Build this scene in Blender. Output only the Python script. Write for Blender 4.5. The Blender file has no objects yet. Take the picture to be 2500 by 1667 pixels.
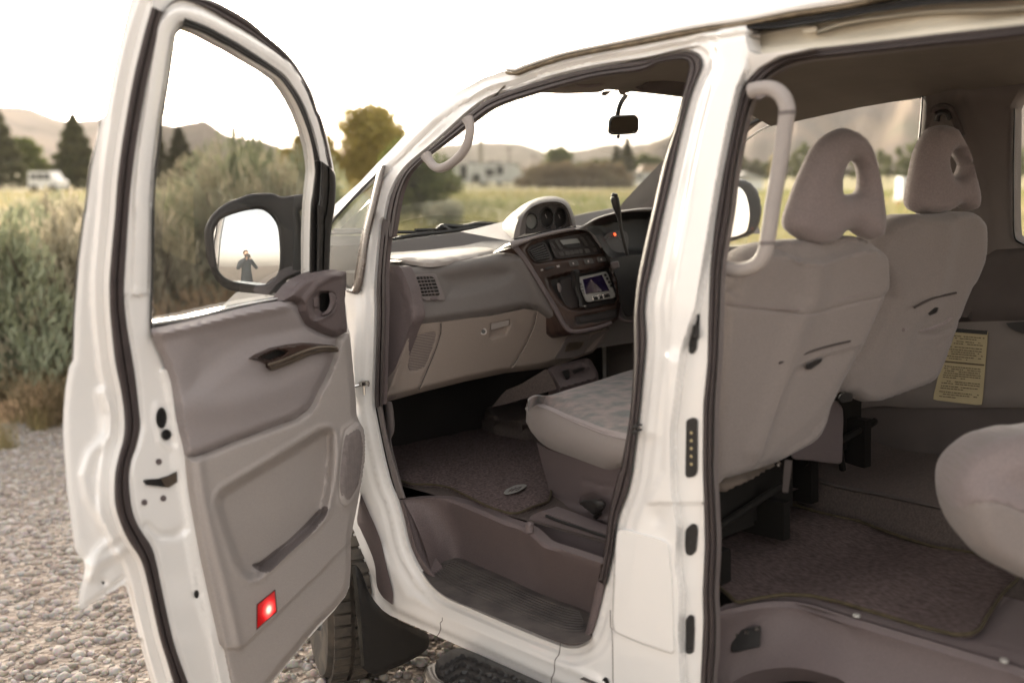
import bpy, bmesh, math, random
import numpy as np
from mathutils import Matrix, Vector, geometry
random.seed(7); rng = np.random.default_rng(7)
S = bpy.context.scene
COL = S.collection

# ------------------------------------------------------------------ camera
IW, IH, FPX = 2500.0, 1667.0, 2431.0
PITCH = math.atan((IH/2-425.0)/FPX)
cam_d = bpy.data.cameras.new('camera'); cam = bpy.data.objects.new('camera', cam_d); COL.objects.link(cam)
CAMZ = 1.5
cam.location = (0, 0, CAMZ); cam.rotation_euler = (math.pi/2-PITCH, 0, 0)
cam_d.sensor_width = 36.0; cam_d.lens = FPX/IW*36.0
cam_d.clip_start = 0.05; cam_d.clip_end = 20000
cam_d.dof.use_dof = True; cam_d.dof.focus_distance = 3.05; cam_d.dof.aperture_fstop = 1.65
S.camera = cam
# ------------------------------------------------------------------ sky and sun (low evening sun ahead, left of the van)
SUN_EL, SUN_AZ = math.radians(9), math.radians(-18)     # azimuth from +Y (ahead) towards +X
W = bpy.data.worlds.new('World'); S.world = W; W.use_nodes = True
nt = W.node_tree; bg = nt.nodes['Background']
sky = nt.nodes.new('ShaderNodeTexSky'); sky.sky_type = 'NISHITA'; sky.sun_disc = False
sky.sun_elevation = SUN_EL; sky.sun_rotation = SUN_AZ
sky.air_density = 1.0; sky.dust_density = 4.0; sky.ozone_density = 0.6
hs = nt.nodes.new('ShaderNodeHueSaturation'); hs.inputs['Saturation'].default_value = 0.3
nt.links.new(sky.outputs[0], hs.inputs['Color'])
tint = nt.nodes.new('ShaderNodeMix'); tint.data_type = 'RGBA'; tint.blend_type = 'MULTIPLY'; tint.inputs[0].default_value = 1.0; tint.inputs[7].default_value = (1.0, .925, .86, 1)
nt.links.new(hs.outputs[0], tint.inputs[6]); nt.links.new(tint.outputs[2], bg.inputs['Color']); bg.inputs['Strength'].default_value = 0.15
sd = bpy.data.lights.new('sun', 'SUN'); sun = bpy.data.objects.new('sun', sd); COL.objects.link(sun)
sd.energy = 2.0; sd.angle = math.radians(12); sd.color = (1.0, 0.86, 0.68)
sdir = Vector((math.sin(SUN_AZ)*math.cos(SUN_EL), math.cos(SUN_AZ)*math.cos(SUN_EL), math.sin(SUN_EL)))
sun.rotation_euler = sdir.to_track_quat('Z', 'Y').to_euler(); sun.location = (-20, 60, 30)
vs = S.view_settings; vs.view_transform = 'Standard'; vs.look = 'None'; vs.gamma = 1.0; vs.exposure = 2.75
try: vs.use_curve_mapping = False
except Exception: pass
S.render.engine = 'CYCLES'
S.cycles.max_bounces = 10; S.cycles.diffuse_bounces = 6; S.cycles.transparent_max_bounces = 40

# ------------------------------------------------------------------ frames: camera -> van -> world
def nrm(v): v = np.array(v, float); return v/np.linalg.norm(v)
_F = nrm((-2285, -213, FPX)); _L = np.array((2619, -361, FPX)); _L = nrm(_L-_F*np.dot(_L, _F)); _Z = np.cross(_L, _F)
AX = np.array([_L, _F, _Z])                     # rows: van axes in camera coordinates (x right, y down, z ahead)
CV = np.array((-1.70, -1.30, 1.50))             # the camera seen from the van: x right, y ahead, z up, origin at left side
sp, cp = math.sin(PITCH), math.cos(PITCH)
WX = np.array([(1, 0, 0), (0, -sp, cp), (0, -cp, -sp)])
RVW = WX @ AX.T                                 # van vector -> world vector
MV = Matrix([list(RVW[i]) + [0] for i in range(3)] + [[0, 0, 0, 1]])
_o = np.array((0, 0, CAMZ)) - RVW @ CV
MV.translation = Vector(_o)
def v2w(p): return RVW @ np.array(p, float) + _o
def rays(U, V):
    D = np.stack([np.asarray(U, float)-IW/2, np.asarray(V, float)-IH/2, np.full(np.shape(U), FPX)], -1)
    return D @ AX.T
class Surf:
    """a plane (point, normal) in the van's frame, optionally bulged as a function of position"""
    def __init__(s, p, n, bulge=None): s.p = np.array(p, float); s.n = nrm(n); s.b = bulge
    def at(s, U, V, off=0.0):
        D = rays(U, V); dn = D @ s.n; base = (s.p-CV) @ s.n
        o = np.zeros(len(D)) + off
        P = CV + ((base+o)/dn)[:, None]*D
        if s.b is not None:
            for _ in range(8): P = CV + ((base+o+s.b(P))/dn)[:, None]*D
        return P
    def pt(s, u, v, off=0.0): return s.at(np.array([u]), np.array([v]), off)[0]
def xs(z): return 0.13*np.clip((z-1.12)/0.8, 0, 1.3)**1.5
SIDE = Surf((0, 0, 0), (-1, 0, 0), lambda P: -xs(P[:, 2]))
HINGE = np.array((0.0, 1.15, 0.0)); DS = nrm((-.931, -.365, 0)); DN = nrm((.365, -.931, 0))
DOOR = Surf(HINGE, DN, lambda P: xs(P[:, 2]))
def PY(y, slope=0.0, z0=1.0): return Surf((0, y, z0), (0, -1, slope))
def PX(x): return Surf((x, 0, 0), (-1, 0, 0))
def PZ(z, sl=0.0, y0=1.2): return Surf((0, y0, z), (0, -sl, 1))
# tracing origins (a point read in an enlarged window)
ORG = dict(A=(0, 0), B=(140, 480), C=(140, 960), D=(140, 1145), E=(780, 60), F=(800, 420), G=(800, 780), H=(800, 1145),
           I=(1500, 0), J=(1716, 200), K=(1400, 650), L=(1716, 700), M=(1400, 1145), N=(1716, 1145))
def T(s):
    """'A 10,20 30,40 B 5,6' -> list of points"""
    out = []; o = (0, 0); k = 1.0
    for w in s.split():
        if w in ORG: o = ORG[w]; k = 1/3
        elif w == 'S': o = (0, 0); k = 1.0
        else:
            a, b = w.split(','); out.append((o[0]+float(a)*k, o[1]+float(b)*k))
    return out
def sm(pts, closed=False, n=6):
    """Catmull-Rom through the points"""
    P = np.array(pts, float); m = len(P); out = []
    rng_ = range(m) if closed else range(m-1)
    for i in rng_:
        p0 = P[(i-1) % m] if (closed or i > 0) else 2*P[0]-P[1]
        p1 = P[i]; p2 = P[(i+1) % m]
        p3 = P[(i+2) % m] if (closed or i < m-2) else 2*P[-1]-P[-2]
        for k in range(n):
            t = k/n
            out.append(.5*((2*p1)+(-p0+p2)*t+(2*p0-5*p1+4*p2-p3)*t*t+(-p0+3*p1-3*p2+p3)*t**3))
    if not closed: out.append(P[-1])
    return np.array(out)
def resamp(P, n=None, step=None, closed=False):
    P = np.array(P, float)
    Q = np.vstack([P, P[:1]]) if closed else P
    L = np.r_[0, np.cumsum(np.linalg.norm(np.diff(Q, axis=0), axis=1))]
    if n is None: n = max(3, int(round(L[-1]/step)))
    t = np.linspace(0, L[-1], n+1)[:-1] if closed else np.linspace(0, L[-1], n)
    return np.stack([np.interp(t, L, Q[:, k]) for k in range(P.shape[1])], -1)
def dist(U, V, poly, closed=False):
    P = np.array(poly, float)
    if closed: P = np.vstack([P, P[:1]])
    d = np.full(len(U), 1e9)
    for a, b in zip(P[:-1], P[1:]):
        ab = b-a; l2 = max(ab @ ab, 1e-9)
        t = np.clip(((U-a[0])*ab[0]+(V-a[1])*ab[1])/l2, 0, 1)
        d = np.minimum(d, np.hypot(U-a[0]-t*ab[0], V-a[1]-t*ab[1]))
    return d
def inside(U, V, poly):
    P = np.array(poly, float); c = np.zeros(len(U), bool); j = len(P)-1
    for i in range(len(P)):
        xi, yi = P[i]; xj, yj = P[j]
        if yi != yj:
            c ^= ((yi > V) != (yj > V)) & (U < (xj-xi)*(V-yi)/(yj-yi)+xi)
        j = i
    return c
def sdist(U, V, poly): return np.where(inside(U, V, poly), 1, -1)*dist(U, V, poly, True)
def ss(x, a, b):
    t = np.clip((x-a)/(b-a), 0, 1); return t*t*(3-2*t)
def bump_line(d, w): return np.exp(-(d/w)**2)

# ------------------------------------------------------------------ mesh helpers
def mk(name, verts, faces, mat=None, parent=None, smooth=True, sharp=40, inv=False):
    me = bpy.data.meshes.new(name)
    me.from_pydata([tuple(map(float, v)) for v in verts], [], [tuple(map(int, f)) for f in faces])
    me.validate(); me.update()
    bm = bmesh.new(); bm.from_mesh(me); bmesh.ops.recalc_face_normals(bm, faces=bm.faces)
    bm.to_mesh(me); bm.free()
    if smooth:
        me.polygons.foreach_set('use_smooth', [True]*len(me.polygons))
        try: me.set_sharp_from_angle(angle=math.radians(sharp))
        except Exception: pass
    if mat: me.materials.append(mat)
    o = bpy.data.objects.new(name, me); COL.objects.link(o)
    if parent is not None: o.parent = parent
    return o
class MB:
    def __init__(s): s.v = []; s.f = []
    def add(s, V, F):
        k = len(s.v); s.v += [tuple(map(float, p)) for p in V]; s.f += [tuple(i+k for i in f) for f in F]; return s
    def box(s, c, h, R=None):
        c = np.array(c, float); h = np.array(h, float)
        P = np.array([(x, y, z) for x in (-1, 1) for y in (-1, 1) for z in (-1, 1)])*h
        if R is not None: P = P @ np.array(R)
        return s.add(P+c, [(0, 1, 3, 2), (4, 6, 7, 5), (0, 4, 5, 1), (2, 3, 7, 6), (0, 2, 6, 4), (1, 5, 7, 3)])
    def tube(s, path, r, seg=10, closed=False, cap=True, ell=1.0):
        P = np.array(path, float); n = len(P); r = np.zeros(n)+r
        T_ = np.gradient(P, axis=0) if not closed else (np.roll(P, -1, 0)-np.roll(P, 1, 0))
        T_ /= np.linalg.norm(T_, axis=1)[:, None]+1e-12
        up = np.array((0, 0, 1.0))
        if abs(T_[0] @ up) > .9: up = np.array((1.0, 0, 0))
        u = np.cross(T_[0], up); u /= np.linalg.norm(u); V = []
        for i in range(n):
            u = u-T_[i]*(u @ T_[i]); u /= np.linalg.norm(u); w = np.cross(T_[i], u)
            for k in range(seg):
                a = 2*math.pi*k/seg; V.append(P[i]+r[i]*(math.cos(a)*u+ell*math.sin(a)*w))
        F = []
        m = n if closed else n-1
        for i in range(m):
            j = (i+1) % n
            for k in range(seg): F.append((i*seg+k, i*seg+(k+1) % seg, j*seg+(k+1) % seg, j*seg+k))
        if cap and not closed: F += [tuple(range(seg))[::-1], tuple((n-1)*seg+k for k in range(seg))]
        return s.add(V, F)
    def loft(s, rows, closed=False):
        n = len(rows[0]); V = [p for r in rows for p in r]; F = []
        for i in range(len(rows)-1):
            for k in range(n if closed else n-1):
                k2 = (k+1) % n; F.append((i*n+k, i*n+k2, (i+1)*n+k2, (i+1)*n+k))
        return s.add(V, F)
    def prism(s, poly, ext):
        P = np.array(poly, float); n = len(P); e = np.array(ext, float)
        return s.add(np.vstack([P, P+e]), [tuple(range(n)), tuple(range(2*n-1, n-1, -1))]+[(k, k+n, (k+1) % n+n, (k+1) % n) for k in range(n)])
    def build(s, name, mat, parent=None, smooth=True, sharp=40): return mk(name, s.v, s.f, mat, parent, smooth, sharp)
def offs(poly, ds, closed=False, both=True):
    """lines running beside a traced line at the given distances"""
    P = resamp(sm(poly, closed=closed, n=4) if len(poly) < 40 else poly, step=5, closed=closed); out = []
    Tn = (np.roll(P, -1, 0)-np.roll(P, 1, 0)) if closed else np.gradient(P, axis=0)
    Tn /= np.linalg.norm(Tn, axis=1)[:, None]+1e-9; Nn = np.stack([-Tn[:, 1], Tn[:, 0]], -1)
    for d in ds:
        for sg in ((1, -1) if both else (1,)):
            Q = P+Nn*d*sg; ok = dist(Q[:, 0], Q[:, 1], poly, closed) > abs(d)-.8; out.append(Q[ok])
    return out
def triangulate(outer, holes, step, guides=()):
    loops = [resamp(outer, step=step, closed=True)]+[resamp(h, step=step, closed=True) for h in holes]
    pts = []; edges = []
    for L in loops:
        k = len(pts); n = len(L); pts += list(L); edges += [(k+i, k+(i+1) % n) for i in range(n)]
    nb = len(pts)
    lo, hi = loops[0].min(0), loops[0].max(0)
    gx, gy = np.meshgrid(np.arange(lo[0], hi[0], step), np.arange(lo[1], hi[1], step*.87))
    gx = gx+(np.arange(gy.shape[0]) % 2)[:, None]*step*.5
    gx, gy = gx.ravel(), gy.ravel()
    ok = inside(gx, gy, loops[0]) & (dist(gx, gy, loops[0], True) > .55*step)
    for h in loops[1:]: ok &= ~inside(gx, gy, h) & (dist(gx, gy, h, True) > .55*step)
    gx, gy = gx[ok], gy[ok]
    if len(guides):
        c2 = {}
        for g in guides:
            if len(g) < 2: continue
            o2 = inside(g[:, 0], g[:, 1], loops[0]) & (dist(g[:, 0], g[:, 1], loops[0], True) > 1.8)
            for h in loops[1:]: o2 &= ~inside(g[:, 0], g[:, 1], h) & (dist(g[:, 0], g[:, 1], h, True) > 1.8)
            prev = -1; pi = -9
            for i in np.nonzero(o2)[0]:
                pts.append(tuple(g[i])); k = len(pts)-1
                if pi == i-1 and np.hypot(*(g[i]-g[pi])) < 9: edges.append((prev, k))
                prev, pi = k, i; c2.setdefault((int(g[i][0]//step), int(g[i][1]//step)), []).append(tuple(g[i]))
        ok = np.ones(len(gx), bool)
        for i in range(len(gx)):
            k = (int(gx[i]//step), int(gy[i]//step))
            for di in (-1, 0, 1):
                for dj in (-1, 0, 1):
                    for (x, y) in c2.get((k[0]+di, k[1]+dj), ()):
                        if (gx[i]-x)**2+(gy[i]-y)**2 < (.5*step)**2: ok[i] = False
        gx, gy = gx[ok], gy[ok]
    pts += list(zip(gx, gy))
    r = geometry.delaunay_2d_cdt([Vector(p) for p in pts], edges, [], 0, 1e-4)
    vv = np.array([(v.x, v.y) for v in r[0]]); ff = np.array([f for f in r[2] if len(f) == 3])
    c = vv[ff].mean(1); ok = inside(c[:, 0], c[:, 1], loops[0])
    for h in loops[1:]: ok &= ~inside(c[:, 0], c[:, 1], h)
    return vv, ff[ok]
def bedges(F):
    cnt = {}
    for f in F:
        for a, b in ((f[0], f[1]), (f[1], f[2]), (f[2], f[0])):
            k = (min(a, b), max(a, b)); cnt.setdefault(k, []).append((a, b))
    return [v[0] for v in cnt.values() if len(v) == 1]
def relief(name, outer, surf, mat, parent, holes=(), prof=None, step=10, skirt=None, sharp=50, guides=(), hole_skirt=True):
    """a shaped sheet: traced outline laid on its own surface, relief by prof(U,V), edge turned back along skirt"""
    vv, ff = triangulate(outer, holes, step, guides)
    U, V = vv[:, 0], vv[:, 1]
    P = surf.at(U, V, prof(U, V) if prof else 0.0)
    F = [tuple(f) for f in ff]; VV = list(P)
    if skirt is not None:
        e = np.array(skirt, float); be = bedges(ff)
        if not hole_skirt:
            dh = np.full(len(U), 1e9)
            for h in holes: dh = np.minimum(dh, dist(U, V, h, True))
            be = [ab for ab in be if dh[ab[0]] > 1 or dh[ab[1]] > 1]
        ids = sorted({i for ab in be for i in ab}); k = len(VV)
        mp = {i: k+n for n, i in enumerate(ids)}; VV += [P[i]+e for i in ids]
        F += [(a, b, mp[b], mp[a]) for a, b in be]
    return mk(name, VV, F, mat, parent, True, sharp)
def pillow(name, outer, surf, mat, parent, holes=(), R=30, th=.05, step=10, prof=None, back=1.0, pw=.5, guides=()):
    """a stuffed closed body: outline on a surface, rounded edge of R px, half thickness th"""
    vv, ff = triangulate(outer, holes, step, guides)
    U, V = vv[:, 0], vv[:, 1]
    d = dist(U, V, outer, True)
    for h in holes: d = np.minimum(d, dist(U, V, h, True))
    be = bedges(ff); ids = sorted({i for ab in be for i in ab}); d[ids] = 0
    q = np.clip(d/R, 0, 1); h_ = th*(1-(1-q)**2)**pw
    extra = prof(U, V)*np.clip(d/R*3, 0, 1) if prof else 0
    Pm = surf.at(U, V, 0); n = surf.n
    Pf = Pm+(h_+extra)[:, None]*n; Pb = Pm-(h_*back)[:, None]*n
    VV = list(Pf); k = len(VV); mp = {}
    bs = set(ids)
    for i in range(len(Pb)):
        if i in bs: mp[i] = i
        else: mp[i] = k; VV.append(Pb[i]); k += 1
    global LASTC
    LASTC = vv[ff].mean(1)
    F = [tuple(f) for f in ff]+[(mp[f[0]], mp[f[2]], mp[f[1]]) for f in ff]
    return mk(name, VV, F, mat, parent, True, 60)
def band(name, A, B, surf, h, mat, parent, n=80, off=0.0, shape='round', closed=False, smooth=True, base=.004):
    """a strip between two traced edges, raised by h with a rounded or flat profile"""
    a = resamp(sm(A), n=n); b = resamp(sm(B), n=n)
    ks = {'round': [(0, 0), (.06, .55), (.25, .9), (.5, 1), (.75, .9), (.94, .55), (1, 0)],
          'flat': [(0, 0), (.02, 1), (.98, 1), (1, 0)],
          'groove': [(0, 0), (.05, .8), (.2, 1), (.42, .95), (.5, .6), (.58, .95), (.8, 1), (.95, .8), (1, 0)]}[shape]
    rows = []
    for t, q in ks:
        p = a*(1-t)+b*t; rows.append(surf.at(p[:, 0], p[:, 1], off+h*q))
    p = b; rows.append(surf.at(p[:, 0], p[:, 1], off-base)); p = a; rows.append(surf.at(p[:, 0], p[:, 1], off-base)); rows.append(rows[0])
    return MB().loft(rows, closed).build(name, mat, parent, smooth)
def poly3(pts, surf, off=0.0):
    P = np.array(pts, float); return surf.at(P[:, 0], P[:, 1], off)
def slab(name, pts, surf, h, mat, parent, off=0.0, bev=2.0, smooth=False):
    """a small plate with bevelled top edge standing h proud of a surface"""
    P = np.array(pts, float); c = P.mean(0); q = P+(c-P)/np.maximum(np.linalg.norm(c-P, axis=1), 1e-6)[:, None]*bev
    rows = [poly3(P, surf, off-.003), poly3(P, surf, off+h*.75), poly3(q, surf, off+h)]
    b = MB().loft(rows, True); n = len(P); b.f.append(tuple(range(2*n, 3*n)))
    return b.build(name, mat, parent, smooth)
def ell(cx, cy, rx, ry, n=24, rot=0):
    a = np.linspace(0, 2*math.pi, n, endpoint=False); x, y = rx*np.cos(a), ry*np.sin(a)
    c, s = math.cos(rot), math.sin(rot); return np.stack([cx+c*x-s*y, cy+s*x+c*y], -1)
def rrect(pts, r=4, n=4):
    """round the corners of a traced polygon"""
    P = np.array(pts, float); out = []; m = len(P)
    for i in range(m):
        p, a, b = P[i], P[i-1], P[(i+1) % m]
        ua, ub = (a-p), (b-p); la, lb = np.linalg.norm(ua), np.linalg.norm(ub); rr = min(r, la*.45, lb*.45)
        s, e = p+ua/la*rr, p+ub/lb*rr
        for k in range(n+1):
            t = k/n; out.append((1-t)**2*s+2*t*(1-t)*p+t*t*e)
    return np.array(out)
def empty(name, loc=(0, 0, 0), parent=None):
    o = bpy.data.objects.new(name, None); o.location = loc; o.empty_display_size = .2; COL.objects.link(o)
    if parent is not None: o.parent = parent
    return o
def tag(o, label=None, cat=None, group=None, kind=None):
    for k, v in (('label', label), ('category', cat), ('group', group), ('kind', kind)):
        if v: o[k] = v
    return o

# ------------------------------------------------------------------ materials
MATS = {}
def mat(name, col, rough=.6, spec=.5, metal=0., bump=0., bscale=200., var=.0, vscale=8., col2=None, coat=0., emit=None, estr=0., sheen=0., detail=3, vdetail=4, stretch=None):
    m = bpy.data.materials.new(name); m.use_nodes = True; N = m.node_tree.nodes; Lk = m.node_tree.links
    b = N['Principled BSDF']; b.inputs['Base Color'].default_value = (*col, 1); b.inputs['Roughness'].default_value = rough
    b.inputs['Specular IOR Level'].default_value = spec; b.inputs['Metallic'].default_value = metal
    if coat: b.inputs['Coat Weight'].default_value = coat; b.inputs['Coat Roughness'].default_value = .06
    if sheen: b.inputs['Sheen Weight'].default_value = sheen
    tc = N.new('ShaderNodeTexCoord'); src = tc.outputs['Object']
    if stretch:
        mp = N.new('ShaderNodeMapping'); mp.inputs['Scale'].default_value = stretch; Lk.new(src, mp.inputs[0]); src = mp.outputs[0]
    if var or col2:
        nz = N.new('ShaderNodeTexNoise'); nz.inputs['Scale'].default_value = vscale; nz.inputs['Detail'].default_value = vdetail
        Lk.new(src, nz.inputs[0]); mx = N.new('ShaderNodeMix'); mx.data_type = 'RGBA'
        c2 = col2 if col2 else tuple(c*(1-var) for c in col); c1 = col if col2 else tuple(min(1, c*(1+var*.6)) for c in col)
        rp = N.new('ShaderNodeValToRGB'); rp.color_ramp.elements[0].position = .38; rp.color_ramp.elements[1].position = .64
        rp.color_ramp.elements[0].color = (*c2, 1); rp.color_ramp.elements[1].color = (*c1, 1)
        Lk.new(nz.outputs['Fac'], rp.inputs[0]); Lk.new(rp.outputs[0], b.inputs['Base Color'])
        mr = N.new('ShaderNodeMapRange'); mr.inputs['To Min'].default_value = max(0, rough-.07); mr.inputs['To Max'].default_value = min(1, rough+.09)
        Lk.new(nz.outputs['Fac'], mr.inputs[0]); Lk.new(mr.outputs[0], b.inputs['Roughness'])
    if bump:
        n2 = N.new('ShaderNodeTexNoise'); n2.inputs['Scale'].default_value = bscale; n2.inputs['Detail'].default_value = detail
        Lk.new(src, n2.inputs[0]); bp = N.new('ShaderNodeBump'); bp.inputs['Strength'].default_value = min(1, bump); bp.inputs['Distance'].default_value = .002
        Lk.new(n2.outputs['Fac'], bp.inputs['Height']); Lk.new(bp.outputs[0], b.inputs['Normal'])
    if emit: b.inputs['Emission Color'].default_value = (*emit, 1); b.inputs['Emission Strength'].default_value = estr
    MATS[name] = m; return m
def glassmat(name, tint=(1, 1, 1), refl=1.0, rough=.0, dust=0.0):
    m = bpy.data.materials.new(name); m.use_nodes = True; N = m.node_tree.nodes; Lk = m.node_tree.links
    for n in list(N): N.remove(n)
    out = N.new('ShaderNodeOutputMaterial'); tr = N.new('ShaderNodeBsdfTransparent'); tr.inputs[0].default_value = (*tint, 1)
    gl = N.new('ShaderNodeBsdfGlossy'); gl.inputs['Roughness'].default_value = rough
    fr = N.new('ShaderNodeFresnel'); fr.inputs[0].default_value = 1.5
    mu = N.new('ShaderNodeMath'); mu.operation = 'MULTIPLY'; mu.inputs[1].default_value = refl
    Lk.new(fr.outputs[0], mu.inputs[0])
    mx = N.new('ShaderNodeMixShader'); Lk.new(mu.outputs[0], mx.inputs[0]); Lk.new(tr.outputs[0], mx.inputs[1]); Lk.new(gl.outputs[0], mx.inputs[2])
    last = mx.outputs[0]
    if dust:
        df = N.new('ShaderNodeBsdfDiffuse'); df.inputs[0].default_value = (.7, .68, .62, 1)
        tc = N.new('ShaderNodeTexCoord'); nz = N.new('ShaderNodeTexNoise'); nz.inputs['Scale'].default_value = 3; nz.inputs['Detail'].default_value = 8
        Lk.new(tc.outputs['Object'], nz.inputs[0]); mr = N.new('ShaderNodeMapRange'); mr.inputs['From Min'].default_value = .35; mr.inputs['From Max'].default_value = .75
        mr.inputs['To Max'].default_value = dust; Lk.new(nz.outputs[0], mr.inputs[0])
        m2 = N.new('ShaderNodeMixShader'); Lk.new(mr.outputs[0], m2.inputs[0]); Lk.new(last, m2.inputs[1]); Lk.new(df.outputs[0], m2.inputs[2]); last = m2.outputs[0]
    Lk.new(last, out.inputs[0]); MATS[name] = m; return m
paint = mat('white_paint', (.82, .80, .775), .20, .5, coat=1.0, var=.025, vscale=1.2)
paint_in = mat('white_inner_paint', (.72, .67, .56), .36, .5, coat=.25, var=.05, vscale=5)
rubber = mat('rubber_seal', (.052, .040, .039), .62, .4, bump=.3, bscale=500, var=.12, vscale=30)
blackr = mat('black_rubber', (.009, .008, .0075), .55, .4, bump=.2, bscale=300, var=.2, vscale=20)
consm = mat('console_plastic', (.034, .028, .027), .45, .45, bump=.4, bscale=900, var=.12, vscale=420)
buttm = mat('button_plastic', (.060, .052, .048), .4, .5)
blackp = mat('black_plastic', (.014, .0125, .012), .42, .5, bump=.3, bscale=900, var=.1)
trim_up = mat('upper_trim_plastic', (.30, .266, .264), .55, .42, bump=.6, bscale=900, var=.10, vscale=500)
trim_lo = mat('lower_trim_plastic', (.37, .332, .312), .6, .4, bump=.6, bscale=900, var=.10, vscale=500)
trim_dk = mat('dark_trim_plastic', (.125, .098, .098), .5, .45, bump=.6, bscale=900, var=.16, vscale=420)
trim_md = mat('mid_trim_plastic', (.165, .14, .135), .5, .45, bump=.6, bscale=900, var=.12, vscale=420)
dashm = mat('dash_plastic', (.150, .133, .126), .62, .42, bump=.5, bscale=1200, var=.10, vscale=420)
dashlo = mat('dash_lower_plastic', (.29, .243, .214), .6, .4, bump=.5, bscale=1200, var=.09, vscale=420)
wellm = mat('step_well_plastic', (.135, .105, .104), .5, .4, bump=.6, bscale=700, var=.2, vscale=300)
wellf = mat('step_rubber', (.070, .060, .057), .6, .3, bump=.6, bscale=120, col2=(.105, .090, .082), vscale=14)
wood = mat('wood_veneer', (.060, .034, .026), .38, .4, col2=(.030, .017, .013), vscale=9, stretch=(1, 6, 1), coat=.25)
brownm = mat('bronze_plastic', (.07, .048, .038), .25, .6, coat=.5, var=.2, vscale=30)
bronze = mat('satin_bronze', (.17, .135, .105), .3, .5, metal=.6, var=.1, vscale=20)
headl = mat('headliner_cloth', (.20, .175, .15), .95, .1, bump=.5, bscale=900, var=.06)
wallm = mat('cabin_wall_trim', (.145, .125, .115), .8, .2, bump=.4, bscale=900, var=.06)
walld = mat('cabin_wall_dark', (.075, .062, .058), .85, .2, bump=.4, bscale=900, var=.08)
carpet = mat('carpet', (.110, .088, .080), 1., .05, bump=1, bscale=260, col2=(.082, .066, .061), vscale=160, vdetail=6)
matm = mat('mat_pile', (.150, .113, .110), 1., .05, bump=1, bscale=200, col2=(.070, .053, .051), vscale=130, vdetail=6)
matr = mat('mat_ribbed_pile', (.135, .102, .098), 1., .05, bump=1, bscale=90, col2=(.060, .045, .043), vscale=60, vdetail=6, stretch=(5, 1, 1))
mate = mat('mat_edge_binding', (.066, .052, .032), .9, .2, bump=.6, bscale=300, var=.2, vscale=50)
velour = mat('seat_velour', (.240, .207, .194), .95, .15, bump=.8, bscale=420, var=.07, vscale=300, sheen=.2)
velour_s = mat('seat_bolster', (.235, .193, .188), .95, .15, bump=.8, bscale=380, var=.10, vscale=240, sheen=.3)
seatpat = mat('seat_pattern', (.060, .066, .066), .95, .15, bump=1, bscale=350, col2=(.19, .140, .130), vscale=20, sheen=.3, vdetail=10)
seatdk = mat('seat_top_cloth', (.075, .068, .068), .95, .15, bump=1, bscale=350, col2=(.135, .112, .108), vscale=26, sheen=.3)
chrome = mat('chrome', (.60, .58, .55), .22, .5, metal=1.0, var=.05)
brass = mat('brass_contact', (.62, .52, .30), .3, .5, metal=1.0)
greym = mat('silver_plastic', (.34, .33, .31), .35, .5, metal=.3, var=.05)
mirrorm = mat('mirror_glass', (.93, .93, .93), .02, .5, metal=1.0)
mirrord = mat('inner_mirror_glass', (.42, .41, .36), .03, .5, metal=1.0)
screenm = mat('screen_glass', (.012, .006, .03), .05, .8, coat=1)
lcd = mat('lcd_glass', (.26, .26, .245), .12, .6)
ironm = mat('dark_iron', (.008, .007, .006), .7, .2)
beltm = mat('seat_belt', (.04, .038, .036), .7, .3, bump=.4, bscale=400)
yellow = mat('yellow_label', (.33, .275, .165), .6, .3, var=.06, vscale=20)
ink = mat('label_ink', (.07, .05, .035), .7, .2)
glass = glassmat('door_glass', (.97, .985, .975), .5, dust=.05)
wglass = glassmat('windscreen_glass', (.92, .955, .93), .35, dust=.16)
qglass = glassmat('quarter_glass', (.85, .88, .86), 1.2, dust=.3)
# =================================================================== THE VAN
van = empty('camper_van'); van.matrix_world = MV
tag(van, 'white high-roofed van with its passenger door swung open and sliding side door open', 'van')
# traced lines (photograph pixels) of the door openings in the side of the body
F_OUT = T('G 345,600 350,650 372,760 400,900 440,1080 480,1220 H 520,215 560,350 610,560 700,740 850,905 1100,1020 1400,1150 1700,1270 1790,1290 1860,1280 1920,1235 1970,1110 2040,830 2085,620 2120,370 M 390,180 420,60 430,0 K 430,1480 470,1150 495,900 525,560 515,320 535,150 570,0 I 350,1566 400,1350 500,900 570,650 632,500 637,450 615,415 580,395 520,385 400,402 300,425 E 2352,265 2000,320 1600,420 1300,520 1130,620 850,870 640,1050 545,1200 500,1350 470,1560 F 400,350 360,830 362,1050 345,1566')
F_OUT = [tuple(p) for p in sm(F_OUT, closed=True, n=4)]
BODY = T('H 165,600 175,650 210,710 260,770 290,870 340,960 400,1030 460,1070 800,1220 1580,1566 S 1520,1762 1712,1850 M 930,1566 940,1350 950,1100 945,900 960,560 955,300 945,0 K 945,1300 950,1000 980,700 985,400 1000,0 I 745,1566 790,1300 840,1050 890,800 940,630 1050,500 1200,410 1400,365 1440,356 1040,400 985,375 960,300 960,150 700,190 500,222 250,270 0,322 E 1850,200 1700,243 1500,310 1400,352 1360,335 1280,365 1200,390 1130,430 1000,500 800,650 650,780 540,900 420,1020 300,1150 100,1330 S 753,573 700,620 577,713 533,757 512,800 540,900 640,1000 760,1120 800,1230')
Q_HOLE = T('E 470,1040 440,1035 405,1100 300,1200 95,1425 S 790,560 770,640 B 2110,668 2235,690 F 245,880 310,486 E 440,1250 480,1060')
F_OUT_S = F_OUT
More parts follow.
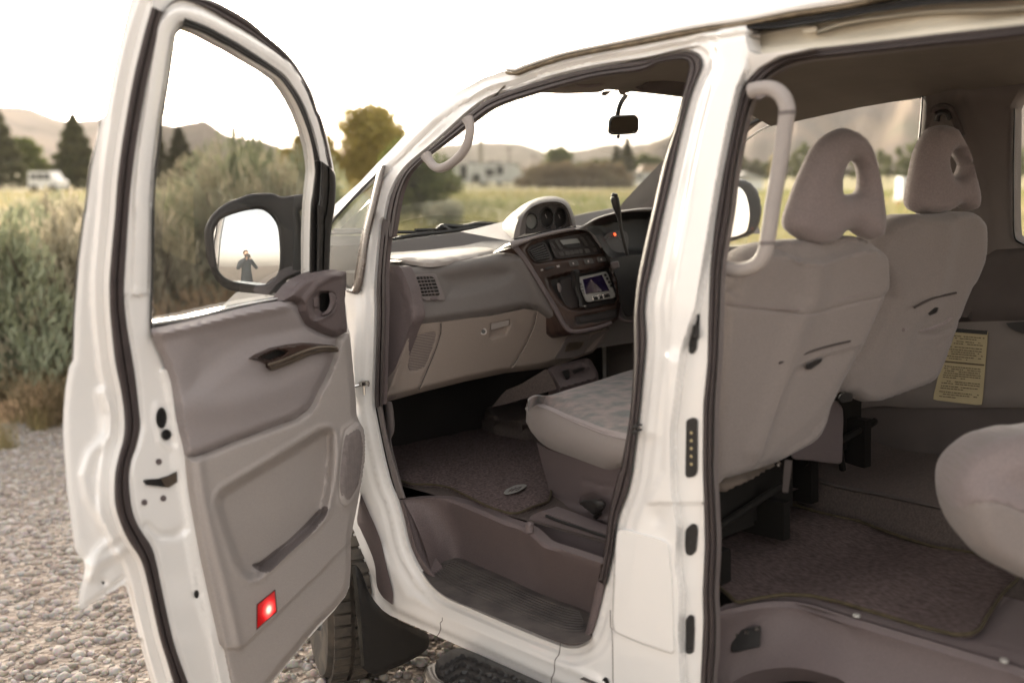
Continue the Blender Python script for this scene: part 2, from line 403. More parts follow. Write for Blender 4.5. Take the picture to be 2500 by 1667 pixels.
def body_prof(U, V):
    d = dist(U, V, F_OUT, True)
    o = -.030+.012*ss(d, 0, 7)+.009*ss(d, 16, 28)+.009*ss(d, 36, 54)
    # shut face of the B pillar, stepping back towards the sliding door seal
    sl = np.array(T('I 960,300 960,520 905,640 840,900 760,1300 K 905,300 800,600 760,900 720,1200 M 730,160 770,420 760,700 790,900 780,1200 800,1566 S 1668,1850'))
    uu = np.interp(V, sl[:, 1][np.argsort(sl[:, 1])], sl[:, 0][np.argsort(sl[:, 1])])
    side = U-uu
    w = ss(V, 110, 200)
    o = o*(1-w*ss(side, -40, 10))+(-.034)*w*ss(side, -6, 12)
    # second crease down the middle of the pillar
    c = np.array([(1765, 0), (1735, 200), (1690, 420), (1640, 700), (1625, 1000), (1620, 1150), (1560, 1270), (1500, 1400), (1490, 1800)], float)
    cu = np.interp(V, c[:, 1], c[:, 0]); rt = (U > cu-60) & (U > 1400)
    o += np.where(rt, .007*ss(U-cu, -7, 7), 0)*(V < 1230)
    # sill: long shallow steps parallel with the lower edge
    bl = [(855, 1345), (953, 1502), (1067, 1552), (1327, 1667), (1520, 1762)]
    db = dist(U, V, bl); o += np.where((V > 1330) & (U < 1480), -.012*ss(24-db, 0, 14)+.006*bump_line(db-62, 12), 0)
    # A pillar: drip channel behind the silhouette
    ap = T('E 100,1330 540,900 800,650 1000,500 1200,390 1400,352 1700,243 I 0,322 500,222 960,150')
    da = dist(U, V, ap); o += np.where(V < 620, -.010*ss(20-da, 0, 12)-.008*bump_line(da-34, 5), 0)
    # pressed dimples
    o += -.006*bump_line(np.hypot(U-1604, V-1262), 22)-.004*bump_line(np.hypot(U-1747, V-102), 9)
    o += .010*bump_line(dist(U, V, T('K 560,1200 620,960 700,700')), 22)
    # fender gutter inside the door gap
    fg = T('G 215,640 270,900 300,1060 H 300,50 400,330 430,520 470,700 600,900 800,1050')
    o += -.005*bump_line(dist(U, V, sm(fg, n=4)), 18)
    return o
SL = T('I 960,300 960,520 905,640 840,900 760,1300 K 905,300 800,600 760,900 720,1200 M 730,160 770,420 760,700 790,900 780,1200 800,1566 S 1668,1850')
def hoff(L, ks, v0=-1e9, v1=1e9):
    P = np.array(L, float); P = P[np.argsort(P[:, 1])]; vv = np.arange(max(v0, P[0, 1]), min(v1, P[-1, 1]), 5.0); return [np.stack([np.interp(vv, P[:, 1], P[:, 0])+k, vv], -1) for k in ks]
cov = rrect(T('M 318,432 400,440 655,505 705,545 728,800 747,1330 720,1358 500,1285 292,1195 280,1120 300,600'), 10)
bg_ = hoff(SL, [-40, -6, 3, 12])+hoff([(1765, 0), (1735, 200), (1690, 420), (1640, 700), (1625, 1000), (1620, 1150), (1615, 1228)], [-7, 0, 7])
bg_ += offs(F_OUT, [7, 16, 22, 28, 36, 42, 48, 54], True)+offs([(855, 1345), (953, 1502), (1067, 1552), (1327, 1667), (1520, 1762)], [10, 24, 50, 62, 74])
bg_ += offs(T('E 100,1330 540,900 800,650 1000,500 1200,390 1400,352 1700,243 I 0,322 500,222 960,150'), [8, 20, 29, 34, 39])
body = relief('side_body', BODY, SIDE, paint, van, holes=[F_OUT, Q_HOLE], prof=body_prof, step=7, skirt=(.055, 0, 0), guides=bg_, hole_skirt=False)
# weather seals round the two openings
F_IN_R = T('H 1990,800 2040,530 2070,300 M 330,60 350,0 K 350,1500 400,1230 430,1000 447,700 445,400 460,200 490,0 I 275,1566 360,1200 440,950 500,720 540,560 552,500 545,460 520,440 430,440 300,465 E 2352,340 2000,392 1600,500 1300,600 1130,710 900,880 760,985 660,1090 610,1200 575,1350 540,1560 F 470,350 430,700 430,1000 420,1400 G 412,620')
F_OUT_R = T('H 2035,850 2085,620 2120,370 M 390,180 430,0 K 430,1480 470,1150 495,900 525,560 515,320 535,150 570,0 I 350,1566 400,1350 500,900 570,650 632,500 637,450 615,415 580,395 520,385 400,402 300,425 E 2352,265 2000,320 1600,420 1300,520 1130,620 850,870 640,1050 545,1200 500,1350 470,1560 F 400,350 360,830 362,1050 345,1566 G 350,650')
band('door_opening_seal', F_OUT_R, F_IN_R, SIDE, .024, rubber, van, n=220, off=-.030, shape='groove')
S_OUT = T('S 1711,1860 M 930,1566 940,1350 950,1100 945,900 960,560 955,300 945,0 K 945,1300 950,1000 980,700 985,400 1000,0 I 745,1566 790,1300 840,1050 890,800 940,630 1050,500 1200,410 1400,365 1800,318 2352,250 S 2500,60 2760,20')
S_IN = T('S 1738,1860 M 1015,1566 1030,1350 1035,1100 1025,900 1040,560 1030,300 1015,0 K 1015,1400 1025,1000 1045,700 1060,400 1078,0 I 840,1566 870,1300 915,1050 960,850 1010,700 1110,560 1250,470 1430,428 1800,388 2352,328 S 2500,86 2760,48')
band('sliding_door_seal', S_OUT, S_IN, SIDE, .026, rubber, van, n=200, off=-.046, shape='groove')
S_IN2 = T('S 1748,1860 M 1030,1566 1048,1350 1052,1100 1044,900 1060,560 1050,300 1035,0 K 1040,1400 1048,1000 1068,700 1082,400 1098,0 I 862,1566 895,1300 940,1050 980,870 1030,720 1130,580 1270,495 1440,450 1800,408 2352,345 S 2500,92 2760,54')
band('seal_lip', S_IN, S_IN2, SIDE, .012, trim_md, van, n=200, off=-.056)
a_ = resamp(sm(F_IN_R), n=220); b1 = SIDE.at(a_[:, 0], a_[:, 1], -.034); MB().loft([b1+np.array((-.004, 0, 0)), b1+np.array((.012, 0, 0))]).build('opening_return', trim_dk, van)
a_ = resamp(sm(S_IN2), n=200); b1 = SIDE.at(a_[:, 0], a_[:, 1], -.058); MB().loft([b1+np.array((-.004, 0, 0)), b1+np.array((.012, 0, 0))]).build('opening_return', trim_md, van)
# sill and inner side of the sliding opening under the frame edge
# lower rail above the sliding door
rail_poly = T('I 960,150 1300,90 1800,5 2352,-90 S 2500,-55 2760,-100 2760,20 2500,60 I 2352,250 1800,318 1440,356 1040,400 985,375 960,300')
def rail_prof(U, V):
    tp = T('I 960,150 1300,90 1800,5 2352,-90 S 2500,-55 2760,-100'); d = dist(U, V, tp)
    lo = T('I 1040,400 1440,356 1800,318 2352,250 S 2500,60 2760,20'); dl = dist(U, V, lo)
    return -.012-.045*ss(d, 4, 18)+.016*ss(dl, 26, 10)+.004*np.sin(U*.02)*ss(d, 10, 40)
relief('sliding_door_rail', rail_poly, SIDE, paint_in, van, prof=rail_prof, step=9, skirt=(.03, 0, 0), guides=offs(T('I 960,150 1300,90 1800,5 2352,-90 S 2500,-55 2760,-100'), [4, 18])+offs(T('I 1040,400 1440,356 1800,318 2352,250 S 2500,60 2760,20'), [10, 26]))
band('rail_weatherstrip', T('I 955,155 1150,162 1350,125 1700,68 2352,-30 S 2500,-32 2760,-80'), T('I 960,222 1200,212 1500,172 1900,98 2352,38 S 2500,-2 2760,-50'), SIDE, .03, blackr, van, off=-.03, shape='groove')
band('roller_track', T('I 1500,215 1700,150 2000,110 2352,72 S 2500,14 2760,-30'), T('I 1490,245 1700,185 2000,138 2352,98 S 2500,24 2760,-20'), SIDE, .02, paint_in, van, off=-.045)
band('track_slot', T('I 1480,248 1700,190 2000,141 2352,101 S 2500,25 2760,-19'), T('I 1480,258 1700,198 2000,148 2352,107 S 2500,28 2760,-16'), SIDE, .006, blackr, van, off=-.04)
slab('rail_bracket', rrect(T('I 1370,200 1480,190 1495,225 1440,245 1375,238'), 5), SIDE, .022, paint_in, van, off=-.05)
# roof: drip rail and the skin curving up and across
gut = sm(T('E 1360,335 1400,350 1500,310 1700,243 1850,203 I 0,320 250,270 500,220 700,186 960,148 1300,80 1800,-5 S 2284,-60 2500,-100 2800,-160'), n=8)
gut = resamp(gut, n=60); G = SIDE.at(gut[:, 0], gut[:, 1], .006)
G2 = G.copy()
rows = [G+np.array((.012, 0, -.003)), G, G+np.array((-.002, 0, .005)), G+np.array((.012, 0, .008))]
MB().loft(rows).build('drip_rail', paint, van)
MB().loft([G+np.array((.012, 0, -.012)), G+np.array((.001, 0, -.009)), G+np.array((.001, 0, -.004)), G+np.array((.016, 0, -.003))]).build('gutter_sealant', mat('gutter_sealant', (.20, .16, .11), .8, .2, var=.3, vscale=40), van)
rows = []
tt = np.linspace(0, 1, len(G))
fr = ss(tt, 0, .5)
for x, z in ((.012, .010), (.02, .03), (.05, .075), (.11, .12), (.22, .16), (.4, .185), (.65, .2), (1.2, .2), (1.33, .16), (1.40, .10)):
    rows.append(G*np.array((0, 1, 1))+np.stack([xs(G[:, 2])+x, .10*np.sin(np.pi*np.clip(x/1.4, 0, 1))*(1-fr), z*(.06+.94*fr)], -1))
roof = MB().loft(rows).build('roof_skin', paint, van)
# quarter window in front of the door
relief('quarter_window', Q_HOLE, SIDE, qglass, van, step=14, prof=lambda U, V: -.012)
band('quarter_window_seal', T('E 405,1100 300,1200 95,1425 S 770,585'), T('E 412,1115 310,1222 110,1440 S 776,600'), SIDE, .006, blackr, van, n=30, off=-.008)
band('quarter_window_post', T('E 445,1035 410,1110 350,1350 300,1566 F 180,830 130,850'), T('E 487,1030 470,1130 420,1350 370,1566 F 245,870 140,882'), SIDE, .022, brownm, van, n=50, off=-.010)
# ribbed guard strip on the fender edge inside the gap
pts_l = T('H 242,185 215,370 240,440 300,570 345,700 360,850 400,930 465,985')
pts_r = T('H 250,190 300,310 350,420 395,545 430,700 460,820 478,900 475,992')
band('fender_guard_strip', pts_l, pts_r, SIDE, .008, trim_dk, van, n=50, off=.001, shape='flat')
H0 = T('H 372,760')[0]; MB().tube(poly3(ell(H0[0], H0[1], 5, 4), SIDE, 0.0), .002, 5, closed=True).build('strip_clip', trim_dk, van)
# seam sealer cracks on the sill
for s in ('H 840,1085 838,1110 825,1125 828,1165 815,1200 800,1220', 'H 1705,1275 1695,1350 1665,1400 1660,1480 1640,1530 1640,1570', 'M 270,1030 272,1150 285,1200 290,1566'):
    MB().tube(poly3(sm(T(s), n=4), SIDE, body_prof(*np.array(sm(T(s), n=4)).T)+.0005), .0012, 5).build('panel_seam', trim_md, van)
# square cover and holes with contact plates on the B pillar
relief('pillar_cover', cov, SIDE, paint, van, step=9, prof=lambda U, V: body_prof(U, V)*.15-.005+.012*ss(dist(U, V, cov, True), 0, 3.5), skirt=(.012, 0, 0), guides=offs(cov, [2, 4, 7], True)+offs(F_OUT, [7, 16, 26, 38, 48], True))
def plate(pts, name, sockets, kind):
    pts = np.array(pts); o = slab(name, pts, SIDE, .0035, blackp, van, off=float(np.median(body_prof(pts[:, 0], pts[:, 1]))), bev=1.2)
    for (u, v, r) in sockets:
        c = SIDE.pt(u, v, float(body_prof(np.array([u]), np.array([v]))[0])+.000)
        m = MB(); k = r*2.0/FPX
        m.tube([c+np.array((.004, 0, 0)), c+np.array((-.004, 0, 0)), c+np.array((-.0055, 0, 0))], [k, k, k*.55], 12)
        m.build('contact_pin' if kind == 'pin' else 'bolt_head', brass if kind == 'pin' else blackp, o)
    return o
p1 = T('K 862,350 900,323 925,345 922,520 908,540 903,610 875,646 845,635 845,560 862,500')
plate(rrect(p1, 6), 'contact_plate', [(1702, 772, 5), (1694, 850, 5)], 'bolt')
q = plate(rrect(T('K 825,1125 880,1103 910,1120 910,1500 890,1540 835,1548 818,1530'), 7), 'contact_plate', [(1690, 1056, 4), (1690, 1075, 4), (1690, 1094, 4), (1690, 1113, 4), (1690, 1132, 4)], 'pin')
plate(rrect(T('M 815,560 820,440 870,395 905,405 912,450 900,600 860,636 822,620'), 8), 'contact_plate', [(1692, 1322, 6)], 'bolt')
plate(rrect(T('M 820,1100 855,1060 885,1075 888,1180 880,1340 850,1355 822,1345'), 6), 'contact_plate', [(1685, 1512, 4), (1685, 1545, 4), (1685, 1578, 4)], 'bolt')
plate(ell(1478, 1672, 10, 20, 20), 'contact_plate', [], 'bolt')
slab('plate_latch', rrect(T('K 875,430 905,430 922,470 920,520 905,530 872,525'), 3), SIDE, .012, blackp, van, off=-.026)
# door strikers
def striker(u, v, du, dv, surf=SIDE, off=-.01, name='door_striker'):
    a = surf.pt(u, v, off); b = surf.pt(u+du, v+dv, off+.0)
    out = np.array((-.018, 0, 0)); p = [a, a+out*.7, a+out+(b-a)*.2, a+out+(b-a)*.8, b+out*.7, b]
    MB().tube(sm(p, n=4), .0026, 8).build(name, blackp, van)
striker(1566, 1048, -13, 8); striker(1566, 1036, -11, 6)
st = MB(); a = SIDE.pt(863, 943, .02); b = SIDE.pt(898, 935, -.02); st.tube([a, b], .005, 8); c_ = SIDE.pt(888, 936, -.005); st.tube([c_+(0, 0, .004), c_+(0, 0, -.035)], .004, 6); st.box(c_, (.012, .008, .006)); st.build('door_check_link', chrome, van)
MB().tube(sm(np.array([SIDE.pt(877, 935, .0), SIDE.pt(886, 931, .01), SIDE.pt(899, 932, .01), SIDE.pt(899, 942, .01)]), n=3), .0035, 6).build('door_check_bracket', chrome, van)

# ------------------------------------------------------------------ front cab glass, bonnet, wipers
hdr = [(.10, .66, 1.91), (.30, .70, 1.905), (.80, .72, 1.90), (1.30, .70, 1.905), (1.50, .66, 1.91)]
bas = [(.04, 1.50, 1.475), (.30, 1.66, 1.47), (.80, 1.76, 1.465), (1.30, 1.66, 1.47), (1.56, 1.50, 1.475)]
Hh, Bb = resamp(sm(hdr), n=24), resamp(sm(bas), n=24)
_e = (1-np.abs(np.linspace(-1, 1, 24))**4)[:, None]; rws = [Bb*(1-t)+Hh*t+np.array((0, .10, .06))*math.sin(math.pi*t)*_e+np.array((.06, 0, 0))*(1-_e)*np.sign(.8-Bb[:, :1]) for t in np.linspace(0, 1, 10)]
MB().loft(rws).build('windscreen', wglass, van)
ws_l = np.array([r[0] for r in rws]); ws_r = np.array([r[-1] for r in rws])
MB().loft([Bb+np.array((0, -.03, -.02)), Bb+np.array((0, .0, .012)), Bb+np.array((0, .03, -.01))]).build('windscreen_base_seal', blackr, van)
# bonnet and far wing
rows = []
for t, dy, dz in ((0, .02, -.01), (.3, .16, -.05), (.6, .38, -.14), (.85, .55, -.27), (1., .62, -.42)):
    r = Bb.copy(); r[:, 1] += dy; r[:, 2] += dz-.05*t*np.abs(np.linspace(-1, 1, 24))**4; rows.append(r)
MB().loft(rows).build('bonnet', paint, van)
MB().tube(sm([(.5, 1.78, 1.475), (.42, 1.74, 1.50), (.2, 1.62, 1.505)]), .006, 6).tube(sm([(.75, 1.72, 1.482), (.45, 1.69, 1.492), (.12, 1.58, 1.495)]), .007, 6).build('wiper', blackp, van)
MB().tube(sm([(1.15, 1.74, 1.475), (1.0, 1.75, 1.50), (.8, 1.74, 1.505)]), .006, 6).tube(sm([(1.2, 1.70, 1.482), (.95, 1.72, 1.492), (.62, 1.71, 1.495)]), .007, 6).build('wiper', blackp, van)
w_ = MB()
w_.tube(poly3(sm(T('F 480,495 620,465 850,440 1100,405 1260,395')), PY(1.68)), .008, 6)
w_.tube(poly3(sm(T('F 800,425 850,395 980,402 1120,378 1260,388')), PY(1.70)), .010, 6)
w_.tube(poly3(sm(T('F 840,400 900,430 960,440')), PY(1.69)), .010, 6)
w_.build('wiper', blackp, van)
# hidden front body so that the cab is a closed shell from other places too
nb = MB()
nb.loft([[(.02, 2.1, 1.2), (.02, 2.2, .9), (.02, 2.2, .5)], [(1.58, 2.1, 1.2), (1.58, 2.2, .9), (1.58, 2.2, .5)]])
nb.build('front_panel', paint, van)

# ------------------------------------------------------------------ cabin shell
ceil = MB(); ys = np.linspace(.70, -3.2, 14)
rr = []
for y in ys:
    row = []
    for x in np.linspace(.13, 1.50, 12):
        k = abs((x-.81)/.69)**3
        row.append((x, y, 1.90+.045*ss(np.array([.7-y]), 0, .5)[0]-.07*k))
    rr.append(row)
ceil.loft(rr); ceil.build('headliner', headl, van)
MB().loft([[(x, .70, 1.90-.07*abs((x-.81)/.69)**3) for x in np.linspace(.13, 1.5, 12)], [(x, .73, 1.90-.07*abs((x-.81)/.69)**3) for x in np.linspace(.13, 1.5, 12)], [(x, .67, 1.915-.05*abs((x-.81)/.69)**3) for x in np.linspace(.13, 1.5, 12)]]).build('header_trim', headl, van)
# far side wall with window openings
FW = PX(1.50)
DH = T('S 1660,560 1690,470 1730,390 1775,345 I 1000,900 1130,835 1300,780 1500,725 1700,690 1900,668 2050,650 2150,645 2200,650 2232,672 2244,720 2238,850 2225,1000 2215,1150 S 2234,560 2228,600 1800,604 1665,600')
RH = T('J 2290,200 2310,150 2352,105 S 2540,205 2800,180 3150,160 3150,560 2520,600 J 2340,1170 2290,1120 2283,900')
wall_top = T('S 1495,530 1520,495 1560,452 1618,393 1700,318 1790,262 1900,220 2000,190')+[(2200, 110), (2500, 30), (3200, -100), (3300, 700), (3300, 790), (2500, 790), (2250, 790), (1900, 800), (1495, 800)]
def wall_prof(U, V):
    d = dist(U, V, DH, True); d2 = dist(U, V, RH, True)
    o = -.03*ss(16-d, 0, 12)-.03*ss(14-d2, 0, 10)
    o += .02*ss(dist(U, V, T('J 1830,0 1850,200 1890,400 1990,700 2040,1000 2030,1230')), 40, 8)
    o -= .008*bump_line(dist(U, V, T('J 1880,125 2050,118 2352,125 2700,120')), 4)
    return o+.02*np.exp(-((V-600)/60)**2)*(U < 1700)
farwall = relief('far_side_trim', wall_top, FW, wallm, van, holes=[DH, RH], prof=wall_prof, step=14, skirt=(.05, 0, 0), sharp=60)
wtop = T('I 700,1200 945,1040 1080,950 1220,890 1320,872 1500,835 1700,795 1950,752 2240,714')
relief('driver_window', wtop+T('I 2238,850 2225,1000 2215,1150 S 2234,560 2228,600 1800,604 1665,600 1660,500'), PX(1.53), glass, van, step=40)
MB().tube(poly3(sm(wtop), PX(1.53)), .0042, 8).build('window_glass_edge', mat('glass_edge', (.8, .8, .76), .2, .8, emit=None), van)
relief('rear_side_window', RH, PX(1.53), glass, van, step=60)
band('window_surround', T('J 1560,560 1570,470 1585,300 1600,110 1590,80 1570,50 1530,40 1440,48 1100,100 640,205 340,330 S 1770,352'), T('J 1570,560 1585,470 1603,300 1615,110 1605,70 1585,40 1530,22 1440,25 1100,75 640,180 330,300 S 1766,344'), FW, .014, blackr, van, n=60, off=-.005)
band('window_surround', T('J 2290,200 2283,600 2283,900 2290,1120 2340,1175 S 2540,610'), T('J 2278,195 2268,600 2268,900 2276,1130 2330,1190 S 2540,618'), FW, .014, blackr, van, n=60, off=-.005)
# lower far wall: dark upper pad, lighter panel with the yellow notice
lowpan = [(2150, 785), (3300, 800), (3300, 1010), (2900, 1000), (2500, 995), (2230, 996), (2150, 990), (1800, 1040), (1480, 1040), (1480, 790), (1800, 790)]
relief('far_side_lower_panel', lowpan, FW, wallm, van, prof=lambda U, V: .012*ss(dist(U, V, lowpan, True), 0, 10)+0*U, step=25, skirt=(.05, 0, 0))
pad = T('J 2020,1235 2200,1225 S 2500,606 3300,600 3300,782 2700,785 2500,782 2310,787 1850,800 1800,620')
relief('far_side_pad', pad, FW, walld, van, prof=lambda U, V: .025*ss(dist(U, V, pad, True), 0, 12), step=20, skirt=(.05, 0, 0))
relief('ashtray_recess', T('L 2220,265 2352,255 S 2560,788 2560,815 L 2352,345 2290,325 2240,295'), PX(1.46), blackp, van, prof=lambda U, V: 0*U, step=10)
lab = T('L 1810,300 2088,322 2045,860 2030,868 1690,828 1685,815')
nl = relief('notice_label', lab, PX(1.482), yellow, van, step=12, skirt=(.003, 0, 0))
LAB = PX(1.482)
def labq(a, b):   # a,b in 0..1 over the label
    TL, TR, BR, BL = [np.array(p) for p in T('L 1810,300 2088,322 2038,864 1690,828')]
    return (TL*(1-a)+TR*a)*(1-b)+(BL*(1-a)+BR*a)*b
mk('label_header', poly3([labq(0, .0), labq(.99, .0), labq(.985, .055), labq(0, .055)], LAB, .0015), [(0, 1, 2, 3)], blackp, nl)
mk('label_rule', poly3([labq(0, .455), labq(.99, .455), labq(.99, .475), labq(0, .475)], LAB, .0015), [(0, 1, 2, 3)], ink, nl)
li = MB(); rl = random.Random(3)
for b in [.10, .13, .17, .20, .25, .285, .315, .345, .38, .41, .52, .55, .58, .61, .64, .67, .72, .75, .79, .82, .87, .90, .935]:
    x = .06+rl.random()*.05
    while x < .9:
        w = .02+rl.random()*.07
        if rl.random() < .85: li.add(poly3([labq(x, b), labq(min(x+w, .93), b+.001), labq(min(x+w, .93), b+.012), labq(x, b+.011)], LAB, .0016), [(0, 1, 2, 3)])
        x += w+.012
        if b in (.41, .67, .82, .935) and x > .55: break
tag(li.build('label_print', ink, nl, smooth=False), kind='stuff')
# seat belt anchor on the far pillar
MB().tube(poly3(sm(T('J 1690,230 1700,200 1750,185 1810,200 1840,260 1870,330 1890,400')), PX(1.44)), .012, 8).build('belt_anchor', walld, van)
MB().tube(poly3(sm(T('J 1712,290 1722,245 1755,222 1795,235 1812,275')), PX(1.43)), .009, 8).build('belt_loop', blackp, van)
# cabin floor, rear wall, firewall
fl = MB(); fl.add([(.12, 1.62, .70), (1.5, 1.62, .70), (1.5, .24, .70), (.12, .24, .70)], [(0, 1, 2, 3)]); fl.build('front_floor', carpet, van)
fl = MB(); fl.add([(.26, .32, .62), (1.5, .32, .62), (1.5, -3.2, .62), (.26, -3.2, .62)], [(0, 1, 2, 3)]); fl.build('rear_floor', carpet, van)
MB().box((.8, 1.64, 1.05), (.78, .02, .40)).build('firewall', blackp, van, smooth=False)
MB().box((.8, -3.22, 1.3), (.75, .02, .68)).build('rear_wall', walld, van, smooth=False)
MB().box((1.53, -1.2, .78), (.02, 2.0, .16)).build('far_floor_trim', walld, van, smooth=False)
MB().box((1.58, -.6, .72), (.02, 2.7, .30)).box((1.57, .1, .5), (.02, 2.2, .15)).build('far_outer_skin', paint, van, smooth=False)
# near side panels behind the frame edge and beyond the picture
MB().box((.03, -3.0, 1.2), (.02, .25, .72)).build('rear_quarter_panel', paint, van, smooth=False)

wt = MB()
for k in range(7):
    u = 1716+(1492+k*14)/3; v = 200+88/3-k*.25; wt.add(poly3([(u, v), (u+3, v-.2), (u+3, v+4.6), (u, v+5)], PX(1.525)), [(0, 1, 2, 3)]) if k % 3 else wt.add(poly3([(u, v+1), (u+3.4, v+.8), (u+3.4, v+2.4), (u, v+2.6)], PX(1.525)), [(0, 1, 2, 3)])
wt.build('window_print', paint, van, smooth=False)
# ------------------------------------------------------------------ front step well and sill trim
WZ = .50
top = resamp(sm(T('H 530,225 700,210 900,222 1100,292 1300,378 1440,425 1520,480 1600,550 1750,600 2010,690')), n=50)
rim = resamp(sm(T('H 560,240 700,225 880,240 1080,315 1300,410 1400,440 1500,500 1590,575 1750,620 2000,705')), n=50)
botm = resamp(sm(T('H 760,760 830,690 950,648 1100,705 1300,790 1500,885 1700,965 1830,1010 1930,1055')), n=50)
Tt = PZ(.70, 0).at(top[:, 0], top[:, 1]); Tr = PZ(.692, 0).at(rim[:, 0], rim[:, 1])
Bt = PZ(WZ, 0).at(botm[:, 0], botm[:, 1])
mid = [Tr*(1-t)+Bt*t+np.array((.012, 0, 0))*math.sin(math.pi*t)*(1 if t < 1 else 0) for t in (.08, .25, .5, .75, .9)]
led = Tt+np.array((.03, 0, .001))
MB().loft([led, Tt, Tr]+mid+[Bt]).build('step_well_wall', wellm, van)
fb = resamp(sm(T('H 610,560 700,760 840,915 1100,1030 1400,1150 1700,1260 1830,1275 1930,1240 1960,1110')), n=50)
fb3 = PZ(WZ-.002).at(fb[:, 0], fb[:, 1])
MB().loft([Bt, Bt*.5+fb3*.5, fb3]).build('step_tread', wellf, van)
# grooves on the tread
gr = MB()
for t in (.15, .22, .29, .36, .43, .5, .57, .64, .71):
    L_ = Bt*(1-t)+fb3*t; gr.tube(L_[5:46]+np.array((0, 0, .0015)), .0016, 4)
gr.build('tread_ribs', wellf, van)
# purple plastic rim along the bottom of the opening
ra = T('H 520,215 560,350 610,560 700,740 850,905 1100,1020 1400,1150 1700,1270 1790,1290 1860,1280 1920,1235 1970,1110 2035,850')
rb = T('H 560,240 600,370 650,560 720,690 840,822 1100,925 1400,1075 1700,1190 1790,1215 1850,1215 1890,1180 1915,1080 1975,815')
band('step_rim', ra, rb, SIDE, .012, wellm, van, n=90, off=-.030)
rc = T('H 575,250 612,370 665,560 735,670 850,800 1110,905 1400,1055 1690,1165 1780,1190 1835,1188 1865,1160 1890,1070 1950,815')
A_ = resamp(sm(rb), n=90); B_ = resamp(sm(rc), n=90)
r1 = SIDE.at(A_[:, 0], A_[:, 1], -.032); r2 = r1+np.array((.05, 0, -.01))
MB().loft([r1, r2]).build('step_rim_return', wellm, van)
# grey kick strip on the A pillar below the seal
band('kick_strip', T('G 360,640 400,850 450,1080 515,1310'), T('G 400,630 440,850 500,1080 572,1305'), SIDE, .014, trim_md, van, n=30, off=-.03)
band('kick_strip', T('G 415,625 425,760 460,960 540,1220'), T('G 470,600 492,780 465,880 550,1230'), PX(.07), .012, trim_md, van, n=30)
slab('kick_panel', rrect(T('G 425,600 470,598 485,680 490,820 455,890 440,860'), 6), PX(.08), .02, trim_md, van)
MB().box((.055, 1.45, .93), (.015, .22, .25)).build('footwell_side', blackp, van, smooth=False)
# striker post clip and small details at the well edge
c_ = PZ(.71).pt(*T('H 1480,430')[0]); MB().tube([c_+(0, 0, -.01), c_+(0, 0, .012), c_+(0, 0, .016)], [.012, .011, .006], 12).build('trim_clip', wellm, van)
# floor sheet of the cab, sculpted carpet
def fp(pts, z=.70): return poly3(pts, PZ(z))
tun = T('G 1080,560 1400,530 1500,480 1560,420 1620,360 1700,330 1950,300 2250,560 2250,900 1600,900 1480,830 1220,790 1120,740')
relief('transmission_hump', tun, PZ(.74, .0), carpet, van, step=12, prof=lambda U, V: .05*ss(dist(U, V, tun, True), 0, 25), skirt=(0, 0, -.08))
# floor mats lying in the van (things of their own)
def world_thing(o, label, cat, group=None):
    o.parent = None; o.matrix_world = MV; tag(o, label, cat, group)
m1 = T('G 440,1150 470,900 500,760 520,690 700,650 880,620 1010,600 1070,625 1095,690 1120,740 1220,800 1400,830 1500,840 1540,880 1600,1080 1640,1250 1625,1330 1500,1370 1400,1415 1330,1418 1180,1370 1000,1280 900,1230 780,1205 620,1205 540,1180')
fm = relief('floor_mat', rrect(m1, 12), PZ(.712), matm, None, step=7, prof=lambda U, V: .003*np.sin(U*.09)*np.sin(V*.05)+.004*ss(dist(U, V, m1, True), 0, 10)-.004, skirt=(0, 0, -.008))
world_thing(fm, 'dark carpet floor mat with a small oval badge in the front passenger footwell', 'floor mat')
MB().tube(poly3(rrect(m1, 12), PZ(.714)), .0035, 6, closed=True).build('mat_edging', mate, fm)
bd = T('G 1285,1270 1310,1240 1370,1212 1440,1203 1462,1212 1440,1235 1380,1265 1310,1282')
slab('mat_badge', rrect(bd, 5), PZ(.718), .003, greym, fm)
for s in ('G 1320,1262 1340,1250 1350,1232', 'G 1345,1258 1362,1245 1378,1226', 'G 1375,1250 1400,1240 1415,1222', 'G 1330,1247 1360,1242 1420,1222'):
    MB().tube(poly3(sm(T(s)), PZ(.7225)), .0011, 4).build('badge_relief', trim_dk, fm)
m2 = T('N -100,900 120,860 250,975 420,940 600,915 800,925 1000,970 1300,1060 1600,1150 1850,1210 1960,1205 2030,1170 2080,1080 2200,900 2320,790 2200,700 1980,610 1700,570 1500,510 1300,440 1150,380 1000,350 830,310 700,270 600,240 540,240 450,310 300,400 120,510 -100,640')
rm = relief('floor_mat', rrect(m2, 10), PZ(.632), matr, None, step=9, prof=lambda U, V: .006*np.sin(U*.013+V*.03)+.008*bump_line(dist(U, V, T('N 130,520 350,420 560,300')), 14)-.004*ss(6-dist(U, V, m2, True), 0, 6), skirt=(0, 0, -.008))
world_thing(rm, 'ribbed dark carpet mat with brown bound edge inside the sliding door', 'floor mat')
MB().tube(poly3(sm(rrect(m2, 10), closed=True, n=2), PZ(.636)), .0045, 6, closed=True).build('mat_edging', mate, rm)
# raised part of the rear floor under the front seats
k1 = T('N 640,10 900,110 1300,190 1800,300 2352,420 S 2900,1420 N 2352,800 1980,605 1700,560 1500,505 1150,375 830,305 640,240 600,230')
k1t = np.array(T('N 650,0 700,20 900,110 1100,155 1300,190 1800,300 2352,430')); k1b = np.array(T('N 600,230 640,242 830,305 1000,345 1300,435 1700,565 2352,720'))
a_ = resamp(k1t, n=30); b_ = resamp(k1b, n=30); bb = PZ(.622).at(b_[:, 0], b_[:, 1])
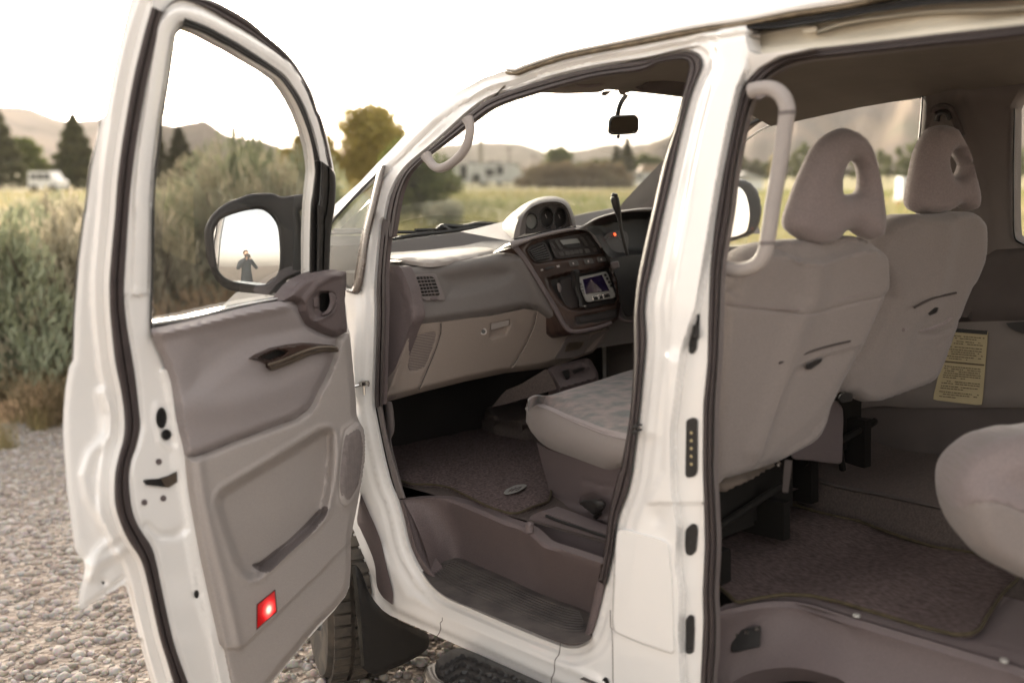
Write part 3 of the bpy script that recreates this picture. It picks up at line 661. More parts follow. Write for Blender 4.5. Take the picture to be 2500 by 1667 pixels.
# the riser stands straight up from its foot line
tt_ = Surf(bb[0], nrm(np.cross(bb[-1]-bb[0], (0, 0, 1)))*(-1), None)
aa = tt_.at(a_[:, 0], a_[:, 1])
MB().loft([bb, aa, aa+np.array((1.3, .1, .0))]).build('floor_riser', carpet, van)
MB().tube(aa+np.array((0, 0, .002)), .006, 6).build('riser_edging', walld, van)
# rear step: ledge, wall, tread
l0 = resamp(sm(T('N 55,1068 110,1055 250,1020 420,990 580,980 700,990 850,1028 1000,1080 1300,1170 1700,1290 2100,1410 2352,1490 S 2800,1780')), n=60)
lo = PZ(.62).at(l0[:, 0], l0[:, 1])
l1 = resamp(sm(T('N 60,1640 200,1566 320,1500 450,1465 600,1448 750,1460 900,1500 1050,1566 S 2150,1760 2400,1880 2800,2050')), n=60)
RS = Surf(lo[20], (-1, 0, .55)); l1p = RS.at(l1[:, 0], l1[:, 1])
inn = lo+np.array((.055, 0, .004))
w1 = [lo+np.array((-.006, 0, -.008))]+[lo*(1-t)+l1p*t+np.array((.02, 0, 0))*math.sin(math.pi*t) for t in (.15, .35, .6, .85)]
MB().loft([inn+np.array((.3, 0, 0)), inn, lo+np.array((.006, 0, .003))]+w1+[l1p, l1p+np.array((.008, 0, -.01)), l1p+np.array((.05, 0, -.05))]).build('rear_step_trim', trim_dk, van)
MB().loft([inn+np.array((.002, 0, .004)), lo+np.array((.012, 0, .006))]).build('rear_sill_strip', trim_dk, van)
fl = MB(); fl.add([(-.02, .3, .40), (.35, .3, .40), (.35, -2.5, .40), (-.02, -2.5, .40)], [(0, 1, 2, 3)]); fl.build('rear_step_tread', wellf, van)
for u, v in T('N 1125,1075 2205,1405'):
    c_ = PZ(.628).pt(u, v); MB().tube([c_, c_+(0, 0, .004), c_+(0, 0, .006)], [.009, .008, .004], 12).build('sill_screw', greym, van)
bx = rrect(T('N 205,1200 235,1180 415,1143 428,1160 418,1300 225,1343 208,1335'), 4)
RS2 = Surf(RS.pt(*T('N 320,1240')[0], .0), (-1, -.12, .5))
sw = slab('door_contact_switch', bx, RS2, .020, blackp, van, off=.03)
for u, v in T('N 238,1205 322,1195 398,1170'): c_ = RS2.pt(u, v, .051); MB().tube([c_, c_-(.005, 0, -.002)], [.006, .004], 8).build('contact_stud', chrome, sw)
# ------------------------------------------------------------------ seats
SB = Surf((.4, -.02, 1.20), (-.3, -1, -.17))
back1 = T('J 60,1566 150,1490 280,1300 400,1215 520,1182 700,1162 900,1150 1050,1125 1180,1150 1250,1200 1308,1265 1322,1350 1322,1500 L 1290,60 1180,320 1080,520 1000,680 900,880 860,1000 790,1110 640,1200 480,1280 280,1345 180,1375 110,1390 0,1380')
def sb_prof(U, V):
    o = -.004*bump_line(dist(U, V, T('L 0,110 150,120 400,145 620,165 750,158 900,118 1100,70 1280,38')), 2.2)
    o += .012*bump_line(dist(U, V, T('J 740,1300 720,1566 L 640,160 560,400 430,800 300,1150')), 26)
    pk = T('L 560,560 620,535 830,460 1080,398 1060,520 900,860 700,1080 350,1300 300,1280 420,900 490,700')
    o += -.006*ss(sdist(U, V, pk), -2, 4)+.004*ss(sdist(U, V, pk), 8, 40)
    o += .012*ss(-dist(U, V, T('J 520,1240 600,1290 740,1300 900,1270 1100,1210 1300,1225')), -6, 0)*.4
    top = ss(V-np.interp(U, *np.array(T('J 400,1230 520,1245 640,1285 760,1300 900,1265 1080,1215 1200,1205 1310,1250')).T), 10, -10)
    o += -.024*top+.006*bump_line(dist(U, V, T('J 400,1240 520,1255 640,1295 760,1310 900,1275 1080,1225 1200,1215 1310,1260')), 5)
    return o
s1 = pillow('passenger_seat_back', sm(back1, closed=True, n=3), SB, velour, van, R=34, th=.045, step=7, prof=sb_prof, back=2.2, guides=offs(T('J 740,1300 720,1566 L 640,160 560,400 430,800 300,1150'), [.01, 12, 26])+offs(T('L 560,560 620,535 830,460 1080,398 1060,520 900,860 700,1080 350,1300 300,1280 420,900 490,700'), [2, 5], True)+offs(T('L 0,110 150,120 400,145 620,165 750,158 900,118 1100,70 1280,38'), [.01, 3])+offs(T('J 400,1230 520,1245 640,1285 760,1300 900,1265 1080,1215 1200,1205 1310,1250'), [.01, 8]))
tag(s1)
def onseat(S0, pr, line, r, name, m_, par, lift=.003):
    L = sm(T(line)); MB().tube(S0.at(L[:, 0], L[:, 1], .045+pr(L[:, 0], L[:, 1])+lift), r, 6).build(name, m_, par)
slab('pocket_latch', rrect(T('L 752,570 830,540 878,522 870,550 790,605 758,602'), 3), Surf(SB.p, SB.n), .008, blackp, s1, off=.045)
onseat(SB, sb_prof, 'L 560,560 620,535 730,497 830,460 960,425 1080,398', .0026, 'pocket_edge', walld, s1)
onseat(SB, sb_prof, 'L 100,120 250,128 400,145 620,165 750,158 900,118 1100,70 1240,42', .0018, 'seam_piping', velour_s, s1)
un = T('L 60,1480 110,1500 350,1390 590,1235 600,1205 280,1340 110,1385 60,1380')
pillow('seat_back_underside', un, Surf(SB.p+(0, .05, 0), SB.n), mat('underside_cloth', (.16, .13, .11), .9, .1, bump=.4, bscale=600), s1, R=14, th=.03, step=9)
def headrest(outl, hole, surf, parent, name='headrest', R=52, th=.050, material=None):
    return pillow(name, sm(outl, closed=True, n=4), surf, material or velour_s, parent, holes=[sm(hole, closed=True, n=4)], R=R, th=th, step=7, pw=.5)
HR = Surf((.4, -.06, 1.50), (-.45, -1, -.10))
h1 = T('J 600,1050 605,980 640,880 700,720 800,500 880,400 970,348 1050,340 1130,375 1200,455 1250,590 1290,780 1312,960 1312,1060 1290,1130 1235,1155 1180,1148 1125,1128 1080,1092 1040,1088 1000,1118 960,1160 870,1192 790,1190 690,1150 625,1100')
hh1 = T('J 1000,740 1003,690 1025,625 1062,583 1105,585 1138,630 1152,700 1146,775 1118,810 1070,820 1008,816')
headrest(h1, hh1, HR, s1)
# cushion of the passenger seat seen through the front opening
ctop = T('G 1465,610 1480,580 1530,556 1600,560 1800,500 2000,440 2120,400 2250,362 2330,345 S 1700,880 1760,960 1700,1060 G 2350,890 2200,855 2050,825 1900,775 1750,715 1620,650 1530,625')
CT = PZ(1.07, -.02, .5)
Pf = Surf((.2, .63, 1.0), (-.55, .35, .2))
cush_u = resamp(sm(T('G 1468,606 1488,580 1530,560 1590,562 1640,550 1800,500 2000,440 2120,400 2250,362 2330,345')), n=40)
cush_a = resamp(sm(T('G 1464,612 1530,603 1640,640 1750,690 1900,745 2050,800 2200,835 2290,845')), n=40)
cush_b = resamp(sm(T('G 1460,632 1530,630 1640,672 1750,725 1900,790 2050,845 2200,880 2290,892')), n=40)
cush_c = resamp(sm(T('G 1456,665 1490,745 1600,830 1750,890 1900,940 2050,985 2200,1010 2280,1022')), n=40)
cush_d = resamp(sm(T('G 1490,820 1560,900 1650,955 1800,1010 1950,1065 2060,1100 2150,1080 2230,1065')), n=40)
Cz = PZ(1.105, 0, .5)
a0 = PZ(.975).at(cush_a[:, 0], cush_a[:, 1]); u0 = PZ(1.0).at(cush_u[:, 0], cush_u[:, 1])
rows = [u0+np.array((.01, .012, -.03)), u0+np.array((0, .0, 0))]
for t in (.2, .4, .6, .8): rows.append(u0*(1-t)+a0*t+np.array((0, 0, .012))*math.sin(math.pi*t))
MB().loft(rows+[a0]).build('passenger_seat_cushion', seatpat, van)
cu = bpy.data.objects['passenger_seat_cushion']
SF = Surf(a0[20], nrm(np.cross(a0[-8]-a0[6], (0, 0, 1))) if nrm(np.cross(a0[-8]-a0[6], (0, 0, 1)))[0] < 0 else -nrm(np.cross(a0[-8]-a0[6], (0, 0, 1))))
b0 = SF.at(cush_b[:, 0], cush_b[:, 1], .012); c0 = SF.at(cush_c[:, 0], cush_c[:, 1], .018); d0 = SF.at(cush_d[:, 0], cush_d[:, 1], -.02)
MB().loft([a0, a0*.5+b0*.5+SF.n*.004, b0]).build('cushion_bolster', velour_s, cu)
MB().loft([b0, b0*.5+c0*.5+SF.n*.006, c0, c0*.5+d0*.5+SF.n*.010, d0, d0+SF.n*(-.03)]).build('cushion_side', velour, cu)
MB().tube(b0, .0022, 6).build('cushion_piping', velour_s, cu)
# purple plastic seat base
base = T('G 1530,900 1600,945 1800,1010 1950,1065 2060,1100 2150,1080 2210,1070 2190,1400 2150,1520 2040,1500 1900,1480 1700,1440 1600,1400 1580,1360 1640,1320 1610,1200 1570,1060')
def base_prof(U, V):
    o = .0+.012*ss(sdist(U, V, T('G 1600,1330 1640,1320 1800,1360 1960,1385 2040,1400 2060,1500 1900,1480 1640,1420 1590,1390')), -4, 8)
    o -= .012*ss(sdist(U, V, T('G 1860,1290 1960,1280 2030,1330 2035,1440 1960,1440 1920,1380 1850,1350')), -6, 6)
    o -= .005*bump_line(dist(U, V, T('G 1880,1180 1980,1210 2120,1230')), 5)
    o -= .008*bump_line(dist(U, V, T('G 2040,1280 2110,1290 2080,1566')), 3)
    return o
relief('seat_base', base, Surf(SF.p, SF.n), trim_dk, cu, prof=lambda U, V: base_prof(U, V)-.02, step=8, skirt=-SF.n*.08)
lev = T('G 1842,1340 1870,1318 1985,1312 2025,1340 2010,1400 1960,1435 1930,1405 1870,1362')
pillow('seat_lever', lev, Surf(SF.p+SF.n*.012, SF.n), blackp, cu, R=9, th=.014, step=5)
MB().tube(poly3(T('G 1960,1390 1990,1420 1960,1440'), SF, -.005), .008, 8).build('lever_shaft', blackp, cu)
ft = MB(); c_ = SF.pt(*T('G 1555,1385')[0], -.02); ft.box(c_, (.012, .025, .022)); ft.box(c_+(0, .0, -.02), (.02, .035, .006)); ft.tube([c_+(-.01, .02, .01), c_+(.01, .02, .01)], .009, 8); ft.build('seat_rail_foot', blackp, cu)
# long plinth under the seat
pl = T('G 1500,1430 1560,1400 1700,1450 1900,1530 2040,1566 H 2040,490 2020,650 1800,590 1600,545 1520,480 1440,400')
relief('seat_plinth', pl, PX(.135), trim_dk, van, prof=lambda U, V: 0*U, step=12, skirt=(.06, 0, 0))
MB().tube(poly3(sm(T('H 1600,340 1700,380 1850,430 2040,495')), PX(.132)), .004, 6).build('plinth_gap', blackr, van)
# rear edge of the passenger seat base, hinge irons and belt parts below the seat back
irons = MB()
irons.box((.30, .16, .80), (.16, .04, .09)); irons.box((.52, .20, .72), (.015, .14, .05)); irons.box((.22, .20, .68), (.02, .16, .04)); irons.tube([(.20, .10, .74), (.56, .10, .80)], .010, 8)
irons.box((.52, .30, .80), (.16, .16, .09)); irons.build('seat_frame_iron', ironm, van, smooth=False)
sd_ = T('L 600,1265 655,1270 650,1340 625,1510 580,1505')
slab('seat_rail_cover', rrect(sd_, 3), PY(-.04), .012, walld, van)
c_ = PY(-.03).pt(*T('L 553,1303')[0]); MB().tube([c_, c_-(0, .006, 0)], .006, 10).build('seat_bolt', chrome, van)
# driver's seat
SB2 = Surf((1.08, -.10, 1.20), (-.3, -1, -.17))
back2 = T('J 1180,1300 1250,1180 1300,1095 1400,1010 1520,970 1700,968 1850,955 1960,955 2010,985 2035,1050 2038,1200 2020,1320 L 1960,-40 1930,0 1880,120 1810,310 1720,560 1650,680 1500,745 1250,832 1130,832 1030,775 950,760 960,600 1060,520 1100,480 1300,60')
def sb2_prof(U, V):
    o = .010*bump_line(dist(U, V, T('J 1700,1080 1600,1566 L 1450,200 1300,600')), 22)
    o -= .004*bump_line(dist(U, V, T('L 1440,400 1600,400 1700,360')), 3)+.006*bump_line(dist(U, V, T('L 1480,320 1620,320 1750,270 1820,220')), 4)
    o -= .006*bump_line(dist(U, V, T('J 1320,1100 1500,1035 1700,1070 1900,1010 2030,1010')), 6)
    return o
s2 = pillow('driver_seat_back', sm(back2, closed=True, n=3), SB2, velour, van, R=30, th=.045, step=8, prof=sb2_prof, back=2.2)
slab('pocket_latch', rrect(T('L 1645,195 1700,150 1728,152 1715,190 1665,212'), 3), SB2, .010, blackp, s2, off=.045)
onseat(SB2, sb2_prof, 'L 1550,152 1620,115 1700,80 1855,45', .0032, 'pocket_edge', walld, s2, .008)
onseat(SB2, sb2_prof, 'L 1470,315 1620,320 1750,275 1820,225', .005, 'pocket_lip', velour_s, s2, .006)
HR2 = Surf((1.08, -.12, 1.50), (-.5, -1, -.1))
h2 = T('J 1503,880 1515,790 1550,590 1590,460 1640,375 1690,325 1810,325 1865,400 1925,520 1965,680 1998,820 1988,915 1945,945 1890,925 1840,905 1815,930 1740,965 1650,972 1560,960 1518,930')
hh2 = T('J 1775,600 1785,530 1830,500 1865,560 1895,610 1880,660 1845,690 1805,690')
headrest(h2, hh2, HR2, s2, R=32)
# second row seat at the right edge
c1 = T('L 2460,1060 2352,1062 2250,1085 2100,1132 1960,1230 1870,1330 1825,1430 1815,1520 N 1815,230 1830,350 1880,480 1960,580 2100,680 2352,795 2600,890 2800,900 2800,-200 S 2640,1040')
RSF = Surf((.35, -.52, 1.0), (-.75, -.66, 0))
def rs_prof(U, V):
    ln = dist(U, V, T('N 1830,240 1900,165 2000,148 2120,180 2352,290 2600,400')); up = V < np.interp(U, *np.array(T('N 1815,260 1900,165 2000,148 2120,180 2352,290 2600,400')).T)
    return -.006*bump_line(ln, 3)+np.where(up, -.03*ss(ln, 0, 60), 0)
s3 = pillow('rear_seat_cushion', sm(c1, closed=True, n=3), RSF, velour, van, R=60, th=.10, step=10, prof=rs_prof, back=2.0, guides=offs(T('N 1815,260 1900,165 2000,148 2120,180 2352,290 2600,400'), [.01, 3])+offs(T('L 1850,1400 1960,1300 2100,1330 2352,1420 2700,1500'), [.01]))
# colour the top fabric faces with the patterned cloth
s3.data.materials.append(velour_s); s3.data.materials.append(velour_s)
def to_px(P):
    c = (np.array(P)-CV) @ AX; return c[..., 0]/c[..., 2]*FPX+IW/2, c[..., 1]/c[..., 2]*FPX+IH/2
ln = np.array(T('N 1815,260 1900,165 2000,148 2120,180 2352,290 2600,400')); ln2 = np.array(T('L 1850,1400 1960,1300 2100,1330 2352,1420 2700,1500'))
for p, (u, v) in zip(s3.data.polygons, np.vstack([LASTC, LASTC])):
    if v < np.interp(u, ln2[:, 0], ln2[:, 1]): p.material_index = 2
    elif v < np.interp(u, ln[:, 0], ln[:, 1]): p.material_index = 1
# box and dark parts between the seats
cb = T('L 940,830 985,835 1025,890 1030,950 1020,1300 900,1290 800,1275 650,1262 640,1200 780,1120 860,1010 900,880')
slab('seat_side_console', rrect(cb, 12), PY(.12), .06, trim_dk, van, smooth=False)
irn = MB(); irn.box((1.05, .32, .86), (.24, .06, .10)); irn.box((1.22, .30, .76), (.02, .10, .10)); irn.box((.90, .30, .76), (.02, .10, .10)); irn.tube([(.86, .22, .78), (1.3, .22, .84)], .012, 8); irn.tube([(1.0, .2, .95), (1.1, .22, .72)], .01, 8); irn.build('seat_frame_iron', ironm, van, smooth=False)
slab('belt_buckle', rrect(T('L 1000,790 1040,770 1100,800 1095,835 1020,850 990,820'), 4), PY(.0), .02, blackp, van)
slab('belt_buckle', rrect(T('J 1315,1225 1380,1245 1400,1300 1340,1460 1310,1480'), 8), PY(.02), .02, walld, van)
# grab bar behind the B pillar and handle on the A pillar
GB = PX(.11)
gb = sm(T('I 1000,668 1060,655 1130,650 1190,668 1240,720 1264,790 1265,830 1250,930 1215,1180 1160,1500 J 505,960 472,1170 455,1250 415,1320 350,1362 260,1378 170,1365 120,1360'), n=6)
P_ = GB.at(gb[:, 0], gb[:, 1]); r_ = np.full(len(P_), .0165)
gbo = MB().tube(P_, r_, 16).build('grab_bar', trim_lo, van)
for s in ('I 1215,826 1312,832', 'J 425,1172 515,1188'):
    a, b = T(s); c_ = GB.pt((a[0]+b[0])/2, (a[1]+b[1])/2)
    MB().tube([c_+(0, 0, .004), c_+(0, 0, -.004)], .0175, 16).build('bar_collar', trim_md, gbo)
slab('bar_foot', rrect(T('I 1030,720 1060,600 1120,600 1150,640 1130,700 1060,735'), 8), PX(.13), .03, trim_md, gbo, smooth=False)
AH = PX(.07)
ah = sm(T('E 1085,690 1102,740 1100,800 1080,880 1035,955 960,1020 890,1052 840,1040 805,1000 780,960'), n=6)
P_ = AH.at(ah[:, 0], ah[:, 1]); MB().tube(P_, np.interp(np.linspace(0, 1, len(P_)), [0, .1, .9, 1], [.016, .0125, .0125, .017]), 14).build('pillar_handle', trim_lo, van)
# interior mirror, visor, roof console
MS = PY(1.0, .0); MS = Surf((.75, .80, 1.75), (-.25, -1, .10))
mo = rrect(T('E 2118,700 2140,668 2305,658 2335,680 2337,770 2320,800 2140,812 2113,788'), 8)
mm = pillow('rear_view_mirror', mo, MS, blackp, van, R=6, th=.012, step=5)
mi = rrect(T('E 2150,680 2300,668 2325,690 2326,765 2305,792 2145,800 2128,785 2133,710'), 6)
slab('mirror_pane', mi, MS, .003, mirrord, mm, off=.012, smooth=False)
MB().tube(poly3(sm(T('E 2245,520 2210,570 2190,620 2180,670')), MS, -.02), .008, 8).build('mirror_stem', blackp, mm)
MB().tube(poly3(T('E 2185,810 2188,820 2186,830'), MS, .0), .006, 8).build('mirror_knob', blackp, mm)
slab('roof_console', rrect(T('E 2190,440 2352,400 I 60,560 250,530 540,450 550,560 510,690 350,690 150,665 60,690 E 2270,525 2200,515 2185,480'), 8), Surf((.8, .74, 1.9), (0, -1, -.45)), .025, headl, van, smooth=False)
slab('sun_visor', rrect(T('E 1600,500 1640,470 1900,400 2120,375 2160,410 2120,460 2060,498 1800,508'), 14), Surf((.45, .70, 1.9), (0, -1, -.6)), .018, headl, van, smooth=False)
MB().tube(poly3(sm(T('E 1870,425 1920,445 2000,445 2080,420 2130,385')), Surf((.45, .68, 1.9), (0, -1, -.6)), .02), .007, 6).build('visor_pocket', trim_dk, van)
slab('visor_clip', rrect(T('E 2060,515 2075,490 2145,488 2090,528'), 3), Surf((.6, .70, 1.9), (0, -1, -.4)), .01, trim_md, van)
pillow('visor', T('I 150,640 260,600 330,540 500,470 550,480 530,650 500,700 350,690 200,670'), Surf((.95, .62, 1.88), (0, -1, -.7)), walld, van, R=20, th=.02, step=10)
# far door mirror seen through the driver's window
FM = Surf((1.75, 1.15, 1.45), (-.35, -1, 0))
fo = T('J 150,700 235,705 300,718 350,760 385,820 403,920 398,1000 370,1080 330,1130 300,1140 150,1140')
fmr = pillow('driver_side_mirror', sm(fo, closed=True, n=3), FM, blackp, van, R=14, th=.05, step=7)
slab('mirror_pane', sm(T('J 150,760 235,762 290,790 325,860 342,960 335,1040 300,1110 150,1115'), closed=True, n=3), FM, .004, mirrorm, fmr, off=.05, bev=1)
# steering wheel
SW = Surf((1.16, .78, 1.33), (-.05, -1, .55)); c0 = np.array((1.16, .80, 1.30)); nn = nrm((0, -1, .6)); e1 = np.array((1., 0, 0)); e2 = np.cross(nn, e1)
ring = [c0+.19*(math.cos(a)*e1+math.sin(a)*e2) for a in np.linspace(0, 2*math.pi, 48, endpoint=False)]
stw = MB().tube(ring, .016, 10, closed=True).build('steering_wheel', blackp, van)
hb = MB(); hb.tube([c0-nn*.05, c0+nn*.0, c0+nn*.02], [.075, .08, .05], 16)
for a in (.1, math.pi-.1, 4.2, 5.2): hb.tube([c0, c0+.18*(math.cos(a)*e1+math.sin(a)*e2)], .016, 8)
hb.tube([c0-nn*.05, c0-nn*.25], .045, 12); hb.build('wheel_hub', blackp, stw)
# ------------------------------------------------------------------ dashboard
DF = Surf((.4, 1.12, 1.30), (0, -1, .22))
DG = Surf((.4, 1.115, 1.21), (0, -1, -.35))
DT = Surf((.4, 1.20, 1.395), (0, -.13, 1))
CO = Surf((.85, 1.05, 1.22), (-.12, -1, .30))
dash = empty('dashboard', parent=van)
MB().box((.80, 1.40, 1.20), (.68, .20, .165)).build('dash_core', dashm, dash, smooth=False)
# pad under the windscreen
padt = resamp(sm(T('F 360,522 440,510 600,488 800,462 1000,436 1260,402 1500,372 1810,318 2000,280 2200,244 2352,240 2500,245')), n=40)
padm = resamp(sm(T('F 440,600 600,592 800,570 1000,545 1200,500 1500,470 1800,400 2000,380 2200,300 2352,290 2500,290')), n=40)
a_ = np.array([PY(1.64).pt(u, v) for u, v in padt])
MB().loft([a_+np.array((0, .12, -.05)), a_, a_+np.array((0, -.012, .0)), a_+np.array((0, -.035, -.022)), a_+np.array((0, -.07, -.062)), a_+np.array((0, -.12, -.088)), a_+np.array((0, -.25, -.092)), a_+np.array((0, -.48, -.094)), a_+np.array((0, -.50, -.14))]).build('dash_upper_pad', dashm, dash)
lidp = T('F 440,612 600,600 700,588 900,568 1100,549 1190,555 1245,578 1240,595 1100,622 900,652 780,668 700,666 600,650 440,630')
lipp = T('F 440,590 700,575 1000,540 1200,490 1350,490 1480,500 1500,560 1420,620 1350,600 1250,612 1000,655 720,690 600,700 530,690 480,670 440,660')
relief('dash_top', rrect(lipp, 8), DT, dashm, dash, step=8, skirt=(0, .0, -.05), prof=lambda U, V: -.012*ss(14-dist(U, V, T('F 440,650 530,692 720,692 1000,660 1250,615 1400,610')), 0, 14))
relief('airbag_lid', rrect(lidp, 8), Surf(DT.p, DT.n), trim_lo, dash, step=6, prof=lambda U, V: .006+.008*ss(dist(U, V, lidp, True), 0, 9), skirt=(0, 0, -.012))
slab('defroster_vent', rrect(T('F 440,640 480,640 560,652 520,662 440,660'), 3), DT, .012, trim_md, dash)
face = T('F 520,690 560,688 640,700 720,690 900,660 1100,632 1250,605 1320,590 1400,610 1460,700 1540,830 1620,960 1700,1090 1770,1190 1700,1150 1640,1085 1580,1040 1530,1012 1450,998 1380,1005 1200,1045 1000,1075 830,1095 700,1115 640,1125 605,1112 600,1090 640,1040 625,980 600,850 560,750')
def face_prof(U, V):
    lower = dist(U, V, T('F 640,1125 830,1095 1200,1045 1450,998 1530,1012 1640,1085 1770,1190'))
    upper = dist(U, V, T('F 520,690 640,700 900,660 1250,605 1400,610')); left = dist(U, V, T('F 520,690 560,750 600,850 625,980 640,1040 600,1100'))
    o = -.022*ss(16-lower, 0, 16)-.018*ss(14-upper, 0, 14)-.02*ss(12-left, 0, 12)
    hol = T('F 820,760 1000,720 1200,690 1330,700 1360,740 1330,800 1200,860 1000,900 870,930')
    o += -.016*ss(sdist(U, V, hol), -8, 26)
    right = dist(U, V, T('F 1400,610 1460,700 1540,830 1620,960 1700,1090 1770,1190')); o += .014*np.exp(-(right/18)**2)
    return o
relief('dash_face', face, DF, dashm, dash, prof=face_prof, step=7, skirt=(0, .05, 0))
cap = T('F 440,700 480,688 530,690 560,750 600,850 630,1000 640,1050 615,1120 G 600,60 500,340 440,540 415,600 405,500 400,300 F 425,900')
relief('dash_end_cap', cap, Surf((.095, 1.2, 1.2), (-1, -.25, 0)), trim_dk, dash, step=9, prof=lambda U, V: .006*bump_line(dist(U, V, T('F 480,700 540,800 590,950 612,1080')), 5)-.004*bump_line(dist(U, V, T('F 500,790 560,900 595,1050')), 3), skirt=(.04, 0, 0))
glove = T('G 600,42 640,40 830,18 1200,-28 1450,-78 1530,-66 1640,12 1790,112 1900,105 2060,60 2062,80 2000,170 1940,245 1800,295 1700,330 1560,362 1480,372 1300,392 1000,455 660,540 480,590 418,602 430,560 520,340 580,150')
def glove_prof(U, V):
    o = -.030*ss(14-dist(U, V, T('G 418,602 660,540 1000,455 1300,392 1560,362 1800,295 1940,245 2062,80')), 0, 14)
    o += .008*np.cos((V-860)/70.)*0
    o -= .007*bump_line(dist(U, V, T('G 828,20 826,100 790,220 720,390 665,520')), 2.0)
    o -= .007*bump_line(dist(U, V, T('G 1530,-60 1510,40 1450,180 1380,300 1350,345')), 1.8)
    o += .006*bump_line(dist(U, V, T('G 620,50 560,240 480,480')), 6)
    h = T('G 1185,135 1195,30 1335,0 1340,40 1310,110 1200,138'); o += -.010*ss(sdist(U, V, h), -2, 3)
    p = T('G 600,385 580,340 600,240 640,120 700,90 790,85 800,110 770,220 720,345 660,375'); o += -.003*ss(sdist(U, V, p), -1, 3)
    return o
gl = relief('glovebox', glove, DG, dashlo, dash, prof=glove_prof, step=5, skirt=(0, .05, 0), guides=offs(T('G 828,20 826,100 790,220 720,390 665,520'), [.01, 3, 6])+offs(T('G 1530,-60 1510,40 1450,180 1380,300 1350,345'), [.01, 3, 6])+offs(T('G 1185,135 1195,30 1335,0 1340,40 1310,110 1200,138'), [.01, 2], True))
for s in ('G 828,22 826,100 790,220 720,390 668,515', 'G 1530,-55 1510,40 1450,180 1380,300 1354,340'):
    _s = sm(T(s)); MB().tube(DG.at(_s[:, 0], _s[:, 1], -.0062), .0022, 5).build('panel_gap', consm, gl)
slab('glovebox_latch', rrect(T('G 1200,30 1330,5 1325,45 1197,78'), 2), DG, .006, trim_lo, gl, off=-.005)
MB().tube([DG.pt(*T('G 1141,88')[0], .004), DG.pt(*T('G 1141,88')[0], -.012)], .0115, 16).build('glovebox_lock', trim_lo, gl)
MB().tube([DG.pt(*T('G 1141,88')[0], .0055), DG.pt(*T('G 1141,88')[0], .003)], [.0065, .0075], 14).build('lock_core', blackp, gl)
gb_ = T('G 600,380 582,340 600,240 638,125 700,90 785,82 800,105 770,220 722,340 665,372')
slab('grille_backing', rrect(T(' '.join(['G']+['%d,%d' % ((u-800)*3, (v-780)*3) for u, v in gb_])), 4), DG, .001, trim_dk, gl, off=-.0032, bev=.5)
for k in range(26):
    v = (88+k*11.4)/3+780; U_ = np.linspace(985, 1075, 200); s_ = sdist(U_, np.full(200, v)-(U_-1020)*.1, np.array(gb_)); ok = U_[s_ > 2.2]
    if len(ok) < 4: continue
    p = [DG.pt(q_, v-(q_-1020)*.1, float(glove_prof(np.array([q_]), np.array([v]))[0])+.0020) for q_ in (ok[0], ok[-1])]
    MB().tube(p, .0014, 6).build('grille_slat', dashlo, gl)
# centre tower: frame, hood and gauges
frame = T('F 1350,552 1450,482 1600,455 1740,425 1850,402 1925,430 1985,520 2030,600 2075,700 2120,790 2145,870 2145,960 2125,1075 2080,1120 1950,1160 1800,1188 1740,1155 1650,990 1570,860 1490,730 1420,625')
bay = T('F 1608,782 1770,738 1900,720 2062,690 2095,770 2125,860 2128,930 2100,965 1980,990 1870,1012 1790,1010 1740,985 1690,940 1640,860')
upb = T('F 1445,575 1480,530 1600,488 1800,450 1915,440 1965,500 2015,600 1900,622 1660,655 1520,668 1480,640')
lowp = T('F 1812,1062 1980,1028 2118,998 2122,1060 2070,1085 1840,1118 1818,1110')
def fr_prof(U, V):
    o = -.012*ss(10-dist(U, V, frame, True), 0, 10)
    o -= .022*ss(sdist(U, V, bay), -3, 5)+.010*ss(sdist(U, V, upb), -3, 4)+.006*ss(sdist(U, V, lowp), -2, 3)
    return o
twr = relief('centre_console', frame, CO, wood, dash, prof=fr_prof, step=5, skirt=(0, .10, -.02))
relief('bay_lining', bay, Surf(CO.p, CO.n), blackp, twr, prof=lambda U, V: -.0205+0*U, step=10)
relief('upper_bay_lining', upb, Surf(CO.p, CO.n), blackp, twr, prof=lambda U, V: -.0085+0*U, step=10)
# purple grey surround around the wood at the bottom and left
band('console_surround', T('F 1350,552 1420,640 1490,745 1560,860 1640,990 1720,1130 1790,1185 1950,1165 2090,1118'), T('F 1395,540 1455,620 1520,720 1600,850 1680,980 1750,1110 1805,1150 1950,1130 2075,1090'), CO, .010, trim_dk, twr, off=-.006)
band('console_side_edge', T('F 2160,860 2165,970 2150,1050 2200,1080 2260,1075'), T('F 2140,860 2145,970 2125,1070 2190,1105 2260,1098'), CO, .012, trim_dk, twr, n=30, off=-.03)
hoodA = T('F 1330,505 1400,490 1500,465 1650,425 1800,395 1870,398 1930,425 1970,470 2010,545')
hoodB = T('F 1350,560 1450,520 1520,492 1660,458 1800,432 1860,425 1915,445 1950,490 2000,560')
band('console_brow', hoodA, hoodB, CO, .018, trim_up, twr, off=.0)
mk('console_crown', np.vstack([poly3(resamp(hoodA, n=20), CO, .004), poly3(resamp(hoodA, n=20), CO, .004)+np.array((0, .25, .035))]), [(i, i+1, i+21, i+20) for i in range(19)], trim_up, twr)
slab('console_vent_bezel', rrect(T('F 1460,575 1480,550 1570,515 1600,525 1650,635 1640,652 1530,665 1500,640'), 5), CO, .005, consm, twr, off=-.006)
vb = T('F 1472,578 1490,556 1568,525 1590,530 1632,632 1620,640 1535,652 1512,635'); slab('vent_shaft', rrect(vb, 4), CO, .002, blackr, twr, off=.0)
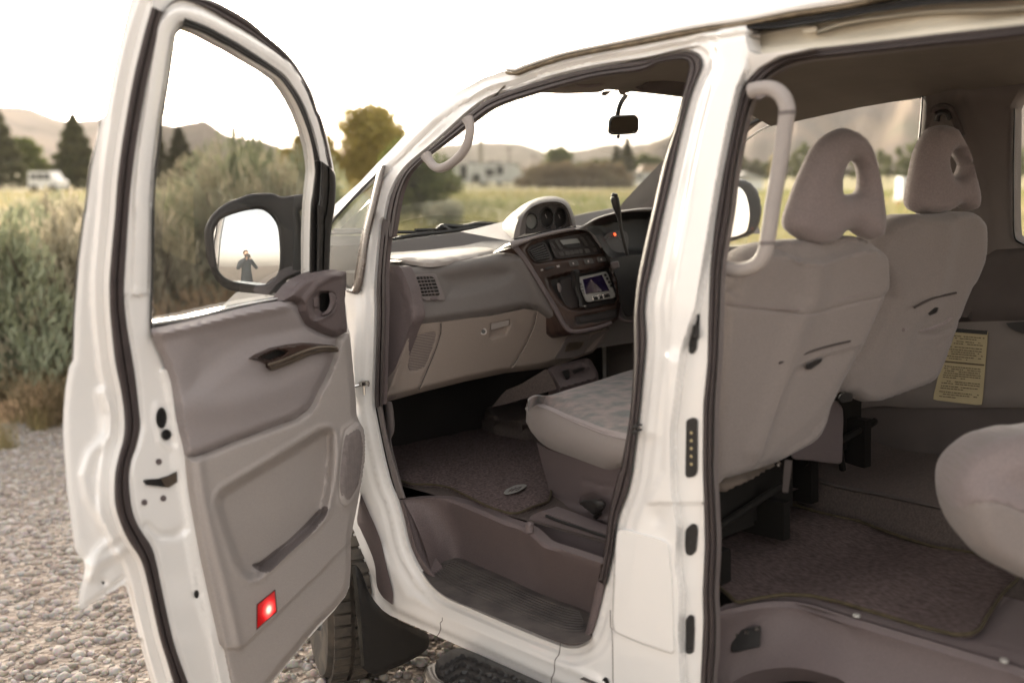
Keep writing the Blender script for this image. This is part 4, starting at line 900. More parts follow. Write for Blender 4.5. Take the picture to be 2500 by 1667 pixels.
for k in range(6):
    t = (k+.6)/6.4; a, b = np.array(T('F 1476,572')[0])*(1-t)+np.array(T('F 1530,652')[0])*t, np.array(T('F 1574,527')[0])*(1-t)+np.array(T('F 1632,636')[0])*t
    MB().box((0, 0, 0), (0, 0, 0)); MB().tube(poly3([a, b], CO, .005), .0032, 6, ell=.5).build('vent_louvre', buttm, twr)
# cassette radio
RD = rrect(T('F 1618,505 1650,490 1800,460 1905,445 1925,455 2005,590 1990,600 1800,625 1690,638 1665,620'), 4)
rad = slab('radio', RD, CO, .006, consm, twr, off=-.004)
slab('radio_display', rrect(T('F 1700,500 1828,486 1850,518 1725,535'), 2), CO, .002, lcd, rad, off=.003)
slab('tape_slot', rrect(T('F 1728,532 1845,518 1860,540 1850,552 1745,560'), 3), CO, .004, blackp, rad, off=.003)
for s in ('1660,500 1680,497 1725,560 1702,568', '1845,478 1865,475 1910,540 1890,546', '1890,470 1910,467 1945,525 1928,532', '1690,590 1720,585 1735,612 1705,616', '1735,582 1765,578 1775,606 1745,610', '1768,578 1798,574 1808,602 1778,606', '1802,573 1832,569 1842,597 1812,601', '1836,568 1864,564 1872,592 1846,596', '1878,565 1912,560 1925,588 1892,594', '1935,558 1965,553 1978,580 1948,586', '1928,520 1945,516 1955,540 1938,544', '1632,520 1642,518 1672,560 1662,563'):
    slab('radio_button', rrect(T('F '+s), 2), CO, .004, buttm, rad, off=.003, bev=1)
for cx, cy in ((1800, 670), (1910, 655), (2005, 641)):
    b = slab('switch_button', rrect([(800+(cx+dx)/3, 420+(cy+dy)/3) for dx, dy in ((-38, -18), (28, -26), (42, 16), (-22, 26))], 4), CO, .007, buttm, twr, off=-.001)
    slab('switch_mark', rrect([(800+(cx+dx)/3, 420+(cy+dy)/3) for dx, dy in ((-8, -8), (2, -10), (6, 6), (-4, 8))], 1), CO, .001, trim_lo, b, off=.006, bev=.4)
slab('slide_switch', rrect(T('F 1585,708 1600,698 1650,688 1668,692 1650,708 1600,720'), 3), CO, .004, blackp, twr)
slab('switch_mark', T('F 1560,712 1578,709 1580,722 1563,725'), CO, .001, trim_lo, twr, bev=.4); slab('switch_mark', T('F 1675,685 1696,681 1700,696 1680,700'), CO, .001, trim_lo, twr, bev=.4)
# monitor with its bracket, open cubby beside it
mon = slab('monitor', rrect(T('F 1836,770 2035,728 2050,740 2112,905 2095,925 1905,955 1888,945 1848,850'), 4), CO, .022, greym, twr, off=-.016)
slab('monitor_screen', T('F 1866,785 2008,752 2064,868 1890,895'), CO, .002, screenm, mon, off=.006, bev=.6)
for k in range(4): slab('monitor_button', rrect(T('F %d,%d %d,%d %d,%d %d,%d' % (2022+k*14, 748+k*26, 2040+k*14, 744+k*26, 2046+k*14, 762+k*26, 2028+k*14, 766+k*26)), 1), CO, .003, blackp, mon, off=.006, bev=.5)
for k in range(4): slab('monitor_button', rrect(T('F %d,%d %d,%d %d,%d %d,%d' % (1846+k*6, 815+k*22, 1860+k*6, 812+k*22, 1864+k*6, 828+k*22, 1850+k*6, 831+k*22)), 1), CO, .003, chrome, mon, off=.006, bev=.5)
slab('monitor_keybar', rrect(T('F 1935,912 2060,888 2070,912 1948,940'), 2), CO, .003, chrome, mon, off=.006, bev=.8)
for s in ('1948,915 1975,910 1982,932 1955,937', '1992,905 2012,902 2016,925 1996,928', '2025,898 2050,893 2056,912 2032,916'): slab('monitor_button', rrect(T('F '+s), 1), CO, .002, blackp, mon, off=.009, bev=.5)
slab('player_slot', rrect(T('F 1878,975 2105,935 2112,955 1885,1000'), 2), CO, .010, blackp, twr, off=-.018)
mb_ = MB(); mb_.tube(poly3(sm(T('F 1800,740 1815,800 1825,860 1850,930 1862,985')), CO, .002), .008, 8); mb_.tube(poly3(T('F 1795,745 1830,735'), CO, .010), .012, 8); mb_.box(CO.pt(*T('F 1815,790')[0], .004), (.010, .010, .03)); mb_.build('monitor_bracket', blackp, twr)
MB().tube(poly3(T('F 1845,988 1880,984'), CO, -.004), .006, 8).build('bracket_screw', chrome, twr)
slab('lighter_socket', sm(T('F 1680,820 1700,815 1712,850 1705,880 1688,870'), closed=True), CO, .010, trim_md, twr, off=-.02)
slab('cubby_door', rrect(T('F 1705,790 1780,770 1830,900 1835,990 1780,1000 1740,975 1700,890'), 5), CO, .007, consm, twr, off=-.02)
slab('coin_tray', rrect(lowp, 4), CO, .005, blackp, twr, off=-.008)
slab('tray_slot', rrect(T('F 1835,1075 2105,1020 2108,1045 2060,1065 1850,1100'), 4), CO, .003, consm, twr, off=-.004)
# lower drawers of the tower, ashtray
ash = rrect(T('G 1660,290 1720,180 1755,125 1925,105 1915,160 1860,260 1800,285'), 6)
a1_ = slab('ashtray', ash, DG, .010, trim_md, gl, off=-.004)
slab('ashtray_pull', rrect(T('G 1745,200 1760,170 1880,160 1870,190 1850,215 1735,240'), 3), DG, .006, bronze, a1_, off=.003)
slab('side_tray', rrect(T('G 1865,255 1935,110 2065,75 2000,165 1940,240'), 5), DG, .008, trim_md, gl, off=-.004)
slab('tray_lip', rrect(T('G 1880,245 1950,160 2035,95 1990,160 1935,225'), 3), DG, .004, dashlo, gl, off=.004)
# gauge pod on top
PD = Surf((.85, 1.12, 1.5), (-.15, -1, .12))
fo_ = T('F 1360,490 1372,420 1400,340 1440,285 1490,240 1560,212 1640,202 1700,208 1745,232 1775,275 1795,330 1818,398')
fi_ = T('F 1452,450 1453,400 1458,345 1470,300 1505,270 1570,243 1640,232 1700,238 1735,260 1755,300 1768,340 1775,395')
bk_ = T('F 1240,488 1250,440 1275,390 1310,340 1360,300 1430,260 1520,215 1620,198 1690,200 1750,222 1785,280 1800,330')
A1 = resamp(sm(fo_), n=40); A2 = resamp(sm(fi_), n=40); A3 = resamp(sm(bk_), n=40)
r0 = PD.at(A2[:, 0], A2[:, 1], -.006); r1 = PD.at(A2[:, 0]*.5+A1[:, 0]*.5, A2[:, 1]*.5+A1[:, 1]*.5, .012); r2 = PD.at(A1[:, 0], A1[:, 1], .0)
PB = Surf((.75, 1.36, 1.5), (0, -1, 0)); r4 = PB.at(A3[:, 0], A3[:, 1])
r3 = [r2*(1-t)+r4*t+np.array((0, 0, .012))*math.sin(math.pi*t) for t in (.2, .4, .6, .8)]
pod = MB().loft([r0, r1, r2]+r3+[r4]).build('gauge_pod', dashm, twr)
pf = T('F 1448,455 1450,400 1456,345 1468,298 1505,268 1570,241 1640,230 1700,236 1737,258 1758,300 1772,345 1782,400 1700,415 1600,430 1500,450')
gs = [(1492, 362, 42, 58), (1605, 338, 50, 74), (1702, 340, 46, 72)]
def pf_prof(U, V):
    o = -.005+0*U
    for cx, cy, rx, ry in gs:
        q = np.hypot((U-800-cx/3)/(rx/3), (V-420-cy/3)/(ry/3)); o += -.026*ss(1.08-q, 0, .22)
    return o
relief('gauge_face', pf, PD, consm, pod, prof=pf_prof, step=3.2)
for i, (cx, cy, rx, ry) in enumerate(gs):
    e = ell(800+cx/3, 420+cy/3, rx/3*.93, ry/3*.93, 28, .15)
    slab('gauge_dial', e, PD, .002, blackp if i else lcd, pod, off=-.028, bev=1)
    MB().tube(poly3(ell(800+cx/3, 420+cy/3, rx/3*1.03, ry/3*1.03, 28, .15), PD, -.006), .0022, 6, closed=True).build('gauge_ring', blackp, pod)
    MB().tube(poly3([(800+cx/3, 420+cy/3), (800+cx/3-4, 420+cy/3-9)], PD, -.024), .0012, 4).build('gauge_needle', trim_lo, pod)
    slab('gauge_glass', e, PD, .0015, lcd if i == 0 else blackp, pod, off=-.026, bev=1) if i == 0 else None
band('pod_base', T('F 1365,490 1450,470 1600,430 1820,395'), T('F 1365,500 1450,485 1600,445 1820,408'), PD, .010, blackr, pod, n=20, off=-.004)
# instrument binnacle
IB = Surf((1.15, 1.05, 1.35), (0, -1, .2))
bn = T('F 1880,400 1920,360 2000,322 2150,288 2300,275 2450,290 2560,360 2600,560 2400,640 2100,640 2040,600 1960,470')
relief('binnacle_hollow', bn, IB, blackr, dash, prof=lambda U, V: -.07*ss(dist(U, V, bn, True), 0, 25), step=9)
band('binnacle_hood', T('F 1800,420 1880,385 1960,338 2080,300 2200,275 2352,262 2480,280'), T('F 1890,425 1935,375 2010,338 2150,302 2300,292 2400,292 2480,300'), IB, .03, dashm, dash, n=40, off=-.01)
dial = slab('instrument_dial', sm(T('F 1990,520 2060,445 2160,430 2200,470 2190,580 2100,615 2030,600'), closed=True), IB, .003, consm, dash, off=-.055, bev=3)
red = mat('warning_lamp', (.6, .05, .02), .5, emit=(1, .12, .03), estr=.35)
slab('warning_light', rrect(T('F 2092,448 2108,446 2114,464 2100,470'), 1.5), IB, .002, red, dial, off=-.05, bev=.5)
slab('warning_light', rrect(T('F 2045,562 2065,558 2068,566 2048,570'), 1), IB, .002, mat('dim_lamp', (.3, .04, .03), .5, emit=(1, .1, .05), estr=.05), dial, off=-.05, bev=.4)
tk = MB()
for k in range(22):
    a = math.pi*(.95+k*.055); c0_, c1_ = np.array((2100, 560)), None
    p0 = (800+(2100+85*math.cos(a))/3, 420+(560+95*math.sin(a))/3); p1 = (800+(2100+73*math.cos(a))/3, 420+(560+82*math.sin(a))/3)
    tk.tube(poly3([p0, p1], IB, -.05), .0008, 4)
tk.build('dial_ticks', trim_lo, dial)
slab('dial_readout', rrect(T('F 2100,598 2170,592 2175,608 2105,614'), 1.5), IB, .002, mat('readout', (.3, .3, .27), .4, emit=(.8, .8, .7), estr=.02), dial, off=-.05, bev=.5)
slab('column_shroud', rrect(T('F 2060,640 2180,610 2352,600 2450,700 2352,1050 2180,1060 2140,960 2120,800'), 8), PY(1.05), .05, blackp, dash, smooth=False)
slab('ignition_pod', rrect(T('F 2068,662 2130,650 2140,700 2085,716'), 4), PY(.98), .03, trim_dk, dash, smooth=False)
# column shifter
SH = PY(.90)
cs = poly3(sm(T('F 2100,180 2112,240 2128,300 2150,420 2175,530 2195,610')), SH)
MB().tube(cs, np.interp(np.linspace(0, 1, len(cs)), [0, .03, .12, .3, .42, .5, 1], [.011, .014, .0145, .0125, .0095, .006, .0055]), 14).build('gear_lever', blackp, dash)
MB().tube([cs[0]+(0, 0, .0), cs[0]+(0, -.003, .010)], [.012, .009], 14).build('lever_button', blackr, bpy.data.objects['gear_lever'])
# left air vent
vz = T('F 608,790 625,758 700,745 790,742 812,790 862,932 850,940 720,945 690,925 650,880')
vz_o = slab('side_vent_bezel', rrect(vz, 7), DF, .006, trim_md, dash, off=.000)
vi = T('F 632,785 650,768 760,762 782,778 822,895 812,905 690,908 660,880'); slab('vent_shaft', rrect(vi, 5), DF, .001, blackr, vz_o, off=.0062)
for k in range(5):
    t = (k+.7)/5.4; a, b = np.array(T('F 640,775')[0])*(1-t)+np.array(T('F 688,912')[0])*t, np.array(T('F 772,768')[0])*(1-t)+np.array(T('F 820,900')[0])*t
    MB().tube(poly3([a, b], DF, .0095), .0030, 6, ell=.6).build('vent_louvre', trim_md, vz_o)
for k in range(4):
    t = (k+1)/5; a, b = np.array(T('F 648,768')[0])*(1-t)+np.array(T('F 765,762')[0])*t, np.array(T('F 690,905')[0])*(1-t)+np.array(T('F 812,900')[0])*t
    MB().tube(poly3([a, b], DF, .0080), .0014, 5).build('vent_fin', trim_dk, vz_o)
slab('vent_slider', rrect(T('F 748,925 765,915 805,915 812,930 790,938 760,938'), 3), DF, .006, trim_dk, vz_o, off=.004)
# console box on the tunnel between the seats
tb = Surf((.75, .95, .94), (0, -.35, 1)); t1 = rrect(T('G 1605,362 1640,345 1890,280 1925,290 1985,395 1975,440 1690,520 1680,490'), 5)
tbx = relief('tunnel_console', t1, tb, trim_dk, van, prof=lambda U, V: -.012*ss(5-dist(U, V, t1, True), 0, 5)-.008*ss(sdist(U, V, T('G 1680,370 1860,318 1905,350 1890,400 1740,440 1705,420')), -3, 4), step=5, skirt=(0, .0, -.22))
slab('tunnel_switch', rrect(T('G 1715,375 1765,360 1775,400 1765,435 1745,440'), 3), tb, .012, blackp, tbx, off=-.006)
slab('tunnel_switch', rrect(T('G 1790,370 1875,345 1885,365 1800,395'), 3), tb, .006, blackp, tbx, off=-.008)
relief('tunnel_side', T('G 1600,362 1640,420 1680,510 1500,560 1300,620 1200,640 1300,520 1420,470'), PX(.62), carpet, van, prof=lambda U, V: 0*U, step=14)
# ------------------------------------------------------------------ the open front door (swung on its hinges)
door = empty('front_door', parent=van)
D_OUT = T('S 330,-60 A 990,-70 950,0 880,300 830,520 770,840 742,872 667,1250 628,1566 B 203,126 157,480 126,900 116,1195 85,1250 60,1400 45,1566 C 45,126 42,300 55,480 70,700 95,880 115,1050 130,1140 150,1175 190,1215 202,1270 195,1330 170,1420 155,1500 155,1566 D 155,960 160,1012 178,1030 215,1010 350,925 480,845 505,860 525,930 545,1010 600,1230 640,1400 690,1566 780,1900 1320,1900 1575,1566 1750,1340 1900,1170 2030,1030 2060,990 2110,930 2140,850 2150,700 C 2145,1250 2150,1060 2200,800 2228,650 2248,480 2250,330 2235,240 2200,190 2190,126 B 2190,1500 2170,1300 2145,1010 2128,960 2108,760 2118,600 2118,550 2000,535 1990,530 2000,200 A 2428,1480 E 110,1200 115,1110 85,950 55,820 20,700 0,640 A 2335,830 2290,680 2230,555 2130,420 2050,340 1950,260 1850,175 1750,100 1650,45 1550,-5 1430,-70')
G_HOLE = T('A 1330,200 1303,235 1288,265 1280,320 1265,420 1240,590 1190,900 1165,1100 1148,1250 1130,1500 B 712,126 703,500 697,800 695,925 1000,870 1300,800 1650,735 B 1850,600 1850,300 1860,50 A 2290,1380 2305,1250 2300,1180 2285,1080 2250,950 2200,820 2150,720 2100,645 2050,580 1950,508 1850,450 1700,360 1600,310 1500,255 1400,215')
seal_o = T('A 1110,50 1075,170 1040,300 970,600 900,1000 860,1300 840,1566 B 395,400 380,600 380,750 388,900 420,1200 460,1400 485,1566 C 490,250 478,350 450,450 420,600 420,800 460,950 520,1080 600,1200 650,1350 D 740,1200 800,1400 850,1566 950,1860')
seal_i = T('A 1200,90 1165,200 1150,300 1080,600 1010,1000 970,1300 945,1566 B 502,500 492,700 500,850 520,1000 570,1300 600,1566 C 607,250 575,400 540,500 526,650 550,850 600,980 690,1120 730,1250 760,1400 D 850,1250 950,1540 1080,1900')
seal_o = [tuple(p) for p in sm(seal_o, n=4)]; seal_i = [tuple(p) for p in sm(seal_i, n=4)]
pan_edge = T('B 695,930 720,1060 780,1180 840,1350 865,1500 C 870,50 900,280 940,450 965,700 1000,900 1050,1180 1120,1500 D 1200,1300 1250,1540 1330,1880')
pocket = T('C 1155,800 1165,745 1210,695 1300,640 1500,520 1700,400 1850,305 1920,262 1980,250 2020,262 2035,300 2036,450 2020,650 1990,820 1960,900 1880,1000 D 1870,440 1700,590 1540,740 1480,800 1410,815 1340,770 1290,680 1240,540 1195,400 1160,290')
_pc = np.array(pocket).mean(0); pocket_s = _pc+(np.array(pocket)-_pc)*.97
def door_prof(U, V):
    so = dist(U, V, seal_o); si = dist(U, V, seal_i)
    sc = np.array(seal_o); srt = sc[np.argsort(sc[:, 1])]; su = np.interp(V, srt[:, 1], srt[:, 0])
    left = (U < su) & (U < 420)
    do = dist(U, V, D_OUT, True)
    o = np.zeros(len(U))
    # between the seal and the outer skin: two steps down to the outside
    oL = -.022-.014*ss(so, 2, 16)-.012*ss(so, 34, 50)-.004*ss(14-do, 0, 12)
    st = T('C 330,0 400,150 380,300 250,450 200,600 230,760 330,950 420,1050 D 300,620 250,700')
    ds = dist(U, V, st); oL += .009*bump_line(ds, 14)
    oL += .010*bump_line(dist(U, V, T('D 470,600 380,640 300,700 250,780')), 12)-.008*bump_line(dist(U, V, T('D 490,800 350,900 240,1000')), 5)
    oL += -.010*bump_line(np.hypot(U-252, V-1422), 8)
    o = np.where(left, oL, o)
    pe = dist(U, V, pan_edge)
    oR = -.016+.006*ss(si, 2, 12)
    oR += .010*ss(26-pe, 0, 16)*(V > 900)
    oR += .005*bump_line(dist(U, V, T('C 730,90 720,200 760,350 860,420 870,560 D 870,0')), 8)-.007*bump_line(dist(U, V, T('C 660,970 750,1040 860,1040 930,990')), 10)
    oR += .006*bump_line(dist(U, V, T('C 940,980 980,1200 1010,1400 D 1040,980 1130,1250 1200,1566')), 6)
    for c_, r in (((396, 1022), 14), ((407, 1060), 10), ((480, 1452), 9)): oR -= .004*bump_line(np.hypot(U-c_[0], V-c_[1]), r)
    o = np.where(~left, oR, o)
    # window frame: channel section on the top rail and the rear post
    gd = dist(U, V, G_HOLE, True)
    fr = V < 720
    oF = -.022+.018*ss(gd, 3, 16)+.004*ss(gd, 18, 30)
    o = np.where(fr & ~left, oF-.020*ss(12-do, 0, 12)-.01*ss(gd, 44, 56), o)
    o = np.where(V > 1560, o-.015*ss(10-do, 0, 10), o)
    return o
st_ = T('C 330,0 400,150 380,300 250,450 200,600 230,760 330,950 420,1050 D 300,620 250,700')
dg_ = offs(seal_o, [2, 8, 14, 34, 40, 46])+offs(seal_i, [2, 12])+offs(pan_edge, [10, 18, 26])+offs(D_OUT, [10, 14], True)+offs(G_HOLE, [3, 9, 16, 20, 30, 44, 56], True)
dsh = relief('door_shell', D_OUT, DOOR, paint, door, holes=[G_HOLE, pocket_s], prof=door_prof, step=7, guides=dg_)
_oo = resamp(D_OUT, step=8, closed=True); _e1 = DOOR.at(_oo[:, 0], _oo[:, 1], door_prof(_oo[:, 0], _oo[:, 1]))
_h = resamp(G_HOLE, step=8, closed=True); _h1 = DOOR.at(_h[:, 0], _h[:, 1], door_prof(_h[:, 0], _h[:, 1])); MB().loft([_h1, _h1-DN*.03], True).build('window_reveal', paint, door)
# outer skin of the door, about 11 cm behind the inner face
_c = np.array(D_OUT).mean(0); _q = resamp(D_OUT, step=8, closed=True); _t = np.roll(_q, -1, 0)-np.roll(_q, 1, 0); _t /= np.linalg.norm(_t, axis=1)[:, None]; _m = np.stack([-_t[:, 1], _t[:, 0]], -1)
_i = inside(*(_q+_m*3).T, D_OUT); skin = _q+np.where(_i[:, None], _m, -_m)*1.5
SK = Surf(HINGE-DN*.085, DN, lambda P: xs(P[:, 2])-.03*ss(P[:, 2], .95, 1.15)*0)
relief('door_outer_skin', skin, SK, paint, door, holes=[G_HOLE], step=16)
_e2 = SK.at(_oo[:, 0], _oo[:, 1]); MB().loft([_e1, _e1*.5+_e2*.5, _e2], True).build('door_edge', paint, door)
# skin hem seen at the trailing edge, with dark glass run trim above the belt line
hem = T('A 885,300 835,520 772,840 728,1000 668,1250 628,1566 B 205,126 160,480 130,900 122,1190 95,1255 72,1400 60,1566 C 55,480 70,700 110,1050')
band('belt_trim', T('A 724,868 710,985 652,1240 613,1566 B 188,126 143,480 113,900 104,1205'), T('A 738,870 728,990 667,1245 628,1566 B 203,126 157,480 126,900 116,1205'), DOOR, .014, blackp, door, n=60, off=-.080)
band('door_seal', seal_o, seal_i, DOOR, .022, rubber, door, n=160, off=-.018, shape='groove')
t_o = T('A 1200,90 1240,30 1310,-10 1370,-15 1500,-5 1620,35 1760,110 1860,180 1960,270 2060,355 2140,440 2225,570 2285,690 2325,820 E 10,680 40,790 65,900 88,1010 100,1080')
t_i = T('A 1190,120 1230,55 1290,15 1340,8 1420,25 1520,70 1650,148 1800,235 1900,300 1990,370 2080,455 2150,535 2220,640 2275,760 2320,880 E -5,760 20,870 45,980 68,1050')
band('frame_seal', t_o, t_i, DOOR, .018, rubber, door, n=120, off=-.018, shape='groove')
c_o = T('A 1355,118 1430,150 1560,205 1700,285 1850,380 1980,470 2080,560 2160,655 2220,760 2270,900 2310,1050 2345,1180'); c_i = T('A 1335,198 1400,212 1500,252 1600,308 1700,358 1850,448 1950,506 2050,578 2100,643 2150,718 2200,818 2250,948 2285,1078 2300,1178')
band('glass_run_channel', c_o, c_i, DOOR, .008, blackp, door, n=90, off=-.010, shape='groove')
band('glass_run_channel', T('A 1338,190 1300,225 1280,262 1250,420 1225,590 1172,900 1148,1100 1130,1250 1115,1500 B 690,126 686,500 680,800 678,950 690,1030 725,1062'), T('A 1345,205 1308,240 1292,268 1268,420 1243,590 1193,900 1168,1100 1150,1250 1133,1500 B 714,126 705,500 698,800 697,940 712,1020 728,1058'), DOOR, .006, blackp, door, n=90, off=-.006)
# dark front post of the window with the mirror base
band('front_post', T('A 2352,1180 2352,1300 2340,1500 B 1900,60 1900,300 1895,560'), T('E 95,1060 118,1110 115,1300 95,1450 80,1566 B 2010,150 2000,350 1992,545'), DOOR, .020, blackp, door, n=50, off=-.006, shape='groove')
band('front_post_inner', T('A 2300,1180 2305,1260 2290,1400 B 1855,60 1848,300 1845,590'), T('A 2352,1180 2350,1300 2338,1500 B 1902,60 1902,300 1897,565'), DOOR, .010, blackp, door, n=50, off=-.008)
# glass
relief('door_glass', G_HOLE, DOOR, glass, door, prof=lambda U, V: -.030+0*U, step=30)
band('belt_moulding', T('B 695,915 1000,868 1300,798 1650,732'), T('B 695,940 1000,893 1300,815 1655,745'), DOOR, .008, paint, door, n=40, off=-.012)
band('belt_moulding_rubber', T('B 700,942 1000,895 1300,817 1655,746'), T('B 715,962 1000,905 1300,828 1658,760'), DOOR, .006, blackr, door, n=40, off=-.008)
gm = MB()
for s in ('B 698,768 704,764', 'B 697,778 705,786', 'B 700,782 703,770', 'B 698,850 708,848', 'B 698,828 706,826'): gm.tube(poly3(T(s), DOOR, -.028), .0006, 4)
gm.tube(poly3(ell(140+702/3, 480+836/3, 2.2, 3.2, 10), DOOR, -.028), .0006, 4, closed=True); gm.build('glass_etching', trim_lo, door)
# trim panel: upper part and lower part
up = T('B 705,968 722,962 1000,905 1300,830 1500,785 1650,762 1720,768 1775,800 1790,860 1830,930 1920,985 2050,1030 2045,1060 2020,1180 1960,1330 1900,1440 C 1900,0 1870,70 1830,125 1740,188 1500,276 1300,350 1150,412 1020,462 960,466 940,455 925,370 900,280 B 875,1500 855,1420 840,1350 780,1180 725,1066')
def up_prof(U, V):
    d = dist(U, V, up, True); o = .004+.020*ss(d, 0, 16)
    bt = dist(U, V, T('B 705,968 1000,905 1300,830 1650,762')); o += .014*np.exp(-((bt-14)/12)**2)
    hol = T('B 1000,1060 1150,980 1400,930 1700,920 1840,960 1700,1050 1500,1110 1250,1250 1050,1400 960,1420 970,1200'); o -= .014*ss(sdist(U, V, hol), -25, 40)
    o += .010*np.exp(-(dist(U, V, T('C 960,100 1300,60 1700,-60 B 1900,1250'))/40)**2)
    return o
pu = relief('upper_trim_panel', up, DOOR, trim_up, door, prof=up_prof, step=8, skirt=-DN*.008)
lo_ = T('C 942,458 1020,464 1150,414 1300,352 1500,278 1740,190 1832,127 1872,72 1902,0 B 1962,1330 2022,1180 2048,1060 2052,1032 2085,1015 2135,998 2150,1100 2170,1300 2185,1480 C 2190,150 2215,215 2245,260 2250,400 2240,520 2225,650 2200,800 2180,900 2150,1055 2148,1250 D 2150,700 2140,840 2115,915 2080,965 2030,1020 1900,1150 1750,1330 1560,1560 1290,1890 1335,1880 1250,1540 1200,1300 1120,925 1050,625 1000,345 965,145 D 950,0 C 950,560')
lo_ = T('C 942,458 1020,464 1150,414 1300,352 1500,278 1740,190 1832,127 1872,72 1902,0 B 1962,1330 2022,1180 2048,1060 2052,1032 2085,1015 2135,998 2150,1100 2170,1300 2185,1480 C 2190,150 2215,215 2245,260 2250,400 2240,520 2225,650 2200,800 2180,900 2150,1055 2148,1250 D 2150,700 2140,840 2115,915 2080,965 2030,1020 1900,1150 1750,1330 1560,1560 1300,1880 1335,1870 1250,1540 1200,1300 1120,945 1050,625 1000,345 965,145 C 950,560')
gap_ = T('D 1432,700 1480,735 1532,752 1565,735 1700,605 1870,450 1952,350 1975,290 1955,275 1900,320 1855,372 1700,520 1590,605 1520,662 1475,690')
def lo_prof(U, V):
    d = dist(U, V, lo_, True); o = .004+.018*ss(d, 0, 14)
    sdp = sdist(U, V, pocket); ld = dist(U, V, T('D 1435,708 1530,748 1700,600 1870,445 1955,350 2005,240 C 2020,640 2030,480')); o -= ss(sdp, -1, 22)*(.030+.012*np.exp(-(ld/80)**1.3))+.016*ss(sdist(U, V, gap_), -3, 8); o += .004*np.exp(-((sdp+5)/5)**2)
    vv_ = T('D 1215,1300 1320,1310 1360,1290 1500,1160 1700,960 1900,770 2140,520'); dv = dist(U, V, vv_); srt = np.array(vv_)
    below = V > np.interp(U, srt[:, 0], srt[:, 1]); o += np.where(below, -.010*ss(dv, 0, 5), 0)
    o += .010*bump_line(dist(U, V, T('C 1030,470 1080,800 1150,1100 1230,1400 D 1330,1280')), 12)
    sp_ = T('C 2190,205 2100,260 2070,400 2048,650 2065,800 2110,835 2160,790 2210,700 2240,500'); o += .004*bump_line(dist(U, V, sp_), 6)
    return o
def _slot_shade(o):  # shade of the map pocket slot painted in: its faces take a darker trim
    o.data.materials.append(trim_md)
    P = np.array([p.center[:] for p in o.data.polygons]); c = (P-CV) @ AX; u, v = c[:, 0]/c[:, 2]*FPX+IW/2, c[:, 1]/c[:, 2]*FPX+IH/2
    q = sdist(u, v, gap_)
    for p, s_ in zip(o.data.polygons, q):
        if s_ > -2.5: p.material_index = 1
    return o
plo = relief('lower_trim_panel', lo_, DOOR, trim_lo, door, prof=lo_prof, step=6, skirt=-DN*.008, guides=offs(pocket, [2, 8, 15, 22], True)+offs(gap_, [3, 8], True)+offs(T('D 1215,1300 1320,1310 1360,1290 1500,1160 1700,960 1900,770 2140,520'), [.01, 5])+offs(T('C 2190,205 2100,260 2070,400 2048,650 2065,800 2110,835 2160,790 2210,700 2240,500'), [.01, 4, 8]))
_slot_shade(plo)
# speaker
spk = T('C 2190,207 2150,225 2100,275 2078,380 2062,520 2052,660 2058,760 2078,815 2110,832 2155,795 2205,700 2232,560 2246,430 2245,330 2228,240')
so_ = pillow('door_speaker', sm(spk, closed=True, n=3), Surf(DOOR.p+DN*.022, DN, DOOR.b), trim_lo, door, R=7, th=.012, step=5, back=.5)
spk2 = (np.array(spk)-np.array(spk).mean(0))*.86+np.array(spk).mean(0)+(2, 0)
grm = mat('speaker_mesh', (.20, .172, .165), .7, .3, var=.1, vscale=60)
N_ = grm.node_tree; vo = N_.nodes.new('ShaderNodeTexVoronoi'); vo.inputs['Scale'].default_value = 240; vo.inputs['Randomness'].default_value = 0; tcn = N_.nodes.new('ShaderNodeTexCoord'); N_.links.new(tcn.outputs['Object'], vo.inputs['Vector'])
bpn = N_.nodes.new('ShaderNodeBump'); bpn.inputs['Strength'].default_value = .8; bpn.inputs['Distance'].default_value = .002; N_.links.new(vo.outputs['Distance'], bpn.inputs['Height']); N_.links.new(bpn.outputs[0], N_.nodes['Principled BSDF'].inputs['Normal'])
pillow('speaker_grille', sm(spk2, closed=True, n=3), Surf(DOOR.p+DN*.030, DN, DOOR.b), grm, so_, R=12, th=.007, step=5, back=.3)
# mirror corner trim with the inner door handle
cor = T('B 1660,762 1690,710 1740,650 1800,600 1880,562 1950,542 2010,534 2118,550 2118,640 2104,760 2112,860 2122,955 2120,990 2085,1008 2050,1028 2000,1015 1920,980 1850,938 1815,890 1792,840 1788,795 1770,780 1720,762')
hnd = T('B 1868,760 1880,720 1920,695 1980,690 2030,705 2045,745 2035,800 2000,850 1950,885 1890,885 1870,850')
def cor_prof(U, V):
    o = .020+.016*ss(dist(U, V, cor, True), 0, 14)
    o += .006*bump_line(dist(U, V, T('B 1800,830 1830,740 1900,650 2000,590 2110,560')), 8)
    h = T('B 1912,720 1935,695 1990,700 2000,760 1980,830 1940,860 1915,830'); o -= .030*ss(sdist(U, V, h), -2, 5)
    o -= .006*ss(sdist(U, V, hnd), -2, 4); o += .004*bump_line(dist(U, V, T('B 1850,890 1880,920 1940,900 2020,850 2050,780')), 3.5)
    return o
ct = relief('mirror_corner_trim', cor, DOOR, trim_dk, door, prof=cor_prof, step=4.5, skirt=-DN*.04)
pillow('door_pull_lever', sm(T('B 1990,705 2025,712 2040,745 2030,795 1995,850 1955,872 1935,862 1975,830 1998,770'), closed=True, n=3), Surf(DOOR.p+DN*.036, DN, DOOR.b), trim_dk, ct, R=4, th=.006, step=3.5)
slab('lock_slider', rrect(T('B 1872,742 1912,738 1912,812 1876,810'), 3), DOOR, .008, trim_dk, ct, off=.030)
pillow('lever_recess', T('B 1915,715 1985,700 1998,760 1975,830 1940,858 1916,830'), Surf(DOOR.p+DN*.010, DN, DOOR.b), blackr, ct, R=3, th=.002, step=5)
